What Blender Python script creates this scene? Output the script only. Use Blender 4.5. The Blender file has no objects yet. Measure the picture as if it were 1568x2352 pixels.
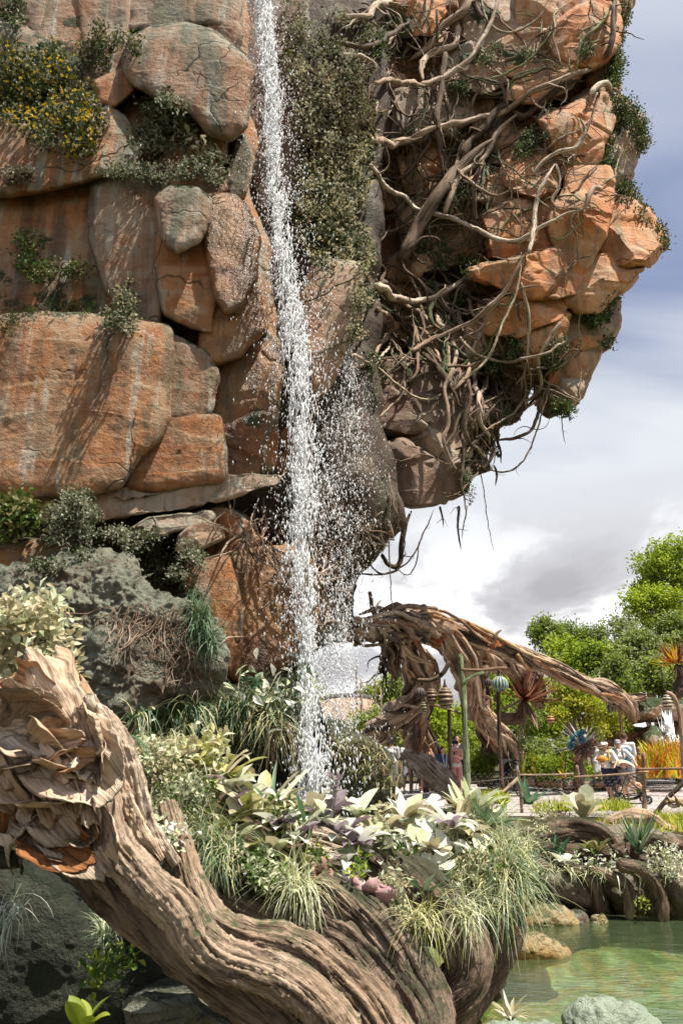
import bpy, math, random
import numpy as np
from mathutils import Vector, Matrix
R = math.radians
sc = bpy.context.scene
C = sc.collection

# ---------------------------------------------------------------- camera
EYE = 1.5; PITCH = R(17.5); F = 1700.0
cam = bpy.data.cameras.new('camera'); co = bpy.data.objects.new('camera', cam); C.objects.link(co)
cam.sensor_fit = 'VERTICAL'; cam.sensor_height = 36; cam.sensor_width = 24; cam.lens = F/2352*36
cam.clip_start = 0.05; cam.clip_end = 3000
co.location = (0, 0, EYE); co.rotation_euler = (R(90)+PITCH, 0, 0)
sc.camera = co
# ---------------------------------------------------------------- sun and sky
SUN_EL, SUN_AZ = 65.0, 122.0          # azimuth clockwise from +Y: right and behind the camera
sl = bpy.data.lights.new('sun', 'SUN'); so = bpy.data.objects.new('sun', sl); C.objects.link(so)
sl.energy = 4.8; sl.angle = R(0.6); sl.color = (1.0, 0.93, 0.82)
sd = Vector((math.sin(R(SUN_AZ))*math.cos(R(SUN_EL)), math.cos(R(SUN_AZ))*math.cos(R(SUN_EL)), math.sin(R(SUN_EL))))
so.rotation_euler = sd.to_track_quat('Z', 'Y').to_euler(); so.location = (10, -10, 30)
w = bpy.data.worlds.new('World'); sc.world = w; w.use_nodes = True
SKY_STRENGTH = 0.12
sc.view_settings.view_transform = 'Standard'; sc.view_settings.look = 'None'
sc.view_settings.exposure = 0.9; sc.view_settings.gamma = 1
try:
    sc.cycles.use_denoising = True; sc.cycles.max_bounces = 6; sc.cycles.diffuse_bounces = 3
    sc.cycles.glossy_bounces = 2; sc.cycles.transmission_bounces = 4; sc.cycles.transparent_max_bounces = 6
    sc.cycles.caustics_reflective = False; sc.cycles.caustics_refractive = False
    sc.cycles.denoising_prefilter = 'ACCURATE'; sc.cycles.sample_clamp_indirect = 6
except Exception: pass

class NT:
    def __init__(s, nt): s.nt = nt
    def n(s, t, **k):
        nd = s.nt.nodes.new(t)
        for a, b in k.items():
            if a == 'inp':
                for i, v in b.items():
                    if isinstance(v, bpy.types.NodeSocket): s.nt.links.new(v, nd.inputs[i])
                    else: nd.inputs[i].default_value = v
            else: setattr(nd, a, b)
        return nd
    def math(s, op, a, b=0.0, c=None, clamp=False):
        d = {0: a, 1: b}
        if c is not None: d[2] = c
        return s.n('ShaderNodeMath', operation=op, use_clamp=clamp, inp=d).outputs[0]
    def mix(s, f, a, b, mode='MIX'):
        nd = s.n('ShaderNodeMix', data_type='RGBA', blend_type=mode)
        for i, v in ((0, f), (6, a), (7, b)):
            if isinstance(v, bpy.types.NodeSocket): s.nt.links.new(v, nd.inputs[i])
            else: nd.inputs[i].default_value = (v if i == 0 else (*v, 1) if len(v) == 3 else v)
        return nd.outputs[2]
    def ramp(s, f, stops, interp='LINEAR'):
        nd = s.n('ShaderNodeValToRGB', inp={0: f}); cr = nd.color_ramp; cr.interpolation = interp
        while len(cr.elements) < len(stops): cr.elements.new(0.5)
        for e, (p, c) in zip(cr.elements, stops):
            e.position = p; e.color = (c, c, c, 1) if isinstance(c, (int, float)) else (*c, 1)
        return nd.outputs[0]
    def noise(s, vec, scale, detail=4, rough=0.55, dist=0.0, out=0):
        return s.n('ShaderNodeTexNoise', inp={'Vector': vec, 'Scale': scale, 'Detail': detail, 'Roughness': rough, 'Distortion': dist}).outputs[out]
    def vor(s, vec, scale, feature='F1', out=0, rnd=1.0):
        return s.n('ShaderNodeTexVoronoi', feature=feature, inp={'Vector': vec, 'Scale': scale, 'Randomness': rnd}).outputs[out]
    def map(s, vec, scale=(1,1,1), loc=(0,0,0), rot=(0,0,0)):
        return s.n('ShaderNodeMapping', inp={'Vector': vec, 'Scale': scale, 'Location': loc, 'Rotation': rot}).outputs[0]

# sky: physical sky behind a procedural cloud cover
def build_world():
    t = NT(w.node_tree); w.node_tree.nodes.clear()
    out = t.n('ShaderNodeOutputWorld'); bg = t.n('ShaderNodeBackground', inp={'Strength': SKY_STRENGTH})
    sky = t.n('ShaderNodeTexSky', sky_type='NISHITA', sun_disc=False, sun_elevation=R(SUN_EL), sun_rotation=R(SUN_AZ), air_density=1.0, dust_density=1.6, ozone_density=2.0)
    g = t.n('ShaderNodeTexCoord').outputs['Generated']
    sep = t.n('ShaderNodeSeparateXYZ', inp={0: g})
    z = t.math('MAXIMUM', sep.outputs[2], 0.0)
    zz = t.math('ADD', z, 0.16)
    px = t.math('DIVIDE', sep.outputs[0], zz); py = t.math('DIVIDE', sep.outputs[1], zz)
    v = t.n('ShaderNodeCombineXYZ', inp={0: px, 1: py, 2: 0.0}).outputs[0]
    # big soft structure, smaller cumulus detail low down, streaky detail high up
    big = t.noise(t.map(v, loc=(3.1, 0.4, 2.0)), 0.55, 3, 0.5, 0.3)
    det = t.noise(t.map(v, scale=(1, 0.55, 1), loc=(7.0, 2.0, 0)), 1.5, 9, 0.55, 0.15)
    hi = t.noise(t.map(v, scale=(0.7, 1.6, 1), rot=(0, 0, 0.6), loc=(1, 5, 0)), 1.7, 5, 0.5, 0.6)
    cover = t.math('ADD', t.math('MULTIPLY', big, 0.65), t.math('MULTIPLY', hi, 0.45))
    cover = t.math('ADD', cover, t.math('MULTIPLY', t.ramp(z, [(0.0, 1.0), (0.33, 0.8), (0.52, 0.28), (0.62, 0.10), (0.8, 0.35)]), 0.62))
    cv = t.ramp(cover, [(0.68, 0.08), (0.84, 0.6), (1.0, 1.0)])
    # brightness of the cloud: thick parts read grey, edges white
    thick = t.ramp(t.math('ADD', t.math('MULTIPLY', det, 0.75), t.math('MULTIPLY', big, 0.3)),
                   [(0.42, (5.5, 5.55, 5.65)), (0.50, (4.6, 4.62, 4.72)), (0.535, (3.1, 3.08, 3.22)), (0.62, (2.3, 2.26, 2.4))])
    hicol = (3.7, 3.85, 4.1)
    cc = t.mix(t.ramp(z, [(0.20, 0.0), (0.34, 1.0)]), thick, hicol)
    blue = t.mix(0.85, sky.outputs[0], (0.80, 1.05, 1.90))
    col = t.mix(cv, blue, cc)
    w.node_tree.links.new(col, bg.inputs[0]); w.node_tree.links.new(bg.outputs[0], out.inputs[0])
build_world()

# ---------------------------------------------------------------- picture <-> world
SP, CP = math.sin(PITCH), math.cos(PITCH)
def ray(px, py):
    dx = (np.asarray(px, float)-784)/F; dv = -(np.asarray(py, float)-1176)/F
    return np.stack([dx, CP-dv*SP, SP+dv*CP], -1)
def P(px, py, Y):
    r = ray(px, py); t = np.asarray(Y, float)/r[..., 1]
    return r*t[..., None] + np.array([0, 0, EYE])
def G(px, py, z=0.0):
    r = ray(px, py); t = (z-EYE)/r[..., 2]
    return r*t[..., None] + np.array([0, 0, EYE])
def proj(p):
    p = np.asarray(p, float)-np.array([0, 0, EYE])
    f = p[..., 1]*CP+p[..., 2]*SP; u = -p[..., 1]*SP+p[..., 2]*CP
    return 784+F*p[..., 0]/f, 1176-F*u/f
def mpp(Y, py=1176):     # metres per picture unit at that depth
    return Y/float(ray(784, py)[1])/F*math.sqrt(1)
def cr(k, pts):          # points read off an enlarged quarter of the photograph -> common units
    ox, oy = {0: (0, 0), 1: (0, 0), 2: (784, 0), 3: (0, 589.5), 4: (784, 589.5), 5: (0, 1179), 6: (784, 1179), 7: (0, 1762), 8: (784, 1762)}[k]
    s = 1.0 if k == 0 else 0.5
    return [(ox+p[0]*s, oy+p[1]*s)+tuple(p[2:]) for p in pts]

# ---------------------------------------------------------------- numpy noise
def _h(ix, iy, iz, s):
    h = (ix.astype(np.int64)*374761393 + iy.astype(np.int64)*668265263 + iz.astype(np.int64)*2147483647 + s*1274126177) & 0xffffffff
    h = ((h ^ (h >> 13))*1274126177) & 0xffffffff
    h = ((h ^ (h >> 16))*2246822519) & 0xffffffff
    return (h ^ (h >> 15)) & 0xffff
def vnoise(p, s=0):      # smooth value noise, -1..1
    i = np.floor(p); f = p-i; u = f*f*f*(f*(f*6-15)+10); i = i.astype(np.int64)
    r = 0
    for a in (0, 1):
        wx = u[:, 0] if a else 1-u[:, 0]
        for b in (0, 1):
            wy = u[:, 1] if b else 1-u[:, 1]
            for c in (0, 1):
                wz = u[:, 2] if c else 1-u[:, 2]
                r = r + wx*wy*wz*_h(i[:, 0]+a, i[:, 1]+b, i[:, 2]+c, s)
    return r/32767.5-1
def fbm(p, o=4, s=0, g=0.5, ridge=False):
    a, r, n = 1.0, 0, 0
    for k in range(o):
        v = vnoise(p*(2.03**k)+k*17.3, s+k)
        if ridge: v = 1-2*np.abs(v)
        r = r+a*v; n += a; a *= g
    return r/n
def worley(p, s=0):      # F1, F2, id of nearest cell
    i = np.floor(p).astype(np.int64); f1 = np.full(len(p), 9.); f2 = np.full(len(p), 9.); cid = np.zeros(len(p), np.int64)
    for a in (-1, 0, 1):
        for b in (-1, 0, 1):
            for c in (-1, 0, 1):
                q = i+np.array([a, b, c])
                fx = np.stack([_h(q[:, 0], q[:, 1], q[:, 2], s+k)/65535. for k in (1, 2, 3)], -1)
                d = np.sqrt((((q+fx)-p)**2).sum(1))
                h = _h(q[:, 0], q[:, 1], q[:, 2], s+9)
                m = d < f1
                f2 = np.where(m, f1, np.minimum(f2, d)); cid = np.where(m, h, cid); f1 = np.where(m, d, f1)
    return f1, f2, cid

# ---------------------------------------------------------------- mesh helpers
def mesh_np(name, v, faces, smooth=True, attrs=None, uv=None):
    """faces: list of arrays (n,k)"""
    me = bpy.data.meshes.new(name); v = np.asarray(v, np.float32)
    me.vertices.add(len(v)); me.vertices.foreach_set('co', v.ravel())
    faces = [np.asarray(f, np.int32) for f in faces if len(f)]
    loops = np.concatenate([f.ravel() for f in faces]); tot = np.concatenate([np.full(len(f), f.shape[1], np.int32) for f in faces])
    st = np.concatenate([[0], np.cumsum(tot)[:-1]]).astype(np.int32)
    me.loops.add(len(loops)); me.loops.foreach_set('vertex_index', loops)
    me.polygons.add(len(tot)); me.polygons.foreach_set('loop_start', st); me.polygons.foreach_set('loop_total', tot)
    if uv is not None:
        l = me.uv_layers.new(name='UVMap'); l.data.foreach_set('uv', np.asarray(uv, np.float32)[loops].ravel())
    me.update(calc_edges=True)
    me.polygons.foreach_set('use_smooth', np.full(len(tot), bool(smooth)))
    for k, a in (attrs or {}).items():
        at = me.attributes.new(k, 'FLOAT', 'POINT'); at.data.foreach_set('value', np.asarray(a, np.float32))
    return me
def link(name, v, faces, mat, parent=None, smooth=True, attrs=None, uv=None, origin='base'):
    v = np.asarray(v, float)
    if parent is None:
        o0 = np.array([(v[:, 0].min()+v[:, 0].max())/2, (v[:, 1].min()+v[:, 1].max())/2, v[:, 2].min()])
    else: o0 = np.array(parent_world(parent))
    me = mesh_np(name, v-o0, faces, smooth, attrs, uv)
    me.materials.append(mat)
    ob = bpy.data.objects.new(name, me); C.objects.link(ob)
    if parent is None: ob.location = o0
    else: ob.parent = parent
    return ob
def parent_world(p):
    l = Vector(p.location)
    while p.parent: p = p.parent; l = l+Vector(p.location)
    return l
def tag(o, label=None, cat=None, group=None, kind=None):
    if label: o['label'] = label
    if cat: o['category'] = cat
    if group: o['group'] = group
    if kind: o['kind'] = kind
    return o
def empty(name, loc, label, cat, group=None):
    o = bpy.data.objects.new(name, None); C.objects.link(o); o.location = tuple(float(x) for x in loc); o.empty_display_size = 0.1
    return tag(o, label, cat, group)
class Geo:               # collects pieces for one mesh
    def __init__(s): s.v = []; s.q = []; s.t = []; s.n = 0; s.a = []; s.uv = []
    def add(s, v, q=None, t=None, a=None, uv=None):
        v = np.asarray(v, float)
        s.v.append(v)
        if q is not None and len(q): s.q.append(np.asarray(q)+s.n)
        if t is not None and len(t): s.t.append(np.asarray(t)+s.n)
        s.a.append(np.zeros(len(v)) if a is None else np.broadcast_to(np.asarray(a, float), (len(v),)))
        s.uv.append(np.zeros((len(v), 2)) if uv is None else uv)
        s.n += len(v)
    def link(s, name, mat, parent=None, smooth=True):
        f = []
        if s.q: f.append(np.concatenate(s.q))
        if s.t: f.append(np.concatenate(s.t))
        return link(name, np.concatenate(s.v), f, mat, parent, smooth, {'rnd': np.concatenate(s.a)}, np.concatenate(s.uv))
def norms(v, f):
    a = v[f[:, 1]]-v[f[:, 0]]; b = v[f[:, 2]]-v[f[:, 0]]; n = np.cross(a, b)
    N = np.zeros_like(v)
    for k in range(f.shape[1]): np.add.at(N, f[:, k], n)
    return N/(np.linalg.norm(N, axis=1, keepdims=True)+1e-12)

# depth map of what has been built, in cells of 6 units
DM_S = 6; DM = np.full((int(2560/DM_S), int(1800/DM_S)), 99.0); DM_O = 100
def dm_put(v):
    x, y = proj(v); d = v[:, 1]
    ix = ((x+DM_O)/DM_S).astype(int); iy = ((y+DM_O)/DM_S).astype(int)
    m = (ix >= 0) & (iy >= 0) & (ix < DM.shape[1]) & (iy < DM.shape[0])
    np.minimum.at(DM, (iy[m], ix[m]), d[m])
def surf(px, py, default=12.0):
    ix = int((px+DM_O)/DM_S); iy = int((py+DM_O)/DM_S)
    if not (1 <= ix < DM.shape[1]-1 and 1 <= iy < DM.shape[0]-1): return default
    d = np.median(DM[iy-1:iy+2, ix-1:ix+2])
    return default if d > 90 else float(d)

# ---------------------------------------------------------------- rocks
MOSS = []     # (world point, radius, amount)
def moss_at(px, py, r, Y, amt=1.0):
    p = P(px, py, Y); MOSS.append((p, r*mpp(Y, py)*1.1, amt))
def rock(poly, Y, thick, style='dome', seed=0, rough=0.05, facets=7, back=1.2, res=1.0, edge=6, round_=2.6, strata=0.0, tilt=(0, 0), grow=0, lumpy=0.0):
    rs = np.random.RandomState(seed+1)
    pl = np.array([p[:2] for p in poly], float)
    if grow:
        c0 = pl.mean(0); dd = pl-c0; pl = c0+dd*(1+grow/(np.linalg.norm(dd, axis=1, keepdims=True)+1e-6))
    # closed smooth outline
    n = len(pl); segs = int(max(90, min(420, res*0.9*sum(np.linalg.norm(pl[i]-pl[i-1]) for i in range(n))/3.2)))
    d = np.linalg.norm(np.roll(pl, -1, 0)-pl, axis=1); s = np.concatenate([[0], np.cumsum(d)]); L = s[-1]
    q = np.linspace(0, L, segs, endpoint=False)
    pp = np.vstack([pl, pl[:1]]); out = np.stack([np.interp(q, s, pp[:, 0]), np.interp(q, s, pp[:, 1])], -1)
    for _ in range(int(3+segs*0.012*(1 if style == 'facet' else 2.2))): out = 0.5*out+0.25*(np.roll(out, 1, 0)+np.roll(out, -1, 0))
    w3 = np.stack([out[:, 0]/60, out[:, 1]/60, np.full(segs, seed*3.7)], -1)
    nrm = np.roll(out, -1, 0)-np.roll(out, 1, 0); nrm = np.stack([nrm[:, 1], -nrm[:, 0]], -1); nrm /= np.linalg.norm(nrm, axis=1, keepdims=True)+1e-9
    out = out+nrm*(fbm(w3, 4, seed)*edge)[:, None]
    a = 0.5*np.sum(out[:, 0]*np.roll(out[:, 1], -1)-np.roll(out[:, 0], -1)*out[:, 1])
    cx = np.sum((out[:, 0]+np.roll(out[:, 0], -1))*(out[:, 0]*np.roll(out[:, 1], -1)-np.roll(out[:, 0], -1)*out[:, 1]))/(6*a)
    cy = np.sum((out[:, 1]+np.roll(out[:, 1], -1))*(out[:, 0]*np.roll(out[:, 1], -1)-np.roll(out[:, 0], -1)*out[:, 1]))/(6*a)
    size = math.sqrt(abs(a))
    rings = int(max(26, min(120, size*0.5/3.0*res)))
    tf = np.linspace(0, 1, rings)**0.8
    tb = np.linspace(1, 0, 10)[1:]
    V = []; side = []
    for t in np.concatenate([tf[1:], tb]): V.append(np.stack([cx+(out[:, 0]-cx)*t, cy+(out[:, 1]-cy)*t], -1)); side.append(t)
    S = np.concatenate(V); T = np.repeat(side, segs); nf = (len(tf)-1)*segs
    isb = np.arange(len(S)) >= nf
    u = (S-np.array([cx, cy]))/size
    dome = (1-np.clip(T, 0, 1)**round_)**(1/round_) if style == 'dome' else (1-np.clip(T, 0, 1)**3.5)**(1/2.2)
    h = dome.copy()
    if style == 'facet':
        m = np.full(len(S), 9.)
        for k in range(facets):
            ang = rs.uniform(0, 2*math.pi); sl_ = rs.uniform(0.25, 1.3); off = rs.uniform(0.65, 1.05)
            m = np.minimum(m, off+sl_*0.8*(u[:, 0]*math.cos(ang)+u[:, 1]*math.sin(ang)+rs.uniform(-.1, .25)))
        h = np.minimum(dome*1.15, np.maximum(m, 0.12*dome))
    h = h+tilt[0]*u[:, 0]*(1-T**4)+tilt[1]*u[:, 1]*(1-T**4)
    dep = np.where(isb, Y+back*(1-T**2)**0.5, Y-thick*h)
    v = P(S[:, 0], S[:, 1], dep)
    vc = P(np.array([cx]), np.array([cy]), np.array([dep[:segs].mean()])); vb = P(np.array([cx]), np.array([cy]), np.array([Y+back]))
    v = np.vstack([v, vc, vb]); nr = len(side)
    i = np.arange(segs); j = (i+1) % segs
    sgn = 1 if a > 0 else -1
    Q = []
    for r in range(nr-2):          # last ring has t=0 -> use the centre vertex
        Q.append(np.stack([r*segs+i, r*segs+j, (r+1)*segs+j, (r+1)*segs+i], -1))
    Q = np.concatenate(Q)
    T1 = np.stack([np.full(segs, len(v)-2), j, i], -1); T2 = np.stack([(nr-2)*segs+i, (nr-2)*segs+j, np.full(segs, len(v)-1)], -1)
    if sgn < 0: Q = Q[:, ::-1]; T1 = T1[:, ::-1]; T2 = T2[:, ::-1]
    N = norms(v, Q[:, :4])
    # orient outward (towards the camera on the front)
    ctr = v.mean(0); flip = np.sum((v[:nf]-ctr)*N[:nf]) < 0
    if flip: Q = Q[:, ::-1]; T1 = T1[:, ::-1]; T2 = T2[:, ::-1]; N = -N
    sp = v+seed*5.1
    big = fbm(sp*0.55, 3, seed)*rough*2.6
    if style == 'facet':
        f1, f2, cid = worley(sp*np.array([0.8, 0.8, 1.2])/max(0.7, size*mpp(Y)*0.4), seed)
        big = big+((cid % 1000)/1000.-0.5)*rough*2.4*np.clip((f2-f1)*7, 0, 1)-np.clip(1-(f2-f1)*9, 0, 1)*rough*0.9
        big += fbm(sp*3.2, 4, seed, 0.5)*rough*0.3
    else:
        big = big+fbm(sp*2.2, 5, seed, 0.55)*rough*0.9
        big = big+0.0
    if strata > 0:
        zz = sp[:, 2]*2.1+fbm(sp*0.7, 2, seed+3)*1.3; k = zz-np.floor(zz)
        big += strata*(k**3-0.4)
    if lumpy:
        f1, f2, _ = worley(sp*7.5, seed); f3, _, _ = worley(sp*17, seed+4)
        big += lumpy*(fbm(sp*4.5, 5, seed+2, 0.6)*0.07+np.clip(0.6-f1, 0, 1)*0.06+np.clip(0.6-f3, 0, 1)*0.025)
    v = v+N*big[:, None]
    dm_put(v[:nf])
    return v, Q, np.vstack([T1, T2])
def add_rock(name, label, poly, Y, thick, mat, cat='rock', group=None, kind=None, **k):
    v, q, t = rock(poly, Y, thick, **k)
    ms = np.zeros(len(v))
    for p, r, a in MOSS:
        d = np.linalg.norm(v-p, axis=1)/r
        ms = np.maximum(ms, a*np.clip(1.25-d, 0, 1))
    o = link(name, v, [q, t], mat, attrs={'moss': ms})
    return tag(o, label, cat if not kind else None, group, kind)
# ---------------------------------------------------------------- materials
def newmat(name):
    m = bpy.data.materials.new(name); m.use_nodes = True; m.node_tree.nodes.clear(); return m, NT(m.node_tree)
def finish(m, t, col, rough=0.8, height=None, dist=0.02, spec=0.3, strength=1.0, trans=0.0, coat=0.0, metal=0.0, emis=None):
    b = t.n('ShaderNodeBsdfPrincipled')
    def setv(k, v):
        if isinstance(v, bpy.types.NodeSocket): t.nt.links.new(v, b.inputs[k])
        else: b.inputs[k].default_value = v if not isinstance(v, tuple) or len(v) == 4 else (*v, 1)
    setv('Base Color', col); setv('Roughness', rough); setv('Specular IOR Level', spec); setv('Metallic', metal)
    if coat: setv('Coat Weight', coat); setv('Coat Roughness', 0.15)
    if height is not None:
        bp = t.n('ShaderNodeBump', inp={'Height': height, 'Distance': dist, 'Strength': strength}); t.nt.links.new(bp.outputs[0], b.inputs['Normal'])
    sh = b.outputs[0]
    if trans:
        tr = t.n('ShaderNodeBsdfTranslucent'); 
        if isinstance(col, bpy.types.NodeSocket): t.nt.links.new(col, tr.inputs[0])
        else: tr.inputs[0].default_value = (*col, 1)
        sh = t.n('ShaderNodeMixShader', inp={0: trans, 1: sh, 2: tr.outputs[0]}).outputs[0]
    o = t.n('ShaderNodeOutputMaterial'); t.nt.links.new(sh, o.inputs[0])
    return m
def rock_mat(name, c1, c2, c3, lichen=0.3, dark=0.4, pale=0.3, mossy=0.25, wet=0.0, bump=1.0, mosscol=((0.012, 0.03, 0.008), (0.05, 0.085, 0.02)), lich=(0.23, 0.25, 0.19), cracks=1.0):
    m, t = newmat(name)
    geo = t.n('ShaderNodeNewGeometry'); p = geo.outputs['Position']; nz = t.n('ShaderNodeSeparateXYZ', inp={0: geo.outputs['Normal']}).outputs[2]
    oi = t.n('ShaderNodeObjectInfo').outputs['Random']
    pd = t.n('ShaderNodeVectorMath', operation='ADD', inp={0: p, 1: t.n('ShaderNodeCombineXYZ', inp={0: t.math('MULTIPLY', oi, 7.0), 1: 0.0, 2: t.math('MULTIPLY', oi, 3.0)}).outputs[0]}).outputs[0]
    n1 = t.noise(pd, 0.8, 6, 0.62, 0.6); n2 = t.noise(pd, 3.6, 6, 0.65, 0.3); n3 = t.noise(pd, 19, 5, 0.7)
    n1 = t.math('ADD', n1, t.math('MULTIPLY', t.math('SUBTRACT', oi, 0.5), 0.16))
    col = t.ramp(n1, [(0.34, c1), (0.5, c2), (0.64, c3)])
    col = t.mix(t.ramp(n2, [(0.38, 0.55), (0.62, 0.0)]), col, tuple(x*0.62 for x in c1))
    # horizontal banding of the sandstone
    band = t.noise(t.map(pd, scale=(0.5, 0.5, 4.5)), 1.0, 4, 0.6, 0.7)
    col = t.mix(t.ramp(band, [(0.5, 0.0), (0.66, 0.55)]), col, c3)
    # vertical run-off streaks: pale mineral and dark wet ones
    stv = t.map(pd, scale=(5.5, 5.5, 0.42)); s1 = t.noise(stv, 1.0, 5, 0.6, 0.25); area = t.noise(pd, 0.7, 2)
    pf = t.math('MULTIPLY', t.ramp(s1, [(0.54, 0.0), (0.62, 1.0)]), t.ramp(area, [(0.42, 0.0), (0.56, 1.0)]))
    col = t.mix(t.math('MULTIPLY', pf, pale), col, (0.5, 0.46, 0.38))
    s2 = t.noise(t.map(pd, scale=(3.0, 3.0, 0.3), loc=(9, 3, 1)), 1.0, 5, 0.65, 0.3)
    df = t.ramp(s2, [(0.50, 0.0), (0.64, 1.0)])
    col = t.mix(t.math('MULTIPLY', df, dark), col, (0.035, 0.024, 0.016))
    s3 = t.noise(t.map(pd, scale=(2.2, 2.2, 0.35), loc=(4, 8, 3)), 1.0, 5, 0.6, 0.4); gf = t.math('MULTIPLY', t.ramp(s3, [(0.52, 0.0), (0.62, 1.0)]), 0.75*min(1.0, mossy+.15))
    col = t.mix(gf, col, t.mix(n3, (0.05, 0.062, 0.032), (0.13, 0.14, 0.085)))
    # lichen on upward faces and in blotches
    lf = t.math('MULTIPLY', t.ramp(t.math('ADD', t.math('MULTIPLY', nz, 0.35), n2), [(0.5, 0.0), (0.68, 1.0)]), lichen)
    col = t.mix(lf, col, lich)
    sp = t.math('MULTIPLY', t.ramp(t.noise(pd, 9, 3, 0.6), [(0.62, 0.0), (0.66, 1.0)]), 0.35)
    col = t.mix(sp, col, (0.05, 0.045, 0.03))
    ma = t.n('ShaderNodeAttribute', attribute_name='moss').outputs['Fac']
    mf = t.math('ADD', t.math('MULTIPLY', ma, 0.9), t.math('MULTIPLY', t.math('MAXIMUM', nz, 0.0), mossy))
    mf = t.ramp(t.math('ADD', mf, t.math('MULTIPLY', t.math('SUBTRACT', t.noise(pd, 5.5, 6, 0.7), 0.5), 1.5)), [(0.42, 0.0), (0.56, 1.0)])
    mc = t.mix(n3, mosscol[0], mosscol[1])
    col = t.mix(t.math('MULTIPLY', mf, 0.92), col, mc)
    # relief
    ck = t.n('ShaderNodeTexVoronoi', feature='DISTANCE_TO_EDGE', inp={'Vector': t.n('ShaderNodeVectorMath', operation='ADD', inp={0: pd, 1: t.n('ShaderNodeTexNoise', inp={'Vector': pd, 'Scale': 1.4, 'Detail': 3.0}).outputs[1]}).outputs[0], 'Scale': 0.7}).outputs[0]
    ckm = t.ramp(t.noise(pd, 0.9, 2), [(0.5, 0.0), (0.6, 1.0)])
    ckf = t.math('SUBTRACT', 1.0, t.math('MULTIPLY', ckm, t.ramp(ck, [(0.0, 1.0), (0.013, 0.0)])))
    h = t.math('ADD', t.math('MULTIPLY', n3, 0.55), t.math('MULTIPLY', n2, 1.1))
    h = t.math('ADD', h, t.math('MULTIPLY', ckf, 0.5*cracks))
    h = t.math('ADD', h, t.math('MULTIPLY', t.noise(pd, 60, 4, 0.7), 0.28))
    h = t.math('ADD', h, t.math('MULTIPLY', t.math('MULTIPLY', mf, t.noise(pd, 34, 4, 0.7)), 0.9))
    if cracks: col = t.mix(t.math('MULTIPLY', t.math('SUBTRACT', 1.0, ckf), 0.7*cracks), col, (0.02, 0.014, 0.01))
    r = t.ramp(df, [(0.0, 0.82-0.45*wet), (1.0, 0.62-0.4*wet)])
    return finish(m, t, col, r, h, 0.045*bump, 0.35+0.3*wet, 1.0)
M = {}
M['cliff'] = rock_mat('rock_orange_brown', (0.36, 0.12, 0.035), (0.52, 0.225, 0.08), (0.46, 0.31, 0.19), 0.4, 0.6, 0.95, 0.6, 0.15, 1.5)
M['pink'] = rock_mat('rock_pink_brown', (0.38, 0.165, 0.07), (0.43, 0.26, 0.165), (0.46, 0.35, 0.26), 0.55, 0.6, 0.85, 0.9, 0.0, 1.5)
M['wet'] = rock_mat('rock_wet_ochre', (0.10, 0.035, 0.012), (0.30, 0.11, 0.03), (0.40, 0.20, 0.06), 0.1, 0.75, 0.15, 0.3, 0.9)
M['sand'] = rock_mat('rock_sandstone', (0.60, 0.19, 0.05), (0.66, 0.30, 0.12), (0.60, 0.40, 0.25), 0.25, 0.3, 0.3, 0.55, 0.0, 0.9)
M['sandgrey'] = rock_mat('rock_grey_tan', (0.42, 0.22, 0.12), (0.46, 0.32, 0.22), (0.46, 0.38, 0.30), 0.45, 0.3, 0.25, 0.5, 0.0, 0.9)
M['shade'] = rock_mat('rock_brown_painted_shade', (0.17, 0.08, 0.045), (0.24, 0.14, 0.095), (0.28, 0.19, 0.14), 0.1, 0.5, 0.1, 0.2, 0.2, 0.9)  # darker brown, shade of the undersides put into the colour
M['islebase'] = rock_mat('rock_sandstone_brown', (0.42, 0.15, 0.05), (0.50, 0.25, 0.12), (0.50, 0.34, 0.22), 0.2, 0.4, 0.15, 0.5, 0.0, 0.9)
M['bank'] = rock_mat('rock_bank_painted_shade', (0.008, 0.011, 0.007), (0.018, 0.025, 0.014), (0.045, 0.05, 0.03), 0.05, 0.4, 0.0, 0.5, 0.2, 2.0, ((0.01, 0.022, 0.008), (0.035, 0.055, 0.02)), (0.09, 0.11, 0.07), cracks=0)  # near-black green: shadow under the root is painted into the bank colour
M['palegreen'] = rock_mat('rock_pale_green', (0.20, 0.24, 0.16), (0.34, 0.40, 0.29), (0.46, 0.50, 0.40), 0.4, 0.2, 0.0, 0.3, 0.0, 1.6, ((0.05, 0.09, 0.03), (0.2, 0.28, 0.12)), (0.40, 0.48, 0.38), cracks=0)
M['deep'] = rock_mat('rock_recess_painted_shade', (0.045, 0.024, 0.014), (0.075, 0.042, 0.026), (0.10, 0.065, 0.04), 0.1, 0.6, 0.0, 0.4, 0.1)  # backing rock coloured dark, shade of the gaps painted in
M['greygreen'] = rock_mat('rock_grey_green', (0.16, 0.095, 0.065), (0.215, 0.19, 0.14), (0.27, 0.28, 0.215), 0.55, 0.3, 0.1, 0.5, 0.0, 2.2, ((0.03, 0.05, 0.025), (0.10, 0.13, 0.07)), (0.25, 0.28, 0.21), cracks=0.3)
M['darkgreen'] = rock_mat('rock_mossy_dark', (0.045, 0.035, 0.02), (0.10, 0.085, 0.045), (0.20, 0.17, 0.10), 0.4, 0.4, 0.0, 0.6, 0.2, 2.2, ((0.015, 0.035, 0.012), (0.07, 0.10, 0.035)), (0.12, 0.15, 0.10), cracks=0.2)

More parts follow.
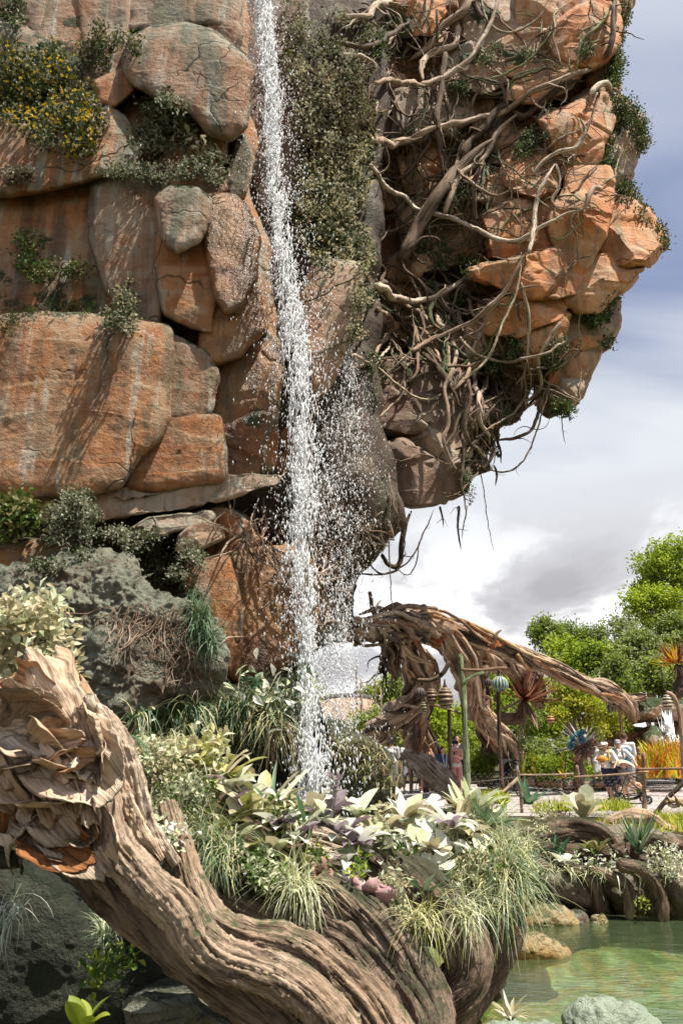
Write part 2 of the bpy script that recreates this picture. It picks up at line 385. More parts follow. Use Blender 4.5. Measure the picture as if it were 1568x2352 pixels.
def bark_mat(name, c1, c2, c3, moss=0.0, bump=1.0, scale=1.0, green=(0.05, 0.09, 0.03)):
    m, t = newmat(name)
    uv = t.n('ShaderNodeUVMap').outputs[0]; p = t.n('ShaderNodeNewGeometry').outputs['Position']
    nz = t.n('ShaderNodeSeparateXYZ', inp={0: t.n('ShaderNodeNewGeometry').outputs['Normal']}).outputs[2]
    g = t.noise(t.map(uv, scale=(26*scale, 2.4*scale, 1)), 1.0, 6, 0.62, 0.5)
    g2 = t.noise(t.map(uv, scale=(95*scale, 5.0*scale, 1)), 1.0, 4, 0.6, 0.3)
    n1 = t.noise(p, 2.2, 5, 0.6, 0.3); n2 = t.noise(p, 26, 4, 0.65)
    rnd = t.n('ShaderNodeAttribute', attribute_name='rnd').outputs['Fac']
    f = t.math('ADD', t.math('MULTIPLY', n1, 0.7), t.math('MULTIPLY', t.math('SUBTRACT', rnd, 0.5), 0.35))
    f = t.math('ADD', f, t.math('MULTIPLY', g, 0.3))
    col = t.ramp(f, [(0.32, c1), (0.5, c2), (0.68, c3)])
    col = t.mix(t.ramp(g, [(0.36, 0.9), (0.5, 0.0)]), col, tuple(x*0.22 for x in c1))
    col = t.mix(t.ramp(g2, [(0.36, 0.55), (0.5, 0.0)]), col, tuple(x*0.4 for x in c1))
    col = t.mix(t.ramp(n2, [(0.55, 0.0), (0.75, 0.35)]), col, c3)
    if moss:
        mf = t.ramp(t.math('ADD', t.math('MULTIPLY', nz, 0.25), t.noise(p, 4.0, 6, 0.7)), [(0.72-0.3*moss, 0.0), (0.84-0.3*moss, 1.0)])
        col = t.mix(t.math('MULTIPLY', mf, 0.85), col, t.mix(n2, tuple(x*0.4 for x in green), green))
    h = t.math('ADD', t.math('MULTIPLY', g, 1.4), t.math('ADD', t.math('MULTIPLY', g2, 0.5), t.math('MULTIPLY', n2, 0.35)))
    return finish(m, t, col, 0.85, h, 0.03*bump, 0.25)
M['vinepaler'] = bark_mat('bark_vine_paler', (0.36, 0.24, 0.165), (0.54, 0.41, 0.30), (0.70, 0.59, 0.47), 0.0, 0.5)  # paler bark tone for the thick traced roots
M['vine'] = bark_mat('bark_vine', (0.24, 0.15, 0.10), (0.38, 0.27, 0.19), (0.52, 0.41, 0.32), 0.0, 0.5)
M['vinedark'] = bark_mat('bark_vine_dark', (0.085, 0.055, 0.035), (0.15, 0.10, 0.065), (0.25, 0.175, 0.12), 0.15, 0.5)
M['vinemoss'] = bark_mat('bark_vine_mossy', (0.10, 0.075, 0.04), (0.18, 0.15, 0.08), (0.24, 0.22, 0.13), 1.0, 0.5)
M['vinepale'] = bark_mat('bark_vine_pale', (0.34, 0.27, 0.17), (0.47, 0.39, 0.26), (0.56, 0.49, 0.36), 0.1, 0.4)
M['vinegreen'] = bark_mat('vine_green', (0.13, 0.15, 0.06), (0.24, 0.26, 0.12), (0.36, 0.38, 0.2), 0.2, 0.3)

def leaf_mat(name, cols, rough=0.5, trans=0.3, spec=0.35):
    m, t = newmat(name)
    rnd = t.n('ShaderNodeAttribute', attribute_name='rnd').outputs['Fac']; p = t.n('ShaderNodeNewGeometry').outputs['Position']
    n = len(cols); col = t.ramp(rnd, [(i/(n-1), c) for i, c in enumerate(cols)])
    v = t.noise(p, 14, 3, 0.6); col = t.mix(t.ramp(v, [(0.4, 0.28), (0.62, 0.0)]), col, tuple(x*0.55 for x in cols[0]))
    return finish(m, t, col, rough, None, 0.01, spec, 1.0, trans)
def plain(name, col, rough=0.6, spec=0.3, var=0.15, scale=20, bump=0.0, metal=0.0, coat=0.0):
    m, t = newmat(name); p = t.n('ShaderNodeNewGeometry').outputs['Position']
    n = t.noise(p, scale, 4, 0.6)
    c = t.mix(t.ramp(n, [(0.3, 1.0), (0.7, 0.0)]), tuple(x*(1+var*.5) for x in col), tuple(x*(1-var) for x in col))
    return finish(m, t, c, rough, n if bump else None, bump, spec, 1.0, 0, coat, metal)

# ---------------------------------------------------------------- tubes
def catmull(p, n):
    p = np.asarray(p, float); k = len(p)
    if k == 2: return p[0]+(p[1]-p[0])*np.linspace(0, 1, n)[:, None]
    e = np.vstack([2*p[0]-p[1], p, 2*p[-1]-p[-2]])
    d = np.linalg.norm(np.diff(p[:, :3], axis=0), axis=1); s = np.concatenate([[0], np.cumsum(d)])/max(d.sum(), 1e-9)
    q = np.interp(np.linspace(0, 1, n), s, np.arange(k)); i = np.minimum(q.astype(int), k-2); f = (q-i)[:, None]
    a, b, c, d_ = e[i], e[i+1], e[i+2], e[i+3]
    return 0.5*((2*b)+(-a+c)*f+(2*a-5*b+4*c-d_)*f*f+(-a+3*b-3*c+d_)*f**3)
def frames(c):
    t = np.gradient(c, axis=0); t /= np.linalg.norm(t, axis=1, keepdims=True)+1e-9
    a = np.zeros_like(c); u = np.array([0.3, -0.8, 0.5]); u = u-t[0]*u.dot(t[0]); u /= np.linalg.norm(u)+1e-9
    for i in range(len(c)):
        u = u-t[i]*u.dot(t[i]); u /= np.linalg.norm(u)+1e-9; a[i] = u
    return t, a, np.cross(t, a)
def tube(g, pts, rad, sides=8, seed=0, wob=0.15, lump=0.15, step=None, twist=0.0, rnd=None, groove=0.0, flat=1.0, pn=None, cap=True, gz=0.28):
    """pts: world points (n,3); rad scalar/list"""
    pts = np.asarray(pts, float); L = np.linalg.norm(np.diff(pts, axis=0), axis=1).sum()
    r0 = np.atleast_1d(np.asarray(rad, float)); rm = r0.mean()
    n = max(4, int(L/(step or max(rm*1.6, 0.03))))
    n = min(n, 500)
    c = catmull(pts, n); rr = np.interp(np.linspace(0, 1, n), np.linspace(0, 1, len(r0)), r0) if len(r0) > 1 else np.full(n, r0[0])
    if wob:
        for fq, am in ((1.0/(rm*9+0.05), 1.0), (1.0/(rm*3.5+0.02), 0.35)):
            w_ = np.stack([fbm(np.stack([np.arange(n)*L/n*fq, np.full(n, seed*1.7), np.full(n, k*9.1)], -1), 2, seed) for k in range(3)], -1)
            c = c+w_*rm*wob*6*am*np.minimum(1, np.minimum(np.arange(n), np.arange(n)[::-1])[:, None]/4)
    t, a, b = frames(c)
    th = np.linspace(0, 2*math.pi, sides, endpoint=False)
    al = np.linspace(0, L, n)
    A = th[None, :]+twist*al[:, None]
    R_ = rr[:, None]*np.ones((1, sides))
    q = np.stack([np.cos(th)[None, :]*1.2+0*al[:, None], np.sin(th)[None, :]*1.2+0*al[:, None], al[:, None]/(rm*4)+0*th[None, :]], -1).reshape(-1, 3)+seed*2.3
    if lump: R_ = R_*(1+lump*2*fbm(q, 3, seed).reshape(n, sides))
    if groove:
        qq = q*np.array([2.2, 2.2, gz]); gr = fbm(qq, 5, seed+7, 0.66).reshape(n, sides)
        R_ = R_*(1-groove*np.clip(0.35-np.abs(gr), 0, 1)*2.2)
    v = c[:, None, :]+R_[:, :, None]*(np.cos(A)[:, :, None]*a[:, None, :]+flat*np.sin(A)[:, :, None]*b[:, None, :])
    v = v.reshape(-1, 3)
    i, j = np.meshgrid(np.arange(n-1), np.arange(sides), indexing='ij'); j2 = (j+1) % sides
    Q = np.stack([i*sides+j, i*sides+j2, (i+1)*sides+j2, (i+1)*sides+j], -1).reshape(-1, 4)
    uv = np.stack([np.abs(np.tile(th, n)/math.pi-1)*rm*3.1, np.repeat(al, sides)], -1)
    T = None
    if cap:
        v = np.vstack([v, c[0]-t[0]*rr[0]*0.5, c[-1]+t[-1]*rr[-1]*0.5]); jj = np.arange(sides); j3 = (jj+1) % sides
        T = np.vstack([np.stack([jj, np.full(sides, n*sides), j3], -1), np.stack([(n-1)*sides+jj, (n-1)*sides+j3, np.full(sides, n*sides+1)], -1)])
        uv = np.vstack([uv, uv[:1], uv[-1:]])
    rnd = (seed*0.6180339) % 1 if rnd is None else rnd
    g.add(v, Q, T, rnd, uv)
    return c
# ---------------------------------------------------------------- leaves
def unit(v): return v/(np.linalg.norm(v, axis=-1, keepdims=True)+1e-9)
def leaves(g, pos, dirs, length, width, rs, fold=0.25, simple=False, rnd=None, up=None):
    n = len(pos); d = unit(dirs); up = rs.normal(size=(n, 3))+np.array([0, -0.3, 1.6]) if up is None else up
    s = unit(np.cross(d, up)); u = unit(np.cross(s, d))
    L = (length*rs.uniform(0.6, 1.25, n))[:, None]; W = (width*rs.uniform(0.7, 1.2, n))[:, None]
    b = pos; tip = pos+d*L-u*L*0.18; m = pos+d*L*0.5
    l = m-s*W*0.5+u*fold*W; r = m+s*W*0.5+u*fold*W
    a = rs.uniform(0, 1, n) if rnd is None else rnd
    if simple:
        v = np.stack([b, r, tip, l], 1).reshape(-1, 3); k = np.arange(n)*4
        g.add(v, np.stack([k, k+1, k+2, k+3], -1), None, np.repeat(a, 4))
    else:
        l2 = pos+d*L*0.78-s*W*0.34+u*fold*W*.3-u*L*.07; r2 = pos+d*L*0.78+s*W*0.34+u*fold*W*.3-u*L*.07
        v = np.stack([b, r, r2, tip, l2, l, m], 1).reshape(-1, 3); k = np.arange(n)*7
        g.add(v, np.vstack([np.stack([k, k+1, k+2, k+6], -1), np.stack([k, k+6, k+4, k+5], -1)]), np.stack([k+6, k+2, k+3], -1).tolist()+np.stack([k+6, k+3, k+4], -1).tolist(), np.repeat(a, 7))
def blades(g, base, dirs, length, width, rs, droop=0.6, seg=6, cup=0.25, rnd=None, curl=0.0, shape='strap', nf=None):
    """strap leaves; base (n,3), dirs (n,3)"""
    n = len(base); d = unit(dirs); side = unit(np.cross(d, np.array([0, 0, 1.])+rs.normal(size=(n, 3))*0.15))
    L = (length*rs.uniform(0.7, 1.2, n)); W = (width*rs.uniform(0.75, 1.2, n)); dr = droop*rs.uniform(0.4, 1.5, n)
    a = rs.uniform(0, 1, n) if rnd is None else rnd
    p = base.copy(); dirn = d.copy(); rows = []
    wig = rs.normal(size=(n, 3))*curl
    for k in range(seg+1):
        f = k/seg
        wf = {'strap': (0.75+0.5*f)*(1-f**3.5) if f < 1 else 0.03, 'grass': (1-f)*0.9+0.1, 'spoon': (0.35+1.1*f**0.8)*(1-f**6)**0.8 if f < 1 else 0.05, 'spike': (1-f**1.5)+0.02, 'paddle': math.sin(min(1, f*1.02+0.03)*math.pi)**0.6}[shape]
        w_ = (W*wf*0.5)[:, None]; u = unit(np.cross(side, dirn))
        rows += [p-side*w_+u*w_*cup, p.copy(), p+side*w_+u*w_*cup]
        dirn = unit(dirn+np.array([0, 0, -1.])*(dr/seg)[:, None]*(0.5+f)+wig/seg+rs.normal(size=(n, 3))*curl*0.25/seg)
        p = p+dirn*(L/seg)[:, None]
    v = np.stack(rows, 1); K = v.shape[1]; v = v.reshape(-1, 3); k = np.arange(n)*K; Q = []
    for r in range(seg):
        for c in (0, 1): Q.append(np.stack([k+r*3+c, k+r*3+c+1, k+r*3+c+4, k+r*3+c+3], -1))
    g.add(v, np.concatenate(Q), None, np.repeat(a, K))
# ---------------------------------------------------------------- ground
def ground_h(x, y):
    """terrain height: path level 0, sunken pool, hollow under the log"""
    e = np.clip((13.2-y+0.25*np.sin(x*1.1))/1.6, 0, 1); e = e*e*(3-2*e)
    h = -1.25*e
    l = np.clip((0.2-x)/1.4, 0, 1)*np.clip((9-y)/3, 0, 1)
    h = h+l*0.1
    return h
def build_ground():
    xs = np.concatenate([-np.geomspace(400, 12, 14), np.linspace(-11, 16, 110), np.geomspace(17, 500, 16)])
    ys = np.concatenate([[-60, -20, -6], np.linspace(-2, 34, 150), np.geomspace(36, 900, 18)])
    X, Y = np.meshgrid(xs, ys); x = X.ravel(); y = Y.ravel()
    near = (np.abs(x) < 40) & (y < 60)
    z = ground_h(x, y)+np.where(near, fbm(np.stack([x*1.1, y*1.1, 0*x], -1), 4, 4)*0.06*np.clip((13.2-y)/2, 0.05, 1), 0)
    nx = len(xs); i, j = np.meshgrid(np.arange(len(ys)-1), np.arange(nx-1), indexing='ij')
    Q = np.stack([i*nx+j, i*nx+j+1, (i+1)*nx+j+1, (i+1)*nx+j], -1).reshape(-1, 4)
    m, t = newmat('ground_soil'); p = t.n('ShaderNodeNewGeometry').outputs['Position']
    n = t.noise(p, 1.3, 6, 0.65); n2 = t.noise(p, 14, 5, 0.7)
    c = t.ramp(n, [(0.35, (0.05, 0.055, 0.02)), (0.5, (0.10, 0.085, 0.045)), (0.65, (0.09, 0.12, 0.03))])
    c = t.mix(t.ramp(n2, [(0.4, 0.6), (0.6, 0.0)]), c, (0.04, 0.03, 0.018))
    finish(m, t, c, 0.95, n2, 0.05, 0.1)
    o = link('ground', np.stack([x, y, z], -1), [Q], m); tag(o, kind='structure')
build_ground()

# ---------------------------------------------------------------- cliff masses behind everything
moss_at(90, 110, 70, 10, 1.0); moss_at(60, 240, 110, 9.6, 1.0); moss_at(150, 190, 90, 9.6, 1.0); moss_at(160, 340, 80, 9.4, .8)
moss_at(60, 450, 70, 9.6, .75); moss_at(150, 440, 50, 9.6, .7); moss_at(40, 720, 60, 9.4, .9); moss_at(130, 705, 60, 9.3, .8); moss_at(210, 710, 45, 9.3, .8)
moss_at(10, 780, 45, 9.4, .6); moss_at(330, 100, 50, 9.4, .7); moss_at(440, 90, 50, 9.3, .5); moss_at(520, 60, 60, 9.8, .35); moss_at(540, 530, 50, 9.2, .6); moss_at(520, 640, 45, 9.2, .6)
[moss_at(a_, b_, c_, 9.2, d_) for a_, b_, c_, d_ in ((350,95,45,.9),(300,150,30,.7),(470,95,40,.6),(160,40,30,.8),(100,200,40,.9),(230,250,40,.7),(200,330,60,.5),(110,560,30,.5),(350,360,40,.7),(440,180,40,.5),(560,600,40,.6),(600,760,30,.7),(580,960,36,.7),(470,1060,30,.4),(210,960,30,.35),(15,650,40,.6),(345,690,22,.6))]
moss_at(555, 770, 26, 9.6, .7); moss_at(595, 930, 22, 9.7, .7); moss_at(20, 1380, 60, 7.4, .8); moss_at(500, 1480, 50, 9.0, .9); moss_at(80, 1290, 40, 7.4, .5)
for a in ((1180, 130, 30), (1080, 130, 26), (1110, 20, 34), (1210, 330, 34), (1230, 310, 30), (1060, 210, 26), (980, 130, 30), (1140, 560, 40), (1010, 560, 50), (1250, 500, 30), (1385, 290, 40), (1370, 380, 34), (1360, 590, 26), (1330, 660, 26), (1120, 640, 40), (1190, 650, 30), (1400, 480, 30), (900, 60, 60), (1330, 110, 26), (1170, 690, 26), (1270, 830, 26), (1380, 720, 26)):
    moss_at(a[0], a[1], a[2]*1.2, 12.2, 0.95)
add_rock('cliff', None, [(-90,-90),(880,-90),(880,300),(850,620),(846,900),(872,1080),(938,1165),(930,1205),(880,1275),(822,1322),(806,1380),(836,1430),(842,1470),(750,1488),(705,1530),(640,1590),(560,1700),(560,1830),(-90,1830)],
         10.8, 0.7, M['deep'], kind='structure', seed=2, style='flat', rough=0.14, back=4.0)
ISL = np.array([(840,-90),(1470,-90),(1440,20),(1410,120),(1390,190),(1400,260),(1430,330),(1420,420),(1470,500),(1490,560),(1440,625),(1385,660),(1385,760),(1330,850),(1270,915),(1200,905),(1190,840),(1140,930),(1130,1030),(1075,1075),(1040,1130),(985,1140),(940,1150),(850,1170),(830,900)], float)
def inside(pt, pl):
    x, y = pt; c = False; n = len(pl)
    for i in range(n):
        x1, y1 = pl[i]; x2, y2 = pl[i-1]
        if (y1 > y) != (y2 > y) and x < (x2-x1)*(y-y1)/(y2-y1)+x1: c = not c
    return c
def build_isle():
    rs = np.random.RandomState(8); V = []; Q = []; T = []; n = 0
    def put(r):
        nonlocal n
        V.append(r[0]); Q.append(r[1]+n); T.append(r[2]+n); n += len(r[0])
    put(rock(ISL, 13.8, 0.5, style='flat', seed=3, rough=0.12, back=3.5))
    pts = []
    for _ in range(4000):
        p = (rs.uniform(830, 1480), rs.uniform(-60, 1130))
        if not inside(p, ISL) or any((p[0]-q[0])**2+(p[1]-q[1])**2 < 105**2 for q in pts): continue
        pts.append(p)
    for k, p in enumerate(pts):
        a = np.sort(rs.uniform(0, 2*math.pi, 7)); r = rs.uniform(90, 140, 7); rr = (r*rs.uniform(0.8, 1.2))
        pl = [(p[0]+rr[i]*1.15*math.cos(a[i]), p[1]+rr[i]*0.85*math.sin(a[i])) for i in range(7)]
        pl = [q if inside(q, ISL) else (p[0]*0.75+q[0]*0.25, p[1]*0.75+q[1]*0.25) for q in pl]
        put(rock(pl, rs.uniform(12.9, 13.5), rs.uniform(.4, .8)*1.1, style='facet', seed=600+k, rough=0.05, edge=3, strata=0.015, back=1.2, res=0.7))
    v = np.concatenate(V); ms = np.zeros(len(v))
    for p, r, a in MOSS: ms = np.maximum(ms, a*np.clip(1.25-np.linalg.norm(v-p, axis=1)/r, 0, 1))
    tag(link('overhanging_cliff', v, [np.concatenate(Q), np.concatenate(T)], M['islebase'], attrs={'moss': ms}), kind='structure')
build_isle()
g1 = 'boulders of the left cliff'
add_rock('cliff', None, [(-90,-90),(560,-90),(575,150),(560,250),(600,330),(560,420),(620,560),(640,800),(635,1085),(300,1120),(-90,1130)], 9.95, .3, M['cliff'], kind='structure', style='flat', seed=77, rough=.05, back=.8)
LEFT = [
 ('tall pinkish rock column at the top of the cliff in the upper left corner', 1, [(0,130),(90,90),(130,-40),(-60,-60),(-60,160)], 10.2, .5, 'pink', 'dome'),
 ('tall smooth pink rock column left of the dark crevice at the top', 1, [(120,-40),(350,-60),(390,120),(395,200),(360,250),(250,250),(190,230),(150,160)], 10.0, .7, 'pink', 'dome'),
 ('tall rounded pink rock bounded on the right by the dark crevice at the top', 1, [(345,-50),(595,-60),(590,60),(585,330),(540,420),(470,430),(440,330),(400,240),(385,120)], 9.9, .7, 'pink', 'dome'),
 ('grey topped block above the overhang, next to the top of the waterfall', 1, [(605,-60),(1085,-60),(1075,40),(1060,120),(960,110),(850,95),(780,140),(690,150),(600,130)], 10.0, .8, 'pink', 'dome'),
 ('layered tan block corner jutting out above the overhang near the waterfall', 1, [(850,60),(1000,40),(1065,60),(1070,160),(1060,235),(960,190),(860,150)], 9.7, .5, 'pink', 'facet'),
 ('large overhanging rock with an olive underside beside the waterfall', 1, [(630,190),(720,150),(850,130),(960,170),(1080,250),(1150,330),(1120,420),(1110,560),(1040,620),(960,590),(880,480),(780,440),(650,390),(600,330)], 9.5, 1.1, 'pink', 'dome'),
 ('small orange boulder under the crevice beside the yellow flowering shrub', 1, [(455,380),(560,340),(600,370),(590,410),(530,460),(480,450)], 9.3, .5, 'cliff', 'dome'),
 ('sloping rock shoulder covered by the yellow flowering shrub', 1, [(-60,90),(120,150),(260,230),(400,300),(450,420),(430,560),(330,640),(180,620),(60,560),(-60,520)], 9.9, .7, 'pink', 'dome'),
 ('rounded orange rock shelf below the yellow flowering shrub', 1, [(-60,520),(90,540),(200,610),(400,560),(480,490),(580,590),(615,700),(600,760),(500,790),(380,810),(230,850),(80,880),(-60,900)], 9.5, .9, 'cliff', 'dome'),
 ('rusty brown rock in the alcove behind the grey leafed bushes', 1, [(600,490),(720,470),(860,480),(930,560),(1000,640),(1010,720),(900,760),(700,770),(610,720)], 9.9, .6, 'cliff', 'dome'),
 ('narrow pale wet rock sliver just left of the waterfall', 1, [(1085,670),(1120,650),(1140,740),(1120,860),(1070,900),(1060,800)], 9.9, .4, 'pink', 'dome'),
 ('orange wedge shaped rock topped by grey leafed plants', 1, [(790,800),(880,770),(1000,800),(1005,860),(940,905),(850,890),(770,870)], 9.2, .5, 'cliff', 'facet'),
 ('large smooth block with pale streaks in the middle of the left cliff', 1, [(440,860),(560,838),(700,830),(730,900),(722,1050),(738,1300),(728,1500),(600,1490),(500,1300),(450,1100)], 9.45, .55, 'pink', 'dome'),
 ('broad rusty wall block with rooted shrubs at the left edge of the cliff', 1, [(-60,930),(100,880),(260,860),(520,850),(600,1000),(650,1200),(660,1490),(500,1500),(200,1490),(-60,1500)], 9.6, .5, 'cliff', 'dome'),
 ('egg shaped streaked boulder wedged beside the crevice', 1, [(745,930),(800,885),(890,885),(945,930),(935,1000),(900,1080),(820,1130),(765,1070)], 8.9, .6, 'pink', 'dome'),
 ('dark brown tall block under the egg shaped boulder', 1, [(740,1080),(880,1080),(960,1120),(985,1300),(960,1500),(870,1480),(770,1420),(735,1250)], 9.3, .6, 'cliff', 'dome'),
 ('pillar boulder with a brown mossy face left of the waterfall', 1, [(930,930),(1060,920),(1125,980),(1160,1110),(1155,1260),(1100,1380),(1040,1420),(985,1330),(970,1150)], 9.2, .7, 'wet', 'dome'),
 ('huge orange wall block with vertical mineral streaks in the left cliff', 3, [(-60,300),(250,290),(500,310),(690,320),(765,350),(768,500),(750,680),(755,740),(720,830),(640,900),(560,1040),(400,1080),(200,1100),(-60,1090)], 9.3, .9, 'cliff', 'dome'),
 ('grey smooth block between two crevices in the left cliff', 3, [(775,370),(850,400),(950,470),(985,560),(960,690),(900,730),(770,740),(758,600)], 9.3, .5, 'pink', 'dome'),
 ('reddish lower block with white drips above the cliff lip', 3, [(760,750),(890,740),(980,760),(1000,900),(1000,1010),(880,1020),(700,1050),(600,1050),(630,900),(720,840)], 9.4, .6, 'cliff', 'dome'),
 ('wet ochre block glistening beside the waterfall, with a dark crack', 3, [(1000,280),(1080,240),(1180,260),(1260,420),(1270,560),(1240,720),(1200,900),(1170,1010),(1010,1010),(985,740),(1000,500)], 9.7, .7, 'wet', 'facet'),
 ('brown bump rock between the mossy pillar and the wet ochre block', 3, [(970,150),(1060,130),(1180,180),(1190,330),(1090,420),(1000,460),(930,440),(960,300)], 9.5, .6, 'wet', 'dome'),
 ('pale flat lip rock along the bottom edge of the cliff', 3, [(100,1090),(300,1100),(500,1080),(700,1050),(900,1020),(1100,1005),(1260,1010),(1250,1050),(1080,1090),(900,1130),(760,1150),(500,1200),(250,1210),(100,1180)], 9.2, .5, 'sandgrey', 'facet'),
 ('long flat slab lying in the dark gap under the cliff', 5, [(460,85),(620,60),(700,30),(800,10),(940,0),(950,30),(880,60),(760,80),(640,110),(500,115)], 9.0, .4, 'sandgrey', 'facet'),
 ('tilted split slab to the right of the long flat slab', 5, [(850,100),(920,55),(1000,70),(990,110),(900,150),(830,160)], 8.9, .3, 'sandgrey', 'facet'),
 ('orange jagged rock behind the split slabs', 5, [(950,20),(1030,10),(1110,60),(1150,110),(1080,180),(980,190),(960,110)], 9.6, .5, 'cliff', 'facet'),
 ('low reddish rock with green stains at the left edge below the gap', 5, [(-60,180),(120,150),(260,140),(300,200),(200,250),(60,290),(-60,320)], 8.6, .6, 'cliff', 'dome'),
 ('large lumpy grey green boulder in the lower left of the cliff', 5, [(-60,310),(60,280),(200,230),(330,200),(480,185),(620,220),(700,330),(800,380),(880,430),(960,560),(1000,700),(900,830),(760,850),(600,900),(560,960),(430,900),(200,850),(-60,700)], 7.7, 1.0, 'greygreen', 'dome'),
 ('rough brownish boulder hanging low under the grey green boulder', 5, [(480,600),(640,560),(760,580),(810,680),(800,800),(700,850),(600,930),(540,960),(460,880),(430,760)], 7.2, .6, 'greygreen', 'dome'),
 ('orange block with a green lower corner beside the grey green boulder', 5, [(870,240),(1050,220),(1075,330),(1080,480),(1095,640),(1085,740),(990,760),(960,620),(900,460),(860,330)], 9.0, .5, 'cliff', 'dome'),
 ('broad brown wet block directly behind the lower waterfall', 5, [(1070,200),(1200,182),(1350,180),(1410,230),(1440,330),(1430,520),(1380,620),(1250,700),(1190,740),(1090,740),(1085,500)], 9.6, .6, 'wet', 'dome'),
 ('tan pointed rock spike between the two waterfalls', 3, [(1440,60),(1500,40),(1640,60),(1650,150),(1600,320),(1560,480),(1500,600),(1450,590),(1400,400),(1400,200)], 9.9, .6, 'sandgrey', 'dome'),
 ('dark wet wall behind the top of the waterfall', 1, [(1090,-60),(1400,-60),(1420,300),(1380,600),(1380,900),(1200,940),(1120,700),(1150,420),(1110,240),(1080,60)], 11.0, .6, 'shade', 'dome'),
 ('brown wall stained green behind the middle of the waterfall', 3, [(1150,-40),(1400,-60),(1440,200),(1460,600),(1500,900),(1330,1140),(1250,1100),(1220,900),(1250,600),(1200,300)], 10.9, .5, 'wet', 'dome'),
]
for i, (lab, k, poly, Y, th, mt, st) in enumerate(LEFT):
    add_rock('boulder', lab, cr(k, poly), 9.0+(Y-9.0)*.8 if Y > 9 else Y, th*.72, M[mt], 'boulder', g1, seed=20+i*3, style=st, rough=0.024 if mt != 'greygreen' else 0.13, edge=5, strata=0.0 if mt == 'greygreen' else 0.008, back=1.4, grow=20, round_=7.0 if mt != 'greygreen' else 2.6, lumpy=.14 if mt != 'greygreen' else 1.6, res=1.2)
g2 = 'sandstone blocks of the hanging rock'
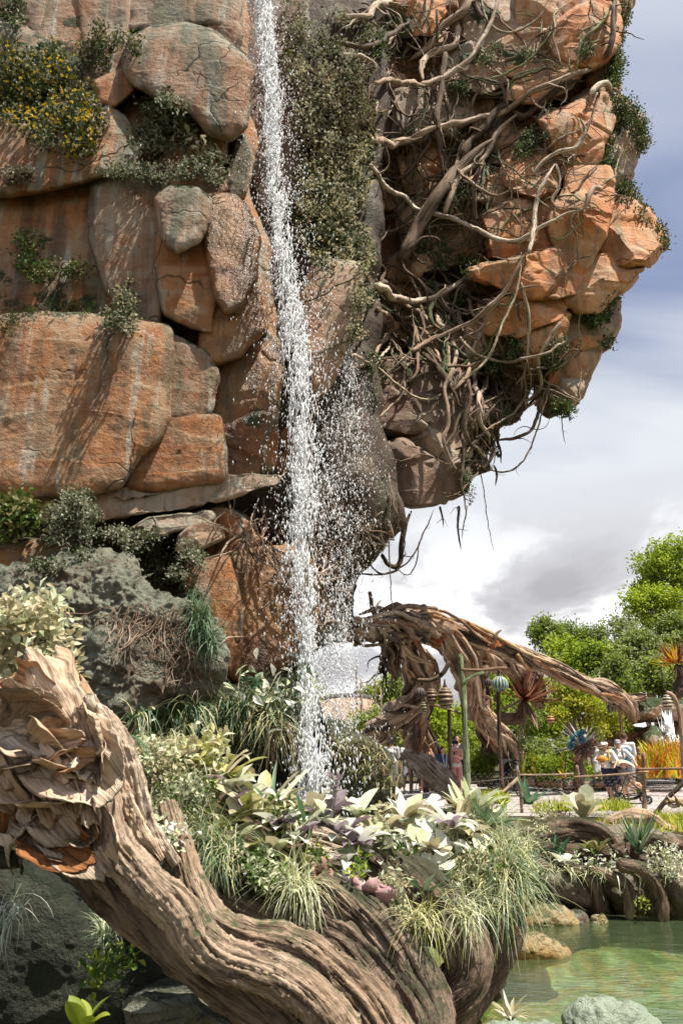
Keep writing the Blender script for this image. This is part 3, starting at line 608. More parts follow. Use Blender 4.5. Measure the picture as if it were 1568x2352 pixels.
ISLE = [
 ('pale cracked block at the top of the hanging rock among coiled roots', 2, [(250,-60),(440,-60),(440,60),(400,130),(290,150),(240,90)], 12.6, .6, 'sand'),
 ('grey slab high on the hanging rock under the looping rope vine', 2, [(590,60),(700,-60),(850,-60),(865,150),(820,230),(700,255),(590,240)], 12.7, .6, 'sandgrey'),
 ('orange tan block at the top edge of the picture on the hanging rock', 2, [(840,-60),(1150,-60),(1155,60),(1090,130),(980,165),(880,175),(835,110)], 12.6, .7, 'sand'),
 ('rounded orange block at the upper right shoulder of the hanging rock', 2, [(970,150),(1090,60),(1180,10),(1245,30),(1255,130),(1225,220),(1150,280),(1070,260),(1010,240)], 12.3, .8, 'sand'),
 ('layered block with thin strata in the upper middle of the hanging rock', 2, [(690,230),(820,175),(960,165),(1000,240),(930,305),(820,325),(715,315),(650,285)], 12.5, .5, 'sand'),
 ('smooth grey block crossed by the long diagonal branch', 2, [(480,250),(600,225),(700,300),(745,370),(640,410),(540,385),(490,340)], 12.6, .5, 'sandgrey'),
 ('orange block with a sharp ridge in the middle of the hanging rock', 2, [(890,300),(960,262),(1070,290),(1065,345),(1010,400),(930,440),(850,450),(790,435),(830,370)], 12.4, .7, 'sand'),
 ('grey tan block at the left side of the hanging rock beside the hanging leaves', 2, [(270,440),(420,415),(555,435),(570,540),(480,600),(360,630),(270,650)], 12.7, .6, 'sandgrey'),
 ('tall tan orange block in shade under the grey tan block', 2, [(280,640),(425,645),(450,790),(405,860),(300,860),(280,740)], 12.8, .6, 'sand'),
 ('brick cracked orange block right of the mossy root', 2, [(880,630),(965,655),(1015,740),(965,860),(900,905),(795,840),(770,770),(840,700)], 12.2, .8, 'sand'),
 ('bright orange ledge block under the brick cracked block', 2, [(620,830),(710,825),(820,850),(905,870),(905,905),(740,940),(610,900)], 12.4, .6, 'sand'),
 ('sloping orange slab between the diagonal branch and the right edge vines', 2, [(930,560),(1090,490),(1190,420),(1215,560),(1160,700),(1090,830),(1010,770),(980,650)], 12.2, .7, 'sand'),
 ('tall orange corner block low on the right side of the hanging rock', 2, [(1050,800),(1215,785),(1225,900),(1190,1060),(1110,1200),(1010,1200),(990,1000),(1030,900)], 11.9, .9, 'sand'),
 ('smooth brown bulging block on the right edge below the green shrub', 2, [(1195,620),(1280,585),(1352,605),(1350,700),(1290,800),(1270,900),(1210,915),(1180,780)], 12.6, .6, 'sandgrey'),
 ('lowest right tip block of the hanging rock pointing at the sky', 2, [(1190,900),(1290,925),(1380,985),(1455,1110),(1400,1200),(1250,1200),(1140,1110),(1170,1000)], 12.4, .8, 'sand'),
 ('shaded orange block hung with thin vines near the centre', 2, [(680,1000),(800,945),(960,925),(1015,1020),(1005,1110),(850,1165),(710,1170)], 12.2, .7, 'sand'),
 ('tan block at the right edge under the shrubs', 2, [(1080,480),(1150,445),(1260,465),(1330,530),(1355,600),(1240,630),(1150,630),(1070,560)], 12.7, .5, 'sandgrey'),
 ('shadowed right shoulder block covered with small leafed shrubs', 2, [(1190,-60),(1330,-60),(1310,80),(1270,170),(1250,260),(1270,360),(1250,430),(1170,430),(1140,320),(1200,200)], 12.9, .5, 'sand'),
 ('wide tan ceiling block above the orange underside', 4, [(590,60),(830,20),(1000,-20),(1130,-10),(1085,150),(960,165),(820,155),(630,95)], 11.9, .8, 'sand'),
 ('orange wedge under the right tip of the hanging rock', 4, [(1090,40),(1300,-20),(1400,0),(1280,130),(1185,215),(1110,225),(1050,190)], 12.1, .6, 'sand'),
 ('overhanging tan beam block in the middle of the underside', 4, [(670,230),(840,145),(980,175),(1035,200),(955,285),(820,330),(700,350),(640,310)], 11.9, .7, 'sand'),
 ('small sunlit orange block under the beam block', 4, [(850,330),(950,275),(1025,285),(965,380),(885,500),(850,460)], 12.1, .5, 'sand'),
 ('deep orange underside block behind the long pale vine', 4, [(360,350),(480,335),(640,315),(865,325),(865,400),(700,430),(560,510),(440,510),(395,440)], 12.3, .7, 'sand'),
 ('pale sunlit block at the top of the lower right outcrop', 4, [(1035,200),(1100,215),(1240,205),(1255,300),(1195,400),(1120,440),(1050,450),(1000,400),(1000,290)], 12.7, .7, 'sandgrey'),
 ('pale cracked block in the middle of the lower right outcrop', 4, [(1000,440),(1100,400),(1190,390),(1150,470),(1105,560),(1060,580),(980,560)], 12.6, .6, 'sand'),
 ('pointed bottom block of the lower right outcrop', 4, [(960,560),(1080,540),(1105,560),(1065,640),(1000,680),(960,715),(925,670),(930,610)], 12.7, .6, 'sandgrey'),
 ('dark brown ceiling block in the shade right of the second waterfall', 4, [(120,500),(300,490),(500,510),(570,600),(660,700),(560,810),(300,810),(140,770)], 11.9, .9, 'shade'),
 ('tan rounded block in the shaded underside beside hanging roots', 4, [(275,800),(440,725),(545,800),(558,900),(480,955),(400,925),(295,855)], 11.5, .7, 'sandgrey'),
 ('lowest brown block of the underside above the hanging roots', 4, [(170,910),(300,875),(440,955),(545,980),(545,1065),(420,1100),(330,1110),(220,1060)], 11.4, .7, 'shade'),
 ('small tan block beside the knot of vines on the underside', 4, [(535,700),(660,675),(690,760),(585,865),(535,800)], 12.2, .5, 'sandgrey'),
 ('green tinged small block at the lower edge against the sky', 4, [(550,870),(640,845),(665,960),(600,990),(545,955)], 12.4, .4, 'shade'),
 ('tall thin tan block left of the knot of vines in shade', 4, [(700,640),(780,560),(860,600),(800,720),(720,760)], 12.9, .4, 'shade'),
]
for i, (lab, k, poly, Y, th, mt) in enumerate(ISLE):
    add_rock('rock_block', lab, cr(k, poly), Y, th*1.1, M[mt], 'rock', g2, seed=200+i*3, style='facet', rough=0.035, edge=4, strata=0.015, facets=6, back=1.6, grow=24)

# rocks round the splash basin
M['algae'] = rock_mat('rock_orange_algae', (.36, .15, .04), (.5, .28, .08), (.42, .36, .18), .3, .3, .0, .5, .4, 1.4, ((.03, .05, .015), (.16, .17, .06)), cracks=0)
BAS = [
 ('dark mossy boulder with an orange rim right of the splash zone', 0, [(740,1650),(800,1655),(860,1700),(905,1745),(928,1800),(925,1870),(860,1905),(700,1900),(650,1850),(700,1790),(745,1740)], 9.3, .7, 'darkgreen'),
 ('low dark boulder in the shade left of the splash zone', 0, [(560,1700),(700,1690),(730,1780),(680,1900),(480,1880),(420,1780)], 9.9, .5, 'darkgreen'),
 ('mossy ledge rock draped with hanging grass under the brown block', 0, [(290,1650),(420,1610),(560,1590),(690,1600),(720,1640),(690,1690),(560,1710),(400,1720),(300,1700)], 8.7, .5, 'darkgreen'),
 ('mossy ochre boulder behind the falling water on the right', 0, [(690,1610),(770,1640),(840,1690),(830,1760),(740,1780),(690,1700)], 10.2, .5, 'darkgreen'),
]
for i, (lab, k, poly, Y, th, mt) in enumerate(BAS):
    add_rock('boulder', lab, poly, Y, th, M[mt], 'boulder', 'boulders round the splash basin', seed=320+i*5, style='dome', rough=0.12, edge=7, lumpy=1.4, res=1.4)

# ---------------------------------------------------------------- waterfalls
def water_mat():
    m, t = newmat('falling_water')
    b = t.n('ShaderNodeBsdfPrincipled', inp={'Base Color': (0.95, 0.96, 0.97, 1), 'Roughness': 0.35, 'Specular IOR Level': 0.5})
    tr = t.n('ShaderNodeBsdfTranslucent', inp={0: (0.97, 0.98, 1.0, 1)})
    s = t.n('ShaderNodeMixShader', inp={0: 0.5, 1: b.outputs[0], 2: tr.outputs[0]})
    o = t.n('ShaderNodeOutputMaterial', inp={0: s.outputs[0]}); return m
M['water_fall'] = water_mat()
def drops(g, ctr, size, rs, stretch=4.6):
    n = len(ctr); s = size[:, None]
    ax = rs.normal(size=(n, 3))*0.16; ax[:, 2] += 1; ax = unit(ax); a = unit(np.cross(ax, rs.normal(size=(n, 3)))); b = np.cross(ax, a)
    st = (rs.uniform(1.0, stretch, n))[:, None]
    v = np.stack([ctr+ax*s*st, ctr+a*s*rs.uniform(.5, 1, (n, 1)), ctr+b*s*rs.uniform(.5, 1, (n, 1)), ctr-a*s, ctr-b*s, ctr-ax*s*st*1.3], 1).reshape(-1, 3); k = np.arange(n)*6
    T = np.concatenate([np.stack([k, k+1, k+2], -1), np.stack([k, k+2, k+3], -1), np.stack([k, k+3, k+4], -1), np.stack([k, k+4, k+1], -1), np.stack([k+5, k+2, k+1], -1), np.stack([k+5, k+3, k+2], -1), np.stack([k+5, k+4, k+3], -1), np.stack([k+5, k+1, k+4], -1)])
    g.add(v, None, T)
def fall(path, n, Y, label, seed, smin, smax, core=0.5, dY=0.35):
    """path rows: x, y, half width of the dense core, half width of the spray, density"""
    rs = np.random.RandomState(seed); p = np.array(path, float); g = Geo()
    f = rs.uniform(0, 1, n*3); y = p[0, 1]+(p[-1, 1]-p[0, 1])*f
    den = np.interp(y, p[:, 1], p[:, 4]); keep = rs.uniform(size=len(f)) < den/p[:, 4].max(); y = y[keep][:n]; n = len(y)
    cx = np.interp(y, p[:, 1], p[:, 0]); wc = np.interp(y, p[:, 1], p[:, 2]); ws = np.interp(y, p[:, 1], p[:, 3])
    isc = rs.uniform(size=n) < core
    # strands: the water falls in clumps
    nst = 9; sx = rs.uniform(-1, 1, nst); which = rs.randint(0, nst, n); ph = sx[which]+0.25*np.sin(y/90.0+which*2.1)
    x = cx+np.where(isc, wc*(ph*0.8+rs.normal(size=n)*0.22), rs.normal(size=n)*ws*0.55+0.12*ws)
    clump = fbm(np.stack([x/16, y/40, np.full(n, seed*1.)], -1), 3, seed)
    k = (clump > -0.12) | (rs.uniform(size=n) < 0.35); x, y, isc = x[k], y[k], isc[k]; n = len(x)
    Y = np.interp(y, p[:, 1], np.linspace(Y[0], Y[1], len(p))) if isinstance(Y, tuple) else Y
    Yd = Y+rs.normal(size=n)*dY*np.where(isc, 0.35, 1)
    pos = P(x, y, Yd); sz = np.exp(rs.uniform(math.log(smin), math.log(smax), n))*np.where(isc, 1.15, 0.85)
    drops(g, pos, sz, rs)
    # short torn sheets in the core
    m = int(n*0.10); fy = rs.uniform(size=m)**1.5; yy = p[0, 1]+(p[-1, 1]-p[0, 1])*fy; c2 = np.interp(yy, p[:, 1], p[:, 0]); w2 = np.interp(yy, p[:, 1], p[:, 2])
    xx = c2+rs.normal(size=m)*w2*0.45; d = np.interp(yy, p[:, 1], p[:, 4])/p[:, 4].max()
    Y2 = np.interp(yy, y[np.argsort(y)], Y[np.argsort(y)]) if isinstance(Y, np.ndarray) else Y
    pos = P(xx, yy, Y2+rs.normal(size=m)*dY*0.3); drops(g, pos, rs.uniform(smin, smax, m)*0.8*(0.5+d), rs, 20)
    o = g.link('waterfall', M['water_fall']); tag(o, label, None, None, 'stuff'); return o
fall([(604,-40,20,32,1.0),(612,100,22,46,1.0),(624,250,23,62,.95),(632,400,23,70,.85),(642,540,24,72,.8),(664,680,27,80,.8),(684,830,32,95,.8),(694,960,34,105,.8),(698,1100,34,105,.75),(692,1250,34,90,.6),(700,1400,28,90,.5),(708,1550,26,85,.5),(716,1700,30,90,.6),(722,1790,34,100,.7),(726,1880,40,110,.7)],
     24000, (8.9, 8.0), 'tall white waterfall breaking into drops down the middle of the cliff', 5, 0.004, 0.0115, 0.5)
fall([(794,775,6,12,.5),(796,840,16,28,.9),(792,950,36,60,1.0),(786,1080,46,78,1.0),(776,1200,48,84,.9),(768,1330,44,80,.7),(764,1480,40,80,.5),(770,1700,50,100,.35),(780,1850,60,110,.3)],
     19000, 10.3, 'finer second waterfall veiling the dark rock right of the main one', 6, 0.0035, 0.009, 0.3)
# ---------------------------------------------------------------- vines and roots on the rocks
def drape(pts, off=0.06, dflt=12.6, n=None, smooth=3, hang=0.5):
    """picture polyline -> world polyline lying just in front of the rock surface"""
    pts = np.array([p[:2] for p in pts], float); L = np.linalg.norm(np.diff(pts, axis=0), axis=1).sum()
    n = n or max(5, int(L/22)); c = catmull(np.hstack([pts, np.zeros((len(pts), 1))]), n)[:, :2]
    d = np.array([surf(x, y, np.nan) for x, y in c])
    if np.all(np.isnan(d)): d[:] = dflt
    ok = ~np.isnan(d); d = np.interp(np.arange(n), np.arange(n)[ok], d[ok])
    e = d.copy()
    for _ in range(smooth): e = np.minimum(e, np.convolve(np.pad(e, 1, mode='edge'), [0.25, 0.5, 0.25], 'valid')+0.02)
    e = np.convolve(np.pad(e, 2, mode='edge'), [0.1, 0.2, 0.4, 0.2, 0.1], 'valid')
    e = hang*e+(1-hang)*np.minimum(e, np.minimum.reduce([np.roll(e, 1), np.roll(e, -1), e])); e[0] = d[0]; e[-1] = d[-1]
    return P(c[:, 0], c[:, 1], e-off)
def vine(name, label, pts, wpx, mat, off=None, sides=9, seed=0, cat='vine', group=None, taper=(1, 1), wob=0.16, groove=0.25, twigs=0, lump=0.2, Y=None):
    g = Geo()
    w0 = drape(pts, 0.05) if Y is None else P([p[0] for p in pts], [p[1] for p in pts], [Y]*len(pts) if np.isscalar(Y) else Y)
    Ym = w0[:, 1].mean(); pm = np.mean([p[1] for p in pts]); r = wpx*0.5*mpp(Ym, pm)*1.0
    if Y is None: w0 = w0-np.array([0, 1, 0])*(r*0.8+(0.16 if wpx > 9 else 0.03))
    k = np.linspace(0, 1, 6); k = np.linspace(0, 1, 14); rad = r*(taper[0]+(taper[1]-taper[0])*k)*np.interp(k, [0, .1, .8, 1], [.75, 1, 1, .3])
    tube(g, w0, rad, sides, seed, wob, lump, None, 0, None, groove)
    rs = np.random.RandomState(seed+77)
    for q in range(twigs):
        i = rs.randint(0, len(w0)-1); b = w0[i]; m = rs.randint(3, 6)
        d = unit(np.array([rs.normal(), -0.3*abs(rs.normal()), rs.normal()-0.5])); L = r*rs.uniform(5, 14)
        pp = [b]; 
        for _ in range(m): d = unit(d+rs.normal(size=3)*0.5+np.array([0, 0, -0.2])); pp.append(pp[-1]+d*L/m)
        tube(g, np.array(pp), [r*0.28, r*0.08], 4, seed+q, 0.2, 0)
    return tag(g.link(name, M[mat]), label, cat, group)
gv = 'roots and vines over the hanging rock'
V2 = [
 ('long pale weathered root running diagonally up across the middle of the hanging rock', [(130,692),(280,682),(420,622),(600,592),(700,562),(800,502),(900,442),(1020,392),(1130,352),(1195,318)], 27, 'vine', (1.1,.8), 5),
 ('drooping pale root sagging in a wide curve below the diagonal one, joining a knot', [(130,800),(200,900),(280,940),(340,1000),(430,1020),(560,1060),(660,1110),(750,1142),(850,1120),(960,1050),(1110,985)], 22, 'vine', (1,.8), 6),
 ('pinkish root climbing from the leaves to the top edge of the picture', [(360,430),(440,402),(500,370),(580,310),(640,210),(680,130),(700,60),(725,-40)], 22, 'vine', (1.1,.6), 3),
 ('short pale root entering from the hanging leaves near the climbing pinkish root', [(150,425),(200,420),(280,415),(380,432)], 20, 'vine', (1,1), 2),
 ('pale green smooth vine with an S bend at the top of the hanging rock', [(400,-30),(375,100),(340,190),(290,260),(290,320)], 12, 'vinepale', (1,1.1), 0),
 ('knobbly yellow rope vine hanging in a loop at the top edge', [(635,-30),(655,80),(700,142),(780,160),(850,130),(910,80),(955,-20)], 10, 'vinepale', (1,.8), 0),
 ('thin green vine crossing the grey slab down to the left', [(650,375),(760,345),(850,290),(910,220),(960,160),(970,80),(1010,40)], 9, 'vinegreen', (1,.8), 2),
 ('green mossy root curling over the orange ridge block', [(650,440),(730,442),(790,382),(860,355),(940,320),(1035,352)], 13, 'vinemoss', (1.2,.6), 3),
 ('thin vine hooking down at the top right of the hanging rock', [(1140,-20),(1150,60),(1180,100),(1240,125)], 8, 'vine', (1,.7), 2),
 ('dark green vine hugging the shoulder block at the upper right', [(1240,20),(1180,130),(1100,190),(1078,280),(1070,355)], 12, 'vinegreen', (1,.9), 2),
 ('dark thick stem rising behind the diagonal root', [(470,290),(450,400),(430,600),(450,720),(460,840)], 26, 'vinedark', (1,1), 2),
 ('pale forked twig root below the hanging leaves', [(165,612),(220,520),(275,428)], 11, 'vinepale', (1,1), 2),
 ('dark root running up the right silhouette of the hanging rock', [(1185,330),(1222,210),(1232,60),(1225,-30)], 22, 'vinedark', (1.2,.8), 3),
 ('broad brown root twisting beneath the diagonal root', [(540,760),(580,690),(660,620),(740,530),(830,575),(900,520),(1000,440),(1100,420)], 38, 'vinedark', (1.2,.5), 4),
 ('huge mossy root climbing from the lower left to the centre of the hanging rock', [(270,1230),(330,1120),(410,1000),(500,860),(590,760),(680,690)], 56, 'vinedark', (1.1,.7), 4),
 ('brown root lying along the upper side of the huge mossy root', [(470,1010),(520,860),(640,765),(700,650),(800,560)], 26, 'vine', (1,.8), 3),
 ('dark curved root sagging left under the diagonal root', [(175,850),(270,852),(340,780),(390,700),(410,640)], 18, 'vinedark', (.7,1.1), 2),
 ('grey zigzag root at the right with a hooked end', [(870,830),(940,750),(1050,722),(1100,640),(1080,585)], 20, 'vine', (.8,1), 4),
 ('hooked brown root tip on the right flank', [(1175,905),(1130,905),(1118,950),(1095,995)], 22, 'vine', (1,1), 2),
 ('stubby broken root sticking out at the upper right', [(1130,470),(1160,432),(1205,420),(1222,462)], 22, 'vine', (1,1.1), 1),
 ('brown root dropping vertically beside the centre hollow', [(640,1190),(605,1050),(600,900),(640,760)], 20, 'vinedark', (1,.8), 3),
 ('thin dangling vine in front of the orange ledge block', [(785,780),(800,870),(820,1000),(825,1065)], 5, 'vine', (1,.6), 2),
 ('bent brown root rising right of the centre hollow', [(850,1190),(880,1000),(900,900),(965,790)], 18, 'vine', (1,.8), 3),
 ('thick coiled tan root with a square bend near the top', [(430,150),(520,140),(522,240),(460,265),(380,292),(368,410)], 26, 'vine', (1,1), 3),
 ('thick gnarled root reaching from the top edge to the coils', [(585,-40),(570,90),(500,145),(440,200),(400,262),(290,335)], 36, 'vine', (1.1,.7), 5),
 ('coiled tan root bundle touching the top edge left of the pale block', [(20,130),(120,135),(152,80),(230,40),(240,-30)], 30, 'vine', (.8,1.1), 3),
 ('brown root winding left under the coiled bundle', [(-10,240),(120,262),(250,180),(310,135)], 20, 'vinedark', (1,.8), 3),
 ('pale root that bends downward near the hanging leaves', [(-10,292),(40,300),(140,330),(152,440),(160,570)], 18, 'vine', (1,.8), 3),
 ('dark straight root leaning out at the top next to the rope vine', [(640,125),(600,40),(612,-40)], 20, 'vinedark', (1,1), 1),
 ('thin brown root in the shade at the lower left of the hanging rock', [(135,1112),(230,1092),(340,1035)], 18, 'vine', (.8,1), 2),
 ('twisted root pair crossing the smooth grey block', [(580,560),(600,470),(640,400),(620,380),(560,420),(590,520)], 13, 'vinedark', (1,.8), 2),
 ('brown root looping around the hollow beneath the diagonal root', [(560,640),(540,720),(520,800),(600,880),(690,930),(760,900),(800,870)], 15, 'vine', (1,.8), 4),
 ('dark root hanging at the right of the brick cracked block', [(970,780),(990,880),(950,960),(985,1000)], 15, 'vinedark', (1,.8), 3),
 ('thin crooked root over the right orange slab', [(1190,400),(1140,560),(1100,640),(1060,760),(1075,850)], 9, 'vinedark', (1,.6), 3),
]
for i, (lab, p, wd, mt, tp, tw) in enumerate(V2):
    vine('root', lab, cr(2, p), wd*0.62, 'vinepaler' if mt == 'vine' and wd > 15 else mt, seed=400+i, group=gv, taper=tp, twigs=tw, cat='root')
V4 = [
 ('very long pale rope vine sweeping in a deep U below the underside', [(70,355),(120,470),(200,540),(270,602),(350,650),(410,652),(500,605),(620,520),(680,450),(740,300),(790,200),(820,60),(825,-20)], 12, 'vinepale', (.8,1), 1, 11.0),
 ('long reddish brown root crossing the underside up to the right', [(320,460),(450,385),(600,320),(700,230),(760,140),(825,25)], 22, 'vine', (1,.8), 4, None),
 ('pale broken branch jutting out right of the hanging leaves', [(160,172),(260,228),(380,232),(470,182),(585,118)], 31, 'vine', (1.1,.7), 3, None),
 ('thin pale twig bent under the broken branch', [(55,532),(180,530),(250,500),(330,400),(325,240)], 8, 'vinepale', (1,.7), 2, 11.2),
 ('grey hanging root right of the long rope vine', [(820,130),(850,260),(852,400),(840,500),(820,600),(820,665)], 15, 'vine', (1,.7), 3, None),
 ('dark hanging root in front of the brown ceiling block', [(488,390),(500,620),(515,780),(515,840)], 13, 'vine', (1,.7), 3, None),
 ('brown hanging root in the knot of vines', [(690,470),(690,620),(722,700),(702,820),(722,965)], 20, 'vinedark', (1,.7), 4, None),
 ('thin vine making a long loop against the sky under the outcrop', [(660,960),(700,985),(750,988),(800,970),(860,900),(900,780),(940,650),(960,570)], 8, 'vinedark', (1,.9), 4, 12.0),
 ('very thin vine dangling alone against the sky left of the looping one', [(628,950),(650,1060),(665,1179),(680,1270),(698,1350)], 5, 'vinedark', (1,.7), 1, 11.8),
 ('short stub of root dangling beside the looping vine', [(700,960),(712,1000),(706,1052)], 11, 'vinedark', (1,.7), 1, 11.9),
 ('curved bare branch reaching over the sky to the lower right outcrop', [(715,842),(800,832),(870,790),(910,690),(942,590)], 17, 'vinedark', (.8,1), 4, 12.2),
 ('pale bundle root curling round the sky gap', [(990,330),(950,400),(890,500),(902,600),(852,680),(730,672)], 18, 'vine', (1,.8), 3, None),
 ('thin thread of vine under the pointed bottom block', [(1008,700),(1015,800),(1028,862)], 5, 'vinedark', (1,.7), 2, 12.4),
 ('brown root running down the lowest edge of the underside', [(560,690),(545,800),(552,900),(545,1060),(560,1179)], 16, 'vinedark', (1,.7), 3, None),
 ('dark root framing the green tinged small block', [(640,960),(575,955),(548,900),(580,850)], 14, 'vinedark', (1,.8), 2, None),
 ('brown root arching over the knot of vines', [(460,620),(600,645),(660,600),(672,500),(700,395)], 14, 'vinedark', (1,.8), 3, None),
 ('reddish root lying slanted behind the hanging root', [(370,470),(430,520),(490,600)], 20, 'vinedark', (1,.8), 2, None),
 ('dark green vine curving over the lower right outcrop', [(950,540),(1040,480),(1100,400),(1080,330),(1100,240)], 8, 'vinegreen', (1,.8), 3, None),
]
for i, (lab, p, wd, mt, tp, tw, Y) in enumerate(V4):
    vine('root', lab, cr(4, p), wd*0.58, 'vinepaler' if mt == 'vine' and wd > 15 else mt, seed=470+i, group=gv, taper=tp, twigs=tw, cat='root' if wd > 10 else 'vine', Y=Y)
V6 = [
 ('thick root curling down under the dark rock against the sky', [(185,190),(205,230),(240,240),(272,200),(272,120),(320,-10)], 28, 'vinedark', (.8,1.1), 3, 11.0),
 ('long thin root hanging in a shallow loop below the thick curling one', [(55,275),(180,282),(270,250),(330,190),(390,60),(425,-20)], 9, 'vinedark', (1,.9), 3, 11.0),
 ('looped side root tucked behind the thick curling root', [(120,215),(150,255),(190,280),(265,262)], 9, 'vinedark', (1,1), 2, 11.3),
 ('long straight thread root dropping towards the root arch', [(215,120),(222,220),(226,330),(236,475)], 7, 'vinedark', (1,.7), 2, 10.8),
 ('short tapered root hanging at the lower edge against the sky', [(452,-30),(465,20),(468,66)], 14, 'vinedark', (1,.3), 2, 11.2),
 ('forked hanging root with a frayed tip against the sky', [(540,-30),(535,80),(548,168)], 15, 'vinedark', (1,.5), 4, 11.3),
 ('thin curled root end hanging from the long shallow loop', [(262,258),(285,280),(318,278),(345,220),(355,130)], 7, 'vinedark', (.8,1), 3, 11.0),
 ('thin root beside the forked hanging root', [(575,-30),(560,60),(552,120)], 8, 'vinedark', (1,.5), 2, 11.4),
]
for i, (lab, p, wd, mt, tp, tw, Y) in enumerate(V6):
    vine('root', lab, cr(6, p), wd*0.5, mt, seed=500+i, group=gv, taper=tp, twigs=tw, cat='root', Y=Y)

def tangle(label, poly, n, seed, wpx=(2, 7), length=(80, 260), dirn=(0, 1), spread=0.8, mats=('vinedark',), off=(0.02, 0.25), curl=0.35):
    rs = np.random.RandomState(seed); poly = np.array(poly, float); lo = poly.min(0); hi = poly.max(0); gs = [Geo() for _ in mats]
    k = 0
    while k < n:
        p = np.array([rs.uniform(lo[0], hi[0]), rs.uniform(lo[1], hi[1])])
        if not inside(p, poly): continue
        L = rs.uniform(*length); m = max(4, int(L/18)); d = np.array(dirn, float)+rs.normal(size=2)*spread; pts = [p]
        for _ in range(m):
            d = d/np.linalg.norm(d); q = pts[-1]+d*L/m
            if not inside(q, poly) and surf(q[0], q[1], 99) > 50: d = -d+rs.normal(size=2)*0.5; q = pts[-1]+d*L/m*0.5
            pts.append(q); d = d+rs.normal(size=2)*curl
        w0 = drape(pts, rs.uniform(*off), n=len(pts)+2); r = math.exp(rs.uniform(math.log(wpx[0]), math.log(wpx[1])))*0.5*mpp(w0[:, 1].mean(), p[1])
        tube(gs[k % len(mats)], w0, [r*0.9, r, r*0.5], 6 if r < 0.03 else 8, seed*100+k, 0.18, 0.2, max(r*2.2, 0.06), 0, rs.uniform(), 0.2)
        k += 1
    for gg, mt in zip(gs, mats): tag(gg.link('root_tangle', M[mt]), label, None, None, 'stuff')
T_ = tangle
T_('tangle of tan and dark roots over the upper left of the hanging rock', cr(2, [(0,0),(580,0),(560,260),(460,420),(180,480),(100,700),(0,600)]), 60, 1, (2, 8), (90, 300), (0.5, 1), 1.0, ('vinedark','vine','vinemoss'), (0.03, 0.2), 0.45)
T_('tangle of roots filling the centre hollow of the hanging rock', cr(2, [(130,700),(480,680),(720,560),(900,560),(820,760),(620,900),(640,1179),(130,1179)]), 75, 2, (2, 8), (120, 340), (0.7, -1), 0.6, ('vinedark','vinedark','vinemoss'), (0.03, 0.2), 0.3)
T_('knot of hanging vines below the underside', cr(4, [(330,340),(860,330),(960,560),(860,690),(740,700),(720,900),(640,960),(560,700),(420,520)]), 62, 3, (3, 12), (90, 300), (0.05, 1), 0.4, ('vinedark','vine','vinedark'), (0.03, 0.4), 0.25)
T_('tangle of dark roots under the hanging leaves', cr(4, [(60,30),(600,20),(640,180),(470,420),(200,560),(70,500)]), 55, 4, (4, 14), (80, 240), (0.6, 1), 0.8, ('vinedark','vine','vinemoss'), (0.03, 0.3), 0.4)
T_('thin twigs spread over the right half of the hanging rock', cr(2, [(600,300),(1180,0),(1240,400),(1180,1100),(700,1100),(640,800)]), 60, 5, (2, 6), (60, 220), (0.6, -0.8), 0.9, ('vinedark','vinegreen','vine'), (0.01, 0.08), 0.4)
T_('curtain of thin roots covering the dark rock behind the second waterfall', [(690,1110),(930,1150),(925,1200),(880,1270),(815,1325),(805,1400),(700,1480),(640,1300)], 150, 6, (2, 6), (50, 170), (0.0, 1), 0.35, ('vinedark','vine'), (0.02, 0.15), 0.25)
T_('dry roots and stems in the dark gap behind the main waterfall', [(500,1130),(650,1120),(660,1270),(540,1270)], 45, 7, (2, 6), (50, 150), (0.1, 1), 0.6, ('vinedark','vine'), (0.05, 0.5), 0.4)
T_('matted fine dry roots hanging over the grey green boulder', cr(5, [(490,440),(620,380),(800,400),(880,470),(960,640),(950,760),(860,800),(780,600),(640,560),(560,600)]), 150, 8, (1.5, 3.5), (40, 140), (-0.25, 1), 0.5, ('vine','vinedark'), (0.01, 0.12), 0.45)

# ---------------------------------------------------------------- foliage on the rocks
M['leaf_dark'] = leaf_mat('leaves_dark_green', [(0.02, 0.035, 0.012), (0.04, 0.07, 0.02), (0.07, 0.10, 0.03), (0.11, 0.14, 0.06)])
M['leaf_sage'] = leaf_mat('leaves_sage_grey', [(0.13, 0.145, 0.09), (0.24, 0.25, 0.16), (0.38, 0.375, 0.26), (0.56, 0.54, 0.42)])
M['leaf_olive'] = leaf_mat('leaves_olive', [(0.05, 0.06, 0.015), (0.10, 0.11, 0.03), (0.18, 0.17, 0.05), (0.30, 0.25, 0.10)])
M['leaf_green'] = leaf_mat('leaves_mid_green', [(0.03, 0.06, 0.012), (0.06, 0.12, 0.02), (0.11, 0.19, 0.03), (0.2, 0.28, 0.06)])
M['leaf_cream'] = leaf_mat('leaves_cream', [(0.34, 0.29, 0.15), (0.48, 0.42, 0.24), (0.60, 0.54, 0.35), (0.66, 0.58, 0.42)])
M['flower_yellow'] = leaf_mat('petals_yellow', [(0.55, 0.38, 0.03), (0.7, 0.5, 0.05)])
M['leaf_dry'] = leaf_mat('leaves_dry_brown', [(0.12, 0.08, 0.045), (0.22, 0.15, 0.09), (0.34, 0.24, 0.14)])
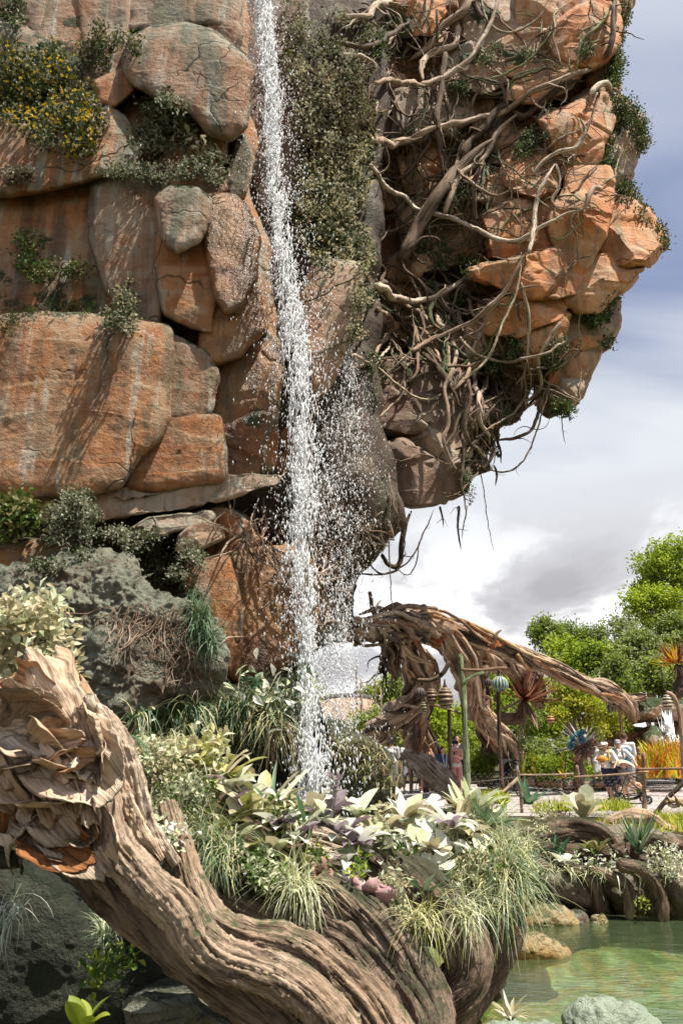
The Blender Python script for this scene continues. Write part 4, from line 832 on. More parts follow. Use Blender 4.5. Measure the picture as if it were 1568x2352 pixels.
def bush(name, label, cat, blobs, n, lsize, mats, seed, group=None, depth=0.35, twig=True, Y=None, flowers=0, aspect=0.55, kind=None, stem_to=None, clump=6, flower_mat='flower_yellow', thin=-.06):
    """leafy shrub made of leaf sprays round short twigs; blobs: (x, y, rx, ry) in picture units lying on the rock"""
    rs = np.random.RandomState(seed)
    ar = np.array([b[2]*b[3] for b in blobs]); pick = rs.choice(len(blobs), n//clump, p=ar/ar.sum())
    b = np.array(blobs, float)[pick]; th = rs.uniform(0, 2*math.pi, len(b)); r = rs.uniform(0, 1, len(b))**0.6
    x = b[:, 0]+b[:, 2]*r*np.cos(th); y = b[:, 1]+b[:, 3]*r*np.sin(th)
    kp = (fbm(np.stack([x/17, y/17, np.full(len(x), seed*1.)], -1), 3, seed) > thin)|(rs.uniform(size=len(x)) < .12); x, y, r, b = x[kp], y[kp], r[kp], b[kp]
    if Y is None: d = np.array([min(surf(xx, yy, 99), surf(bb[0], bb[1], 12.5)) for xx, yy, bb in zip(x, y, b)])
    else: d = np.full(len(x), float(Y))
    bulge = np.sqrt(np.clip(1-r*r, 0, 1))
    d = d-0.03-rs.uniform(0, 1, len(x))*depth*(0.3+bulge)
    c = P(x, y, d); root_ = P(np.array([b_[0] for b_ in b]), np.array([b_[1]+b_[3]*0.3 for b_ in b]), d+depth*0.5)
    out = unit((c-root_)+rs.normal(size=c.shape)*0.25+np.array([0, -0.25, 0.35]))
    rt = tag(empty(name, P(blobs[0][0], blobs[0][1]+blobs[0][3]*0.6, np.median(d)+depth*0.3), label, cat, group), kind=kind) if True else None
    gs = [Geo() for _ in mats]
    rep = np.repeat(np.arange(len(c)), clump); q = c[rep]+rs.normal(size=(len(rep), 3))*lsize*0.75
    dd = unit(out[rep]*0.7+rs.normal(size=q.shape)*0.75)
    cl = rs.uniform(size=len(c))
    which = (np.clip(cl*len(mats), 0, len(mats)-1)).astype(int)[rep]
    rnd = np.clip(rs.uniform(size=len(c))[rep]*0.6+rs.uniform(size=len(rep))*0.4, 0, 1)
    for k, gg in enumerate(gs):
        m = which == k
        if m.sum(): leaves(gg, q[m], dd[m], lsize, lsize*aspect, rs, simple=lsize < 0.045, rnd=rnd[m]); gg.link('foliage', M[mats[k]], rt, smooth=False)
    if flowers:
        gf = Geo(); f = rs.choice(len(q), flowers); 
        for kk in range(4): leaves(gf, q[f]+np.array([0, -lsize*.5, 0]), unit(rs.normal(size=(flowers, 3))+np.array([0, -.6, 0])), lsize*0.7, lsize*0.6, rs, simple=True)
        gf.link('blossom', M[flower_mat], rt)
    if twig:
        gt = Geo()
        for k in range(0, len(c), max(1, len(c)//60)): tube(gt, np.array([root_[k], (root_[k]+c[k])/2+rs.normal(size=3)*0.03, c[k]]), [0.012, 0.004], 4, seed+k, 0.3, 0)
        gt.link('stem', M['vinedark'], rt)
    return rt
B = bush
B('flowering_shrub', 'dark green shrub dotted with yellow flowers on the upper left rock', 'shrub', cr(1, []) or [(60,215,75,60),(120,160,70,60),(30,150,60,50),(150,230,70,60),(190,270,45,55),(110,290,60,50),(175,330,45,40),(60,250,60,40)], 9000, 0.075, ('leaf_dark','leaf_olive','leaf_dark','leaf_sage'), 11, flowers=420)
B('climbing_shrub', 'olive creeping shrub between the pink columns near the top left', 'shrub', [(210,130,40,45),(255,110,30,40),(300,105,35,25),(230,80,20,30)], 1300, 0.06, ('leaf_dark','leaf_olive'), 12)
B('climbing_shrub', 'dark green leafy plant in the very top left corner', 'shrub', [(15,25,40,40),(40,50,20,18)], 900, 0.06, ('leaf_dark','leaf_sage','leaf_green'), 13)
B('rock_bush', 'grey leafed bush hanging in the alcove under the big overhang', 'bush', [(370,240,55,30),(400,260,40,35),(385,300,60,40),(345,320,45,40),(420,320,50,35)], 3600, 0.065, ('leaf_sage','leaf_dark','leaf_sage'), 14)
B('rock_bush', 'dusty grey plant carpet on the shelf above the pale streaked block', 'bush', [(300,390,70,18),(360,400,70,22),(430,390,60,22),(480,375,50,28),(500,400,30,25),(260,395,40,12)], 4200, 0.05, ('leaf_sage','leaf_sage','leaf_dark'), 15)
B('rock_plant', 'pale lily like plant with cream leaves at the end of the shelf', 'plant', [(465,345,28,14),(500,355,22,12)], 60, 0.13, ('leaf_cream',), 16, clump=3, twig=False)
B('rock_bush', 'small dry bush at the left edge under the orange shelf', 'bush', [(25,405,28,20),(60,395,22,14)], 600, 0.055, ('leaf_sage','leaf_dry'), 17)
B('rock_shrub', 'small upright shrub with yellowish leaves growing from the rusty wall', 'shrub', [(70,555,32,26),(62,600,30,30),(100,625,30,18),(140,615,50,16),(180,620,30,18),(75,640,20,16)], 1500, 0.06, ('leaf_olive','leaf_green','leaf_dark'), 18, depth=0.5)
B('rock_shrub', 'silvery drooping shrub beside the upright one on the rusty wall', 'shrub', [(290,670,25,30),(285,710,32,30),(265,735,25,22),(300,745,18,18)], 1500, 0.06, ('leaf_sage','leaf_cream','leaf_dark'), 19, depth=0.5)
B('moss_tuft', 'bright green creeping moss patch left of the two wall shrubs', 'moss', [(60,715,60,20),(130,705,70,20),(200,710,40,14),(20,745,25,25)], 2600, 0.028, ('leaf_dark','leaf_green'), 20, depth=0.06, twig=False)
gl = 'leafy clumps beside the waterfall'
B('climbing_foliage', 'grey leafed climbing foliage just right of the waterfall below the top', 'foliage', [(700,260,40,60),(745,210,50,60),(730,320,45,50),(780,330,45,60),(690,180,30,50)], 4800, 0.075, ('leaf_sage','leaf_cream','leaf_dry','leaf_sage'), 21, gl)
B('climbing_foliage', 'pale dusty foliage mass hanging at mid height right of the waterfall', 'foliage', [(740,400,55,60),(800,410,50,60),(720,460,40,50),(790,480,55,50),(830,350,35,50)], 6200, 0.075, ('leaf_sage','leaf_cream','leaf_sage','leaf_cream','leaf_dark'), 22, gl)
B('climbing_foliage', 'dark lower foliage mass ending above the tan rock spike', 'foliage', [(730,530,50,45),(790,550,55,50),(830,590,30,40),(760,590,40,30),(700,500,30,40)], 4600, 0.075, ('leaf_dark','leaf_sage','leaf_cream'), 23, gl)
B('climbing_foliage', 'green foliage at the top edge right of the waterfall', 'foliage', [(680,40,30,60),(660,120,20,40),(720,100,40,50),(770,60,40,60),(790,150,40,50),(830,90,30,40)], 3000, 0.07, ('leaf_sage','leaf_olive','leaf_sage'), 24, gl)
B('climbing_foliage', 'pale leaves trailing at the left end of the diagonal root', 'foliage', [(850,640,30,40),(860,600,25,30),(830,690,25,30),(815,750,25,30),(870,680,30,20)], 2600, 0.05, ('leaf_sage','leaf_cream','leaf_dark'), 25, gl)
B('climbing_foliage', 'brown and green leaves spilling from the coiled roots at the top', 'foliage', [(800,250,40,50),(830,190,35,50),(810,320,30,40),(850,260,30,30)], 3000, 0.05, ('leaf_olive','leaf_dry','leaf_sage'), 26, gl)
ge = 'shrubs on the right edge of the hanging rock'
E_ = [('shrub at the very top of the right silhouette', [(1420,20,26,50),(1412,80,20,40)], 1500), ('ragged shrub below the topmost one on the silhouette', [(1412,150,20,30),(1405,190,18,24),(1400,120,14,20)], 1200), ('leafy shrub overhanging the bulging brown block', [(1425,250,36,26),(1455,280,28,30),(1470,320,18,30),(1400,270,26,40)], 2600),
      ('green leaves trailing in the cleft left of the bulging block', [(1390,330,20,50),(1380,380,26,26),(1370,300,22,22)], 1500), ('large shrub leaning out over the rightmost tip', [(1440,460,26,30),(1465,500,28,30),(1495,540,30,28),(1515,560,20,14),(1430,430,16,20)], 2800), ('shrub hanging at the start of the lower right outcrop', [(1380,700,26,22),(1365,735,22,22),(1400,680,14,16)], 1400), ('small sprig on the right rim of the lower outcrop', [(1390,790,12,16),(1400,670,10,10)], 350), ('leafy twigs under the pointed bottom block', [(1285,930,24,14),(1300,940,16,18)], 500)]
for i, (l, bl, n) in enumerate(E_): B('edge_shrub', l, 'shrub', bl, int(n*1.5), 0.068, thin=-.35, mats=('leaf_dark','leaf_olive','leaf_green' if i % 2 else 'leaf_dark'), seed=30+i, group=ge, Y=12.5 if i else 12.8, depth=0.5)
gi = 'small plants among the roots of the hanging rock'
I_ = [('dark green moss and leaves in the top centre hollow', [(890,70,30,50),(870,120,22,30)], 1800), ('dark leaves below the grey slab', [(1115,135,30,20),(1140,110,20,16)], 700), ('bright green leaf clump under the climbing root', [(1055,200,26,14)], 500), ('ivy on the orange block near the centre', [(1230,320,32,30),(1200,350,24,24)], 1500), ('long strip of moss leaves along the huge mossy root', [(1000,500,40,50),(1040,470,30,30),(960,560,34,40),(1080,440,30,30)], 3200), ('leaves in the lower centre hollow', [(1040,620,44,36),(1080,580,30,30),(1000,640,30,30)], 2400), ('ferny clump under the broken branch', [(1040,720,36,40),(1060,690,30,22)], 1800), ('leaves in the knot of vines', [(1160,860,30,40),(1190,800,30,30),(1130,820,30,40)], 1900), ('green leaves at the right of the sky gap', [(1260,820,26,30),(1280,790,20,20)], 900), ('green patch at the bottom edge of the knot of vines', [(1120,1000,22,40),(1150,960,20,30)], 1100), ('small leaves trailing down against the sky', [(1078,1120,10,40),(1065,1100,14,30)], 500), ('dusty leaves beside the second waterfall top', [(880,790,30,26),(850,830,20,20),(910,810,26,20)], 1200), ('orange tinged leaves left of the dark ceiling block', [(870,850,22,30),(860,900,14,30)], 500), ('moss leaves in the top right cleft', [(1220,130,22,14),(1340,110,20,22)], 700)]
for i, (l, bl, n) in enumerate(I_): B('rock_plant', l, 'plant', bl, n, 0.05, ('leaf_dark','leaf_green','leaf_dark','leaf_sage'), 50+i, gi, depth=0.12, twig=False)
gm = 'bushes on the ledge under the cliff'
B('ledge_bush', 'rounded green bush with small leaves on the dark ledge under the cliff', 'bush', [(170,1150,35,28),(150,1190,45,35),(200,1185,30,25),(130,1230,30,25),(190,1225,30,20)], 4200, 0.05, ('leaf_sage','leaf_dark','leaf_sage'), 70, gm, Y=8.4, depth=0.6)
B('ledge_bush', 'yellow green bush with broad leaves at the left edge under the cliff', 'bush', [(40,1165,35,22),(60,1190,30,20),(20,1215,30,22)], 700, 0.10, ('leaf_olive','leaf_green'), 71, gm, Y=8.3, depth=0.5, aspect=0.7)
B('ledge_bush', 'spreading grey bush draped over the top of the grey green boulder', 'bush', [(300,1240,45,22),(350,1255,55,35),(400,1270,50,35),(440,1290,35,22),(370,1310,45,30),(420,1320,30,20),(270,1225,30,14)], 5600, 0.05, ('leaf_sage','leaf_dark','leaf_sage'), 72, gm, depth=0.5)
B('ledge_bush', 'low grey plants along the top of the grey green boulder', 'bush', [(110,1300,40,14),(180,1270,40,12),(60,1320,30,10),(240,1245,30,14)], 1200, 0.045, ('leaf_sage','leaf_dark'), 73, gm, depth=0.15, twig=False)
# ---------------------------------------------------------------- foreground root
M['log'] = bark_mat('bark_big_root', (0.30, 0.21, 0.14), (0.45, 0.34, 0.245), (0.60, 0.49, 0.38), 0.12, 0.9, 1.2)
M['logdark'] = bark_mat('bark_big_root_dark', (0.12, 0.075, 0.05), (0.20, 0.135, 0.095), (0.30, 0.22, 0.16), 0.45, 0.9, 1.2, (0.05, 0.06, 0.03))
M['logorange'] = bark_mat('bark_torn_orange', (0.20, 0.07, 0.02), (0.36, 0.16, 0.06), (0.48, 0.28, 0.15), 0.0, 0.5, 2.2)
M['logpale'] = bark_mat('bark_torn_pale', (0.40, 0.26, 0.16), (0.54, 0.40, 0.28), (0.66, 0.54, 0.42), 0.0, 0.6, 1.5)
def strand(parent, name, pts, w, Y, mat, seed, sides=84, groove=0.26, lump=0.16, wob=0.05, twist=1.2, step=0.008, lab=None, pebble=0.0):
    Ys = np.interp(np.linspace(0, 1, len(pts)), np.linspace(0, 1, len(np.atleast_1d(Y))), np.atleast_1d(Y))
    p = P([q[0] for q in pts], [q[1] for q in pts], Ys); rad = np.interp(np.linspace(0, 1, 12), np.linspace(0, 1, len(np.atleast_1d(w))), np.atleast_1d(w))*0.5*mpp(Ys.mean(), np.mean([q[1] for q in pts]))
    g = Geo(); tube(g, p, rad, sides, seed, wob, lump, step, twist, None, groove, gz=0.42)
    v = g.v[0]; N = norms(v, g.q[0]); N *= np.sign(np.sum(N[:len(N)//2*2]*(v-v.mean(0))[:len(N)//2*2]) or 1)
    h = fbm(v*16, 4, seed, 0.6)*0.009+fbm(v*6, 3, seed+2, 0.5, True)*0.012
    pz = np.clip(fbm(v*3.1, 2, seed+9)*4+pebble*2-.5, 0, 1); f1, f2, _ = worley(v*52, seed); h += np.clip(0.55-f1, 0, 1)*pz*0.016
    g.v[0] = v+N*h[:, None]; dm_put(g.v[0])
    o = g.link(name, M[mat], parent)
    if lab: o['label'] = lab
    return o
root = empty('twisted_root', P(520, 2330, 3.9), 'huge twisted weathered root lying from the torn stump at left down to the bottom centre', 'root')
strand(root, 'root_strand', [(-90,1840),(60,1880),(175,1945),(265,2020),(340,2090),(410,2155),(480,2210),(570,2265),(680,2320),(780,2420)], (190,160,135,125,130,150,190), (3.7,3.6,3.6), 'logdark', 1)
strand(root, 'root_strand', [(180,1700),(215,1780),(240,1860),(268,1935),(320,1990),(375,2045),(420,2095),(452,2150),(505,2195),(575,2215),(645,2240),(725,2295),(800,2390)], (62,84,96,100,96,84,80,92,100), (3.45,3.4,3.4,3.45), 'log', 2, pebble=1.0)
strand(root, 'root_strand', [(205,1600),(245,1650),(278,1705),(298,1765),(316,1830),(334,1885),(362,1930),(400,1985)], (34,50,52,46,40,30), (3.5,3.55,3.7), 'log', 3, lump=0.2)
strand(root, 'root_strand', [(205,1650),(238,1720),(262,1790),(290,1850),(325,1915),(370,1975)], (30,38,36,26), (3.45,3.5,3.6), 'logpale', 4)
strand(root, 'root_strand', [(385,1850),(405,1920),(428,1990),(460,2060),(500,2120),(565,2150),(645,2160),(715,2190),(785,2245),(850,2305),(905,2390)], (50,56,64,76,80,76,84,104), (4.0,3.75,3.7,3.7), 'log', 5)
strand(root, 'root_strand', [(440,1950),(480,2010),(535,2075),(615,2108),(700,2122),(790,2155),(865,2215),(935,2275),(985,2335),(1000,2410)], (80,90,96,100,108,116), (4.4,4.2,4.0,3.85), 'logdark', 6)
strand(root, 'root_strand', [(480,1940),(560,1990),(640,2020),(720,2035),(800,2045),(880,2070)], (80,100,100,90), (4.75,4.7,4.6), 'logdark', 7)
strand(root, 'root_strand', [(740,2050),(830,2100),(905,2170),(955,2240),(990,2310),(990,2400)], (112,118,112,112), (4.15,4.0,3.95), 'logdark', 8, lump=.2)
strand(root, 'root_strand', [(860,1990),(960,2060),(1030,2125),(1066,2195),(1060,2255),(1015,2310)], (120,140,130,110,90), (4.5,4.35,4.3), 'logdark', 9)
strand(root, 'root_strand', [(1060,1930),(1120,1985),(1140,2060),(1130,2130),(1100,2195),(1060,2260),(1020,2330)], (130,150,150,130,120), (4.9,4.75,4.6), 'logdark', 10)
strand(root, 'root_strand', [(640,1950),(780,1950),(900,1950),(1040,1950)], (140,150,150,140), (5.2,5.2,5.2), 'log', 11)
strand(root, 'root_strand', [(270,1780),(350,1820),(430,1850),(560,1890),(680,1910)], (110,130,140,130), (5.1,5.1,5.1), 'logdark', 12)
# soil pocket under the planting
add_rock('planted_mound', 'earth mound behind the big root carrying the leafy plants', [(240,1740),(340,1720),(480,1740),(620,1830),(760,1880),(920,1900),(1080,1850),(1190,1900),(1200,1990),(1180,2100),(1080,2190),(900,2150),(640,2080),(430,1990),(330,1880)], 5.6, 0.5, M['darkgreen'], 'mound', seed=700, rough=0.05)
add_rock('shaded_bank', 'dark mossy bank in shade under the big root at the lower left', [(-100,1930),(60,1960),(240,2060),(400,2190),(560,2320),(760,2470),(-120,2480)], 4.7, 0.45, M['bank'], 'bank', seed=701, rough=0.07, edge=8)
add_rock('pebbly_rock', 'crumbly grey green rock catching the sun at the bottom edge below the root', [(260,2290),(340,2235),(450,2230),(540,2290),(640,2340),(720,2420),(300,2440)], 4.0, 0.3, M['greygreen'], 'rock', seed=702, rough=0.05, edge=8)

def sheet(parent, a, b, width, curl, bend, mat, seed, name='bark_plate', th=0.013, out=None):
    """ruffled plate of bark from world point a to b"""
    rs = np.random.RandomState(seed); a = np.array(a); b = np.array(b); L = np.linalg.norm(b-a); d = (b-a)/L
    out = unit(np.array([0, -1, 0.25]) if out is None else out); s = unit(np.cross(d, out)); o = unit(np.cross(s, d))
    nu, nv = 26, 22; U, V_ = np.meshgrid(np.linspace(0, 1, nu), np.linspace(-1, 1, nv), indexing='ij')
    u = U.ravel(); v = V_.ravel()
    wv = width*0.5*(0.8+0.45*np.sin(u*2.2+0.2)+0.12*vnoise(np.stack([u*5, np.sign(v)*3, u*0+seed], -1), seed))
    edge = 1+0.20*vnoise(np.stack([v*1.6, v*0+seed, u*0], -1), seed+3)*u+0.03*vnoise(np.stack([v*9, v*0+seed, u*0], -1), seed+5)*u
    wv = wv*(1+.16*vnoise(np.stack([u*3.5, np.sign(v)*5, u*0+seed], -1), seed+8)); tw = rs.uniform(-.6, .6)*u; curl = curl*rs.uniform(.5, 1.4)*rs.choice([-1, -1, 1]); bend = bend*rs.uniform(-.6, 1.8)
    pts = a+d*(L*u*edge)[:, None]+s*(wv*v*np.cos(tw))[:, None]+o*(wv*v*np.sin(tw))[:, None]
    h = curl*width*(v*v-0.3)*-1+bend*L*np.sin(u*math.pi*0.9)*0.6+0.10*width*np.sin(u*9+v*2.5+seed)*np.abs(v)+fbm(np.stack([u*6, v*4, u*0+seed], -1), 4, seed)*width*0.14
    h -= (u**3)*bend*L*0.8
    rid = fbm(np.stack([u*1.5, v*9, u*0+seed*1.3], -1), 4, seed, 0.6)*0.0022+.006*np.clip(v*v-.6, 0, 1)*vnoise(np.stack([u*14, v, u*0], -1), seed)
    pts = pts+o*(h+rid)[:, None]
    n = len(pts); i, j = np.meshgrid(np.arange(nu-1), np.arange(nv-1), indexing='ij')
    Q = np.stack([i*nv+j, i*nv+j+1, (i+1)*nv+j+1, (i+1)*nv+j], -1).reshape(-1, 4)
    back = pts-o*th*(1+0.5*rs.rand()); E = []
    bd = [(k, k+1) for k in range(nv-1)]+[((nu-1)*nv+k+1, (nu-1)*nv+k) for k in range(nv-1)]+[((k+1)*nv, k*nv) for k in range(nu-1)]+[(k*nv+nv-1, (k+1)*nv+nv-1) for k in range(nu-1)]
    Q = np.vstack([Q, Q[:, ::-1]+n, [[x, x+n, y+n, y] for x, y in bd]])
    g = Geo(); uv = np.stack([v*width*0.5, u*L], -1)
    g.add(np.vstack([pts, back]), Q, None, rs.rand(), np.vstack([uv, uv])); return g.link(name, M[mat], parent)
stump = empty('torn_stump', P(110, 1950, 3.5), 'torn open stump with curling pale bark plates at the left edge', 'stump')
def st_geo():
    g = Geo(); tube(g, P([-120, 0, 110, 190], [1700, 1760, 1800, 1840], [3.75, 3.7, 3.7, 3.7]), [0.30, 0.27, 0.25, 0.16], 48, 31, 0.05, 0.25, 0.02, 0.6, None, 0.5)
    dm_put(g.v[0]); g.link('stump_core', M['logorange'], stump)
st_geo()
def pl(x0, y0, Y0, x1, y1, Y1, w, curl, bend, mat, seed): sheet(stump, P(x0, y0, Y0), P(x1, y1, Y1), w*0.0025, curl, bend, mat, seed)
for a in [(190,1700,3.5,70,1500,3.55,85,.5,.1,'logpale'),(215,1690,3.5,118,1530,3.6,40,.3,.1,'log'),(230,1650,3.55,172,1560,3.6,22,.3,.1,'logpale'),(120,1600,3.5,25,1545,3.5,55,.6,.3,'logorange'),
          (110,1640,3.5,-30,1600,3.45,60,.5,.3,'logpale'),(120,1690,3.4,-20,1660,3.3,90,.6,.35,'logpale'),(60,1700,3.35,110,1790,3.2,50,.6,.4,'logpale'),(170,1700,3.35,50,1740,3.25,60,.7,.4,'logpale'),
          (190,1640,3.4,165,1780,3.25,75,.7,.3,'logpale'),(200,1660,3.35,225,1790,3.25,42,.6,.35,'log'),(10,1700,3.35,20,1800,3.2,60,.6,.4,'logpale'),(130,1760,3.3,200,1740,3.2,40,.8,.5,'logorange'),
          (150,1790,3.3,165,1870,3.2,40,.7,.4,'logpale'),(60,1790,3.3,70,1880,3.25,34,.7,.4,'logpale'),(20,1800,3.35,-10,1880,3.25,50,.7,.4,'logorange'),(100,1850,3.35,150,1920,3.25,50,.8,.4,'log'),
          (30,1870,3.4,70,1950,3.3,60,.8,.4,'logdark'),(160,1860,3.35,205,1930,3.3,44,.6,.3,'log'),(190,1810,3.3,200,1900,3.22,30,.6,.4,'logpale'),(-20,1740,3.3,40,1850,3.2,44,.6,.4,'logpale'),(110,1800,3.3,120,1880,3.2,28,.8,.5,'logpale'),(80,1730,3.3,170,1700,3.2,34,.8,.5,'logpale'),(-20,1900,3.4,40,1960,3.3,60,.7,.3,'logdark'),(230,1740,3.4,190,1640,3.35,40,.6,.3,'logpale')]:
    pl(*a, seed=int(a[0]*7+a[1])%997+3)
rq = np.random.RandomState(12)
for k in range(10):
    x = rq.uniform(-20, 215); y = rq.uniform(1650, 1930); an = rq.uniform(-.6, 1.4)+(.8 if y > 1780 else 0); l = rq.uniform(60, 100)
    pl(x, y, rq.uniform(3.38, 3.45), x+l*math.cos(an), y+l*math.sin(an), rq.uniform(3.2, 3.3), rq.uniform(70, 120), rq.uniform(.4, .8), rq.uniform(.2, .5), ('logpale','log','logpale','logpale','logorange')[k % 5] if y < 1850 else ('log','logdark','logorange')[k % 3], seed=300+k)

# ---------------------------------------------------------------- leafy plants
def mat_l(n, c, **k): M[n] = leaf_mat(n, c, **k)
mat_l('leaf_yellowgreen', [(0.26, 0.28, 0.06), (0.44, 0.44, 0.13), (0.62, 0.58, 0.24), (0.74, 0.68, 0.40)])
mat_l('leaf_palegreen', [(0.36, 0.42, 0.21), (0.58, 0.62, 0.38), (0.74, 0.76, 0.54), (0.84, 0.84, 0.66)])
mat_l('leaf_bluegreen', [(0.05, 0.12, 0.06), (0.10, 0.20, 0.10), (0.20, 0.30, 0.17), (0.32, 0.42, 0.26)])
mat_l('leaf_violet', [(0.16, 0.10, 0.13), (0.34, 0.26, 0.31), (0.58, 0.52, 0.55), (0.50, 0.53, 0.38)])
mat_l('leaf_white', [(0.66, 0.68, 0.56), (0.80, 0.81, 0.70), (0.88, 0.88, 0.80)])
mat_l('leaf_grass', [(0.26, 0.29, 0.11), (0.48, 0.50, 0.23), (0.70, 0.68, 0.40), (0.84, 0.78, 0.56)])
mat_l('leaf_lime', [(0.18, 0.24, 0.02), (0.34, 0.40, 0.04), (0.50, 0.52, 0.08)])
mat_l('petal_pink', [(0.42, 0.24, 0.24), (0.56, 0.36, 0.36), (0.62, 0.45, 0.42)])
mat_l('fungus_brown', [(0.20, 0.10, 0.07), (0.32, 0.19, 0.14), (0.42, 0.28, 0.22)], trans=0.05)
mat_l('leaf_orange', [(0.45, 0.13, 0.02), (0.62, 0.28, 0.03), (0.68, 0.42, 0.05), (0.35, 0.36, 0.05)])
mat_l('leaf_brownred', [(0.10, 0.03, 0.02), (0.22, 0.08, 0.04), (0.36, 0.17, 0.09)])
def rosette(name, label, px, py, Y, n, L, W, mat, seed, shape='spoon', droop=0.8, lift=0.6, lean=(0, -0.15, 0.3), group=None, cat='plant', cup=0.3, curl=0.12, half=False, stem=True, parts=None):
    rs = np.random.RandomState(seed); c = P(px, py, Y)
    rt = empty(name, c-np.array([0, 0, 0.02]), label, cat, group); u = mpp(Y, py)
    ms = mat if isinstance(mat, (tuple, list)) else (mat,)
    th = np.linspace(0, 2*math.pi, n, endpoint=False)+rs.uniform(0, 6)+rs.normal(size=n)*0.15
    el = lift*rs.uniform(0.3, 1.6, n)
    L = L*(1.3 if Y < 5 else 1.0); W = W*1.45; d = np.stack([np.cos(th), np.sin(th), el], -1)+np.array(lean)
    base = c+unit(d)*W*u*0.15; LL = L*u*(0.75+0.25*np.clip(el, 0, 1.2))
    idx = rs.randint(0, len(ms), n)
    if name == 'violet_plant': W = W*.72; LL = LL*.9
    for k, m_ in enumerate(ms):
        s_ = idx == k
        if s_.any():
            g = Geo(); blades(g, base[s_], d[s_], LL[s_], W*u, rs, droop, 9, cup, None, curl, shape); g.link('leaves', M[m_], rt)
    return rt
gb = 'bromeliad like plants on the big root'
R_ = rosette
R_('bromeliad', 'big yellow green rosette with broad leaves at the upper left of the planting', 510, 1800, 4.75, 22, 92, 20, ('leaf_yellowgreen','leaf_cream','leaf_yellowgreen'), 1, group=gb)
R_('bromeliad', 'upright yellow green plant standing between violet leaves in the middle of the planting', 592, 1890, 4.55, 16, 100, 24, ('leaf_yellowgreen','leaf_cream'), 2, 'spoon', .5, .9, group=gb)
R_('bromeliad', 'olive fan shaped rosette at the left of the planting with leaves pointing left', 505, 1912, 4.4, 26, 92, 17, ('leaf_yellowgreen','leaf_olive','leaf_palegreen'), 3, 'strap', .6, .5, lean=(-0.35,-0.3,0.1), group=gb)
R_('bromeliad', 'pale strap leaved plant below the upright yellow green one', 600, 1945, 4.35, 14, 90, 20, ('leaf_palegreen','leaf_cream','leaf_yellowgreen'), 4, 'spoon', 1.2, .4, lean=(0,-.4,0), group=gb)
R_('bromeliad', 'long green strap leaves arching in front of the waterfall foot', 620, 1875, 4.6, 12, 95, 10, ('leaf_bluegreen','leaf_palegreen'), 5, 'strap', 1.0, 1.1, lean=(.35,0,.2), group=gb)
R_('bromeliad', 'long narrow green leaves arching over the middle violet plants', 700, 1915, 4.5, 14, 90, 10, ('leaf_bluegreen','leaf_palegreen'), 6, 'strap', 1.2, .9, group=gb)
R_('bromeliad', 'group of broad cream leaves behind the violet plants in the middle', 705, 1893, 4.75, 12, 62, 26, ('leaf_cream','leaf_palegreen'), 7, 'spoon', .7, .8, group=gb)
R_('bromeliad', 'large cream green rosette with one tall upright leaf right of the planting', 1078, 1885, 5.1, 22, 108, 20, ('leaf_palegreen','leaf_white','leaf_cream'), 8, 'strap', .6, .9, group=gb)
R_('bromeliad', 'dark green narrow leaved rosette pointing right beside the big cream one', 1120, 1905, 5.0, 22, 112, 11, ('leaf_bluegreen','leaf_palegreen'), 9, 'spike', .35, .5, lean=(.6,-.2,.25), group=gb)
R_('agave', 'stiff blue green agave like plant low on the right root lobe', 972, 2068, 4.35, 15, 100, 10, ('leaf_bluegreen',), 10, 'strap', .7, .75, lean=(.15,-.3,.2), cat='plant')
R_('bromeliad', 'dark pointed leaves rising behind the planting towards the fence', 1212, 1850, 6.2, 9, 80, 13, ('leaf_bluegreen',), 11, 'spike', .2, .9, lean=(.3,0,.3), group=gb)
gv2 = 'violet leaved plants on the big root'
for i, (x, y, Y, n, L, W, l) in enumerate([(532,1822,4.6,12,62,32,'grey violet plant beside the big yellow green rosette'),(575,1850,4.55,9,60,38,'pale violet plant with rounded leaves left of the round pads'),(645,1905,4.4,12,62,34,'cream and violet plant in the middle of the planting'),(690,1930,4.35,10,55,34,'violet rosette above the olive ruffled fungus'),(752,1895,4.5,10,65,36,'pink violet plant at the foot of the tall violet spike'),(785,1925,4.4,12,70,38,'purple plant with folded white edged leaves right of the middle'),(820,1950,4.4,12,66,34,'dark violet rosette above the pink fungus'),(795,1985,4.3,9,50,30,'small violet rosette with leaves pointing left'),(800,2035,4.2,11,55,28,'lowest violet plant hanging beside the pink fungus'),(865,1985,4.45,9,60,26,'violet plant trailing at the right end of the row'),(470,1760,4.8,8,40,20,'small violet plant at the top left of the planting'),(1040,1905,4.7,8,80,26,'white and violet lily like plant drooping among the round pads')]):
    R_('violet_plant', l, x, y, Y, n, L, W, ('leaf_violet','leaf_white','leaf_palegreen') if i not in (5, 6, 8) else ('leaf_violet','leaf_violet','leaf_white'), 40+i, 'paddle', 1.0, .7, lean=(0,-.35,.25), group=gv2, cup=.5, curl=.2)
def spike():
    g = Geo(); tube(g, P([758, 765, 772, 778], [1890, 1850, 1810, 1765], [4.45]*4), [0.012, 0.010, 0.008, 0.004], 8, 3, .1, .1)
    rs = np.random.RandomState(4); c = P(np.full(14, 770.)+rs.normal(size=14)*3, rs.uniform(1790, 1850, 14), 4.45); leaves(g, c, rs.normal(size=(14, 3))+[0, -.5, 1], .09, .04, rs)
    tag(g.link('flower_spike', M['leaf_violet']), 'tall violet flower spike standing up in front of the waterfall foot', 'flower')
spike()
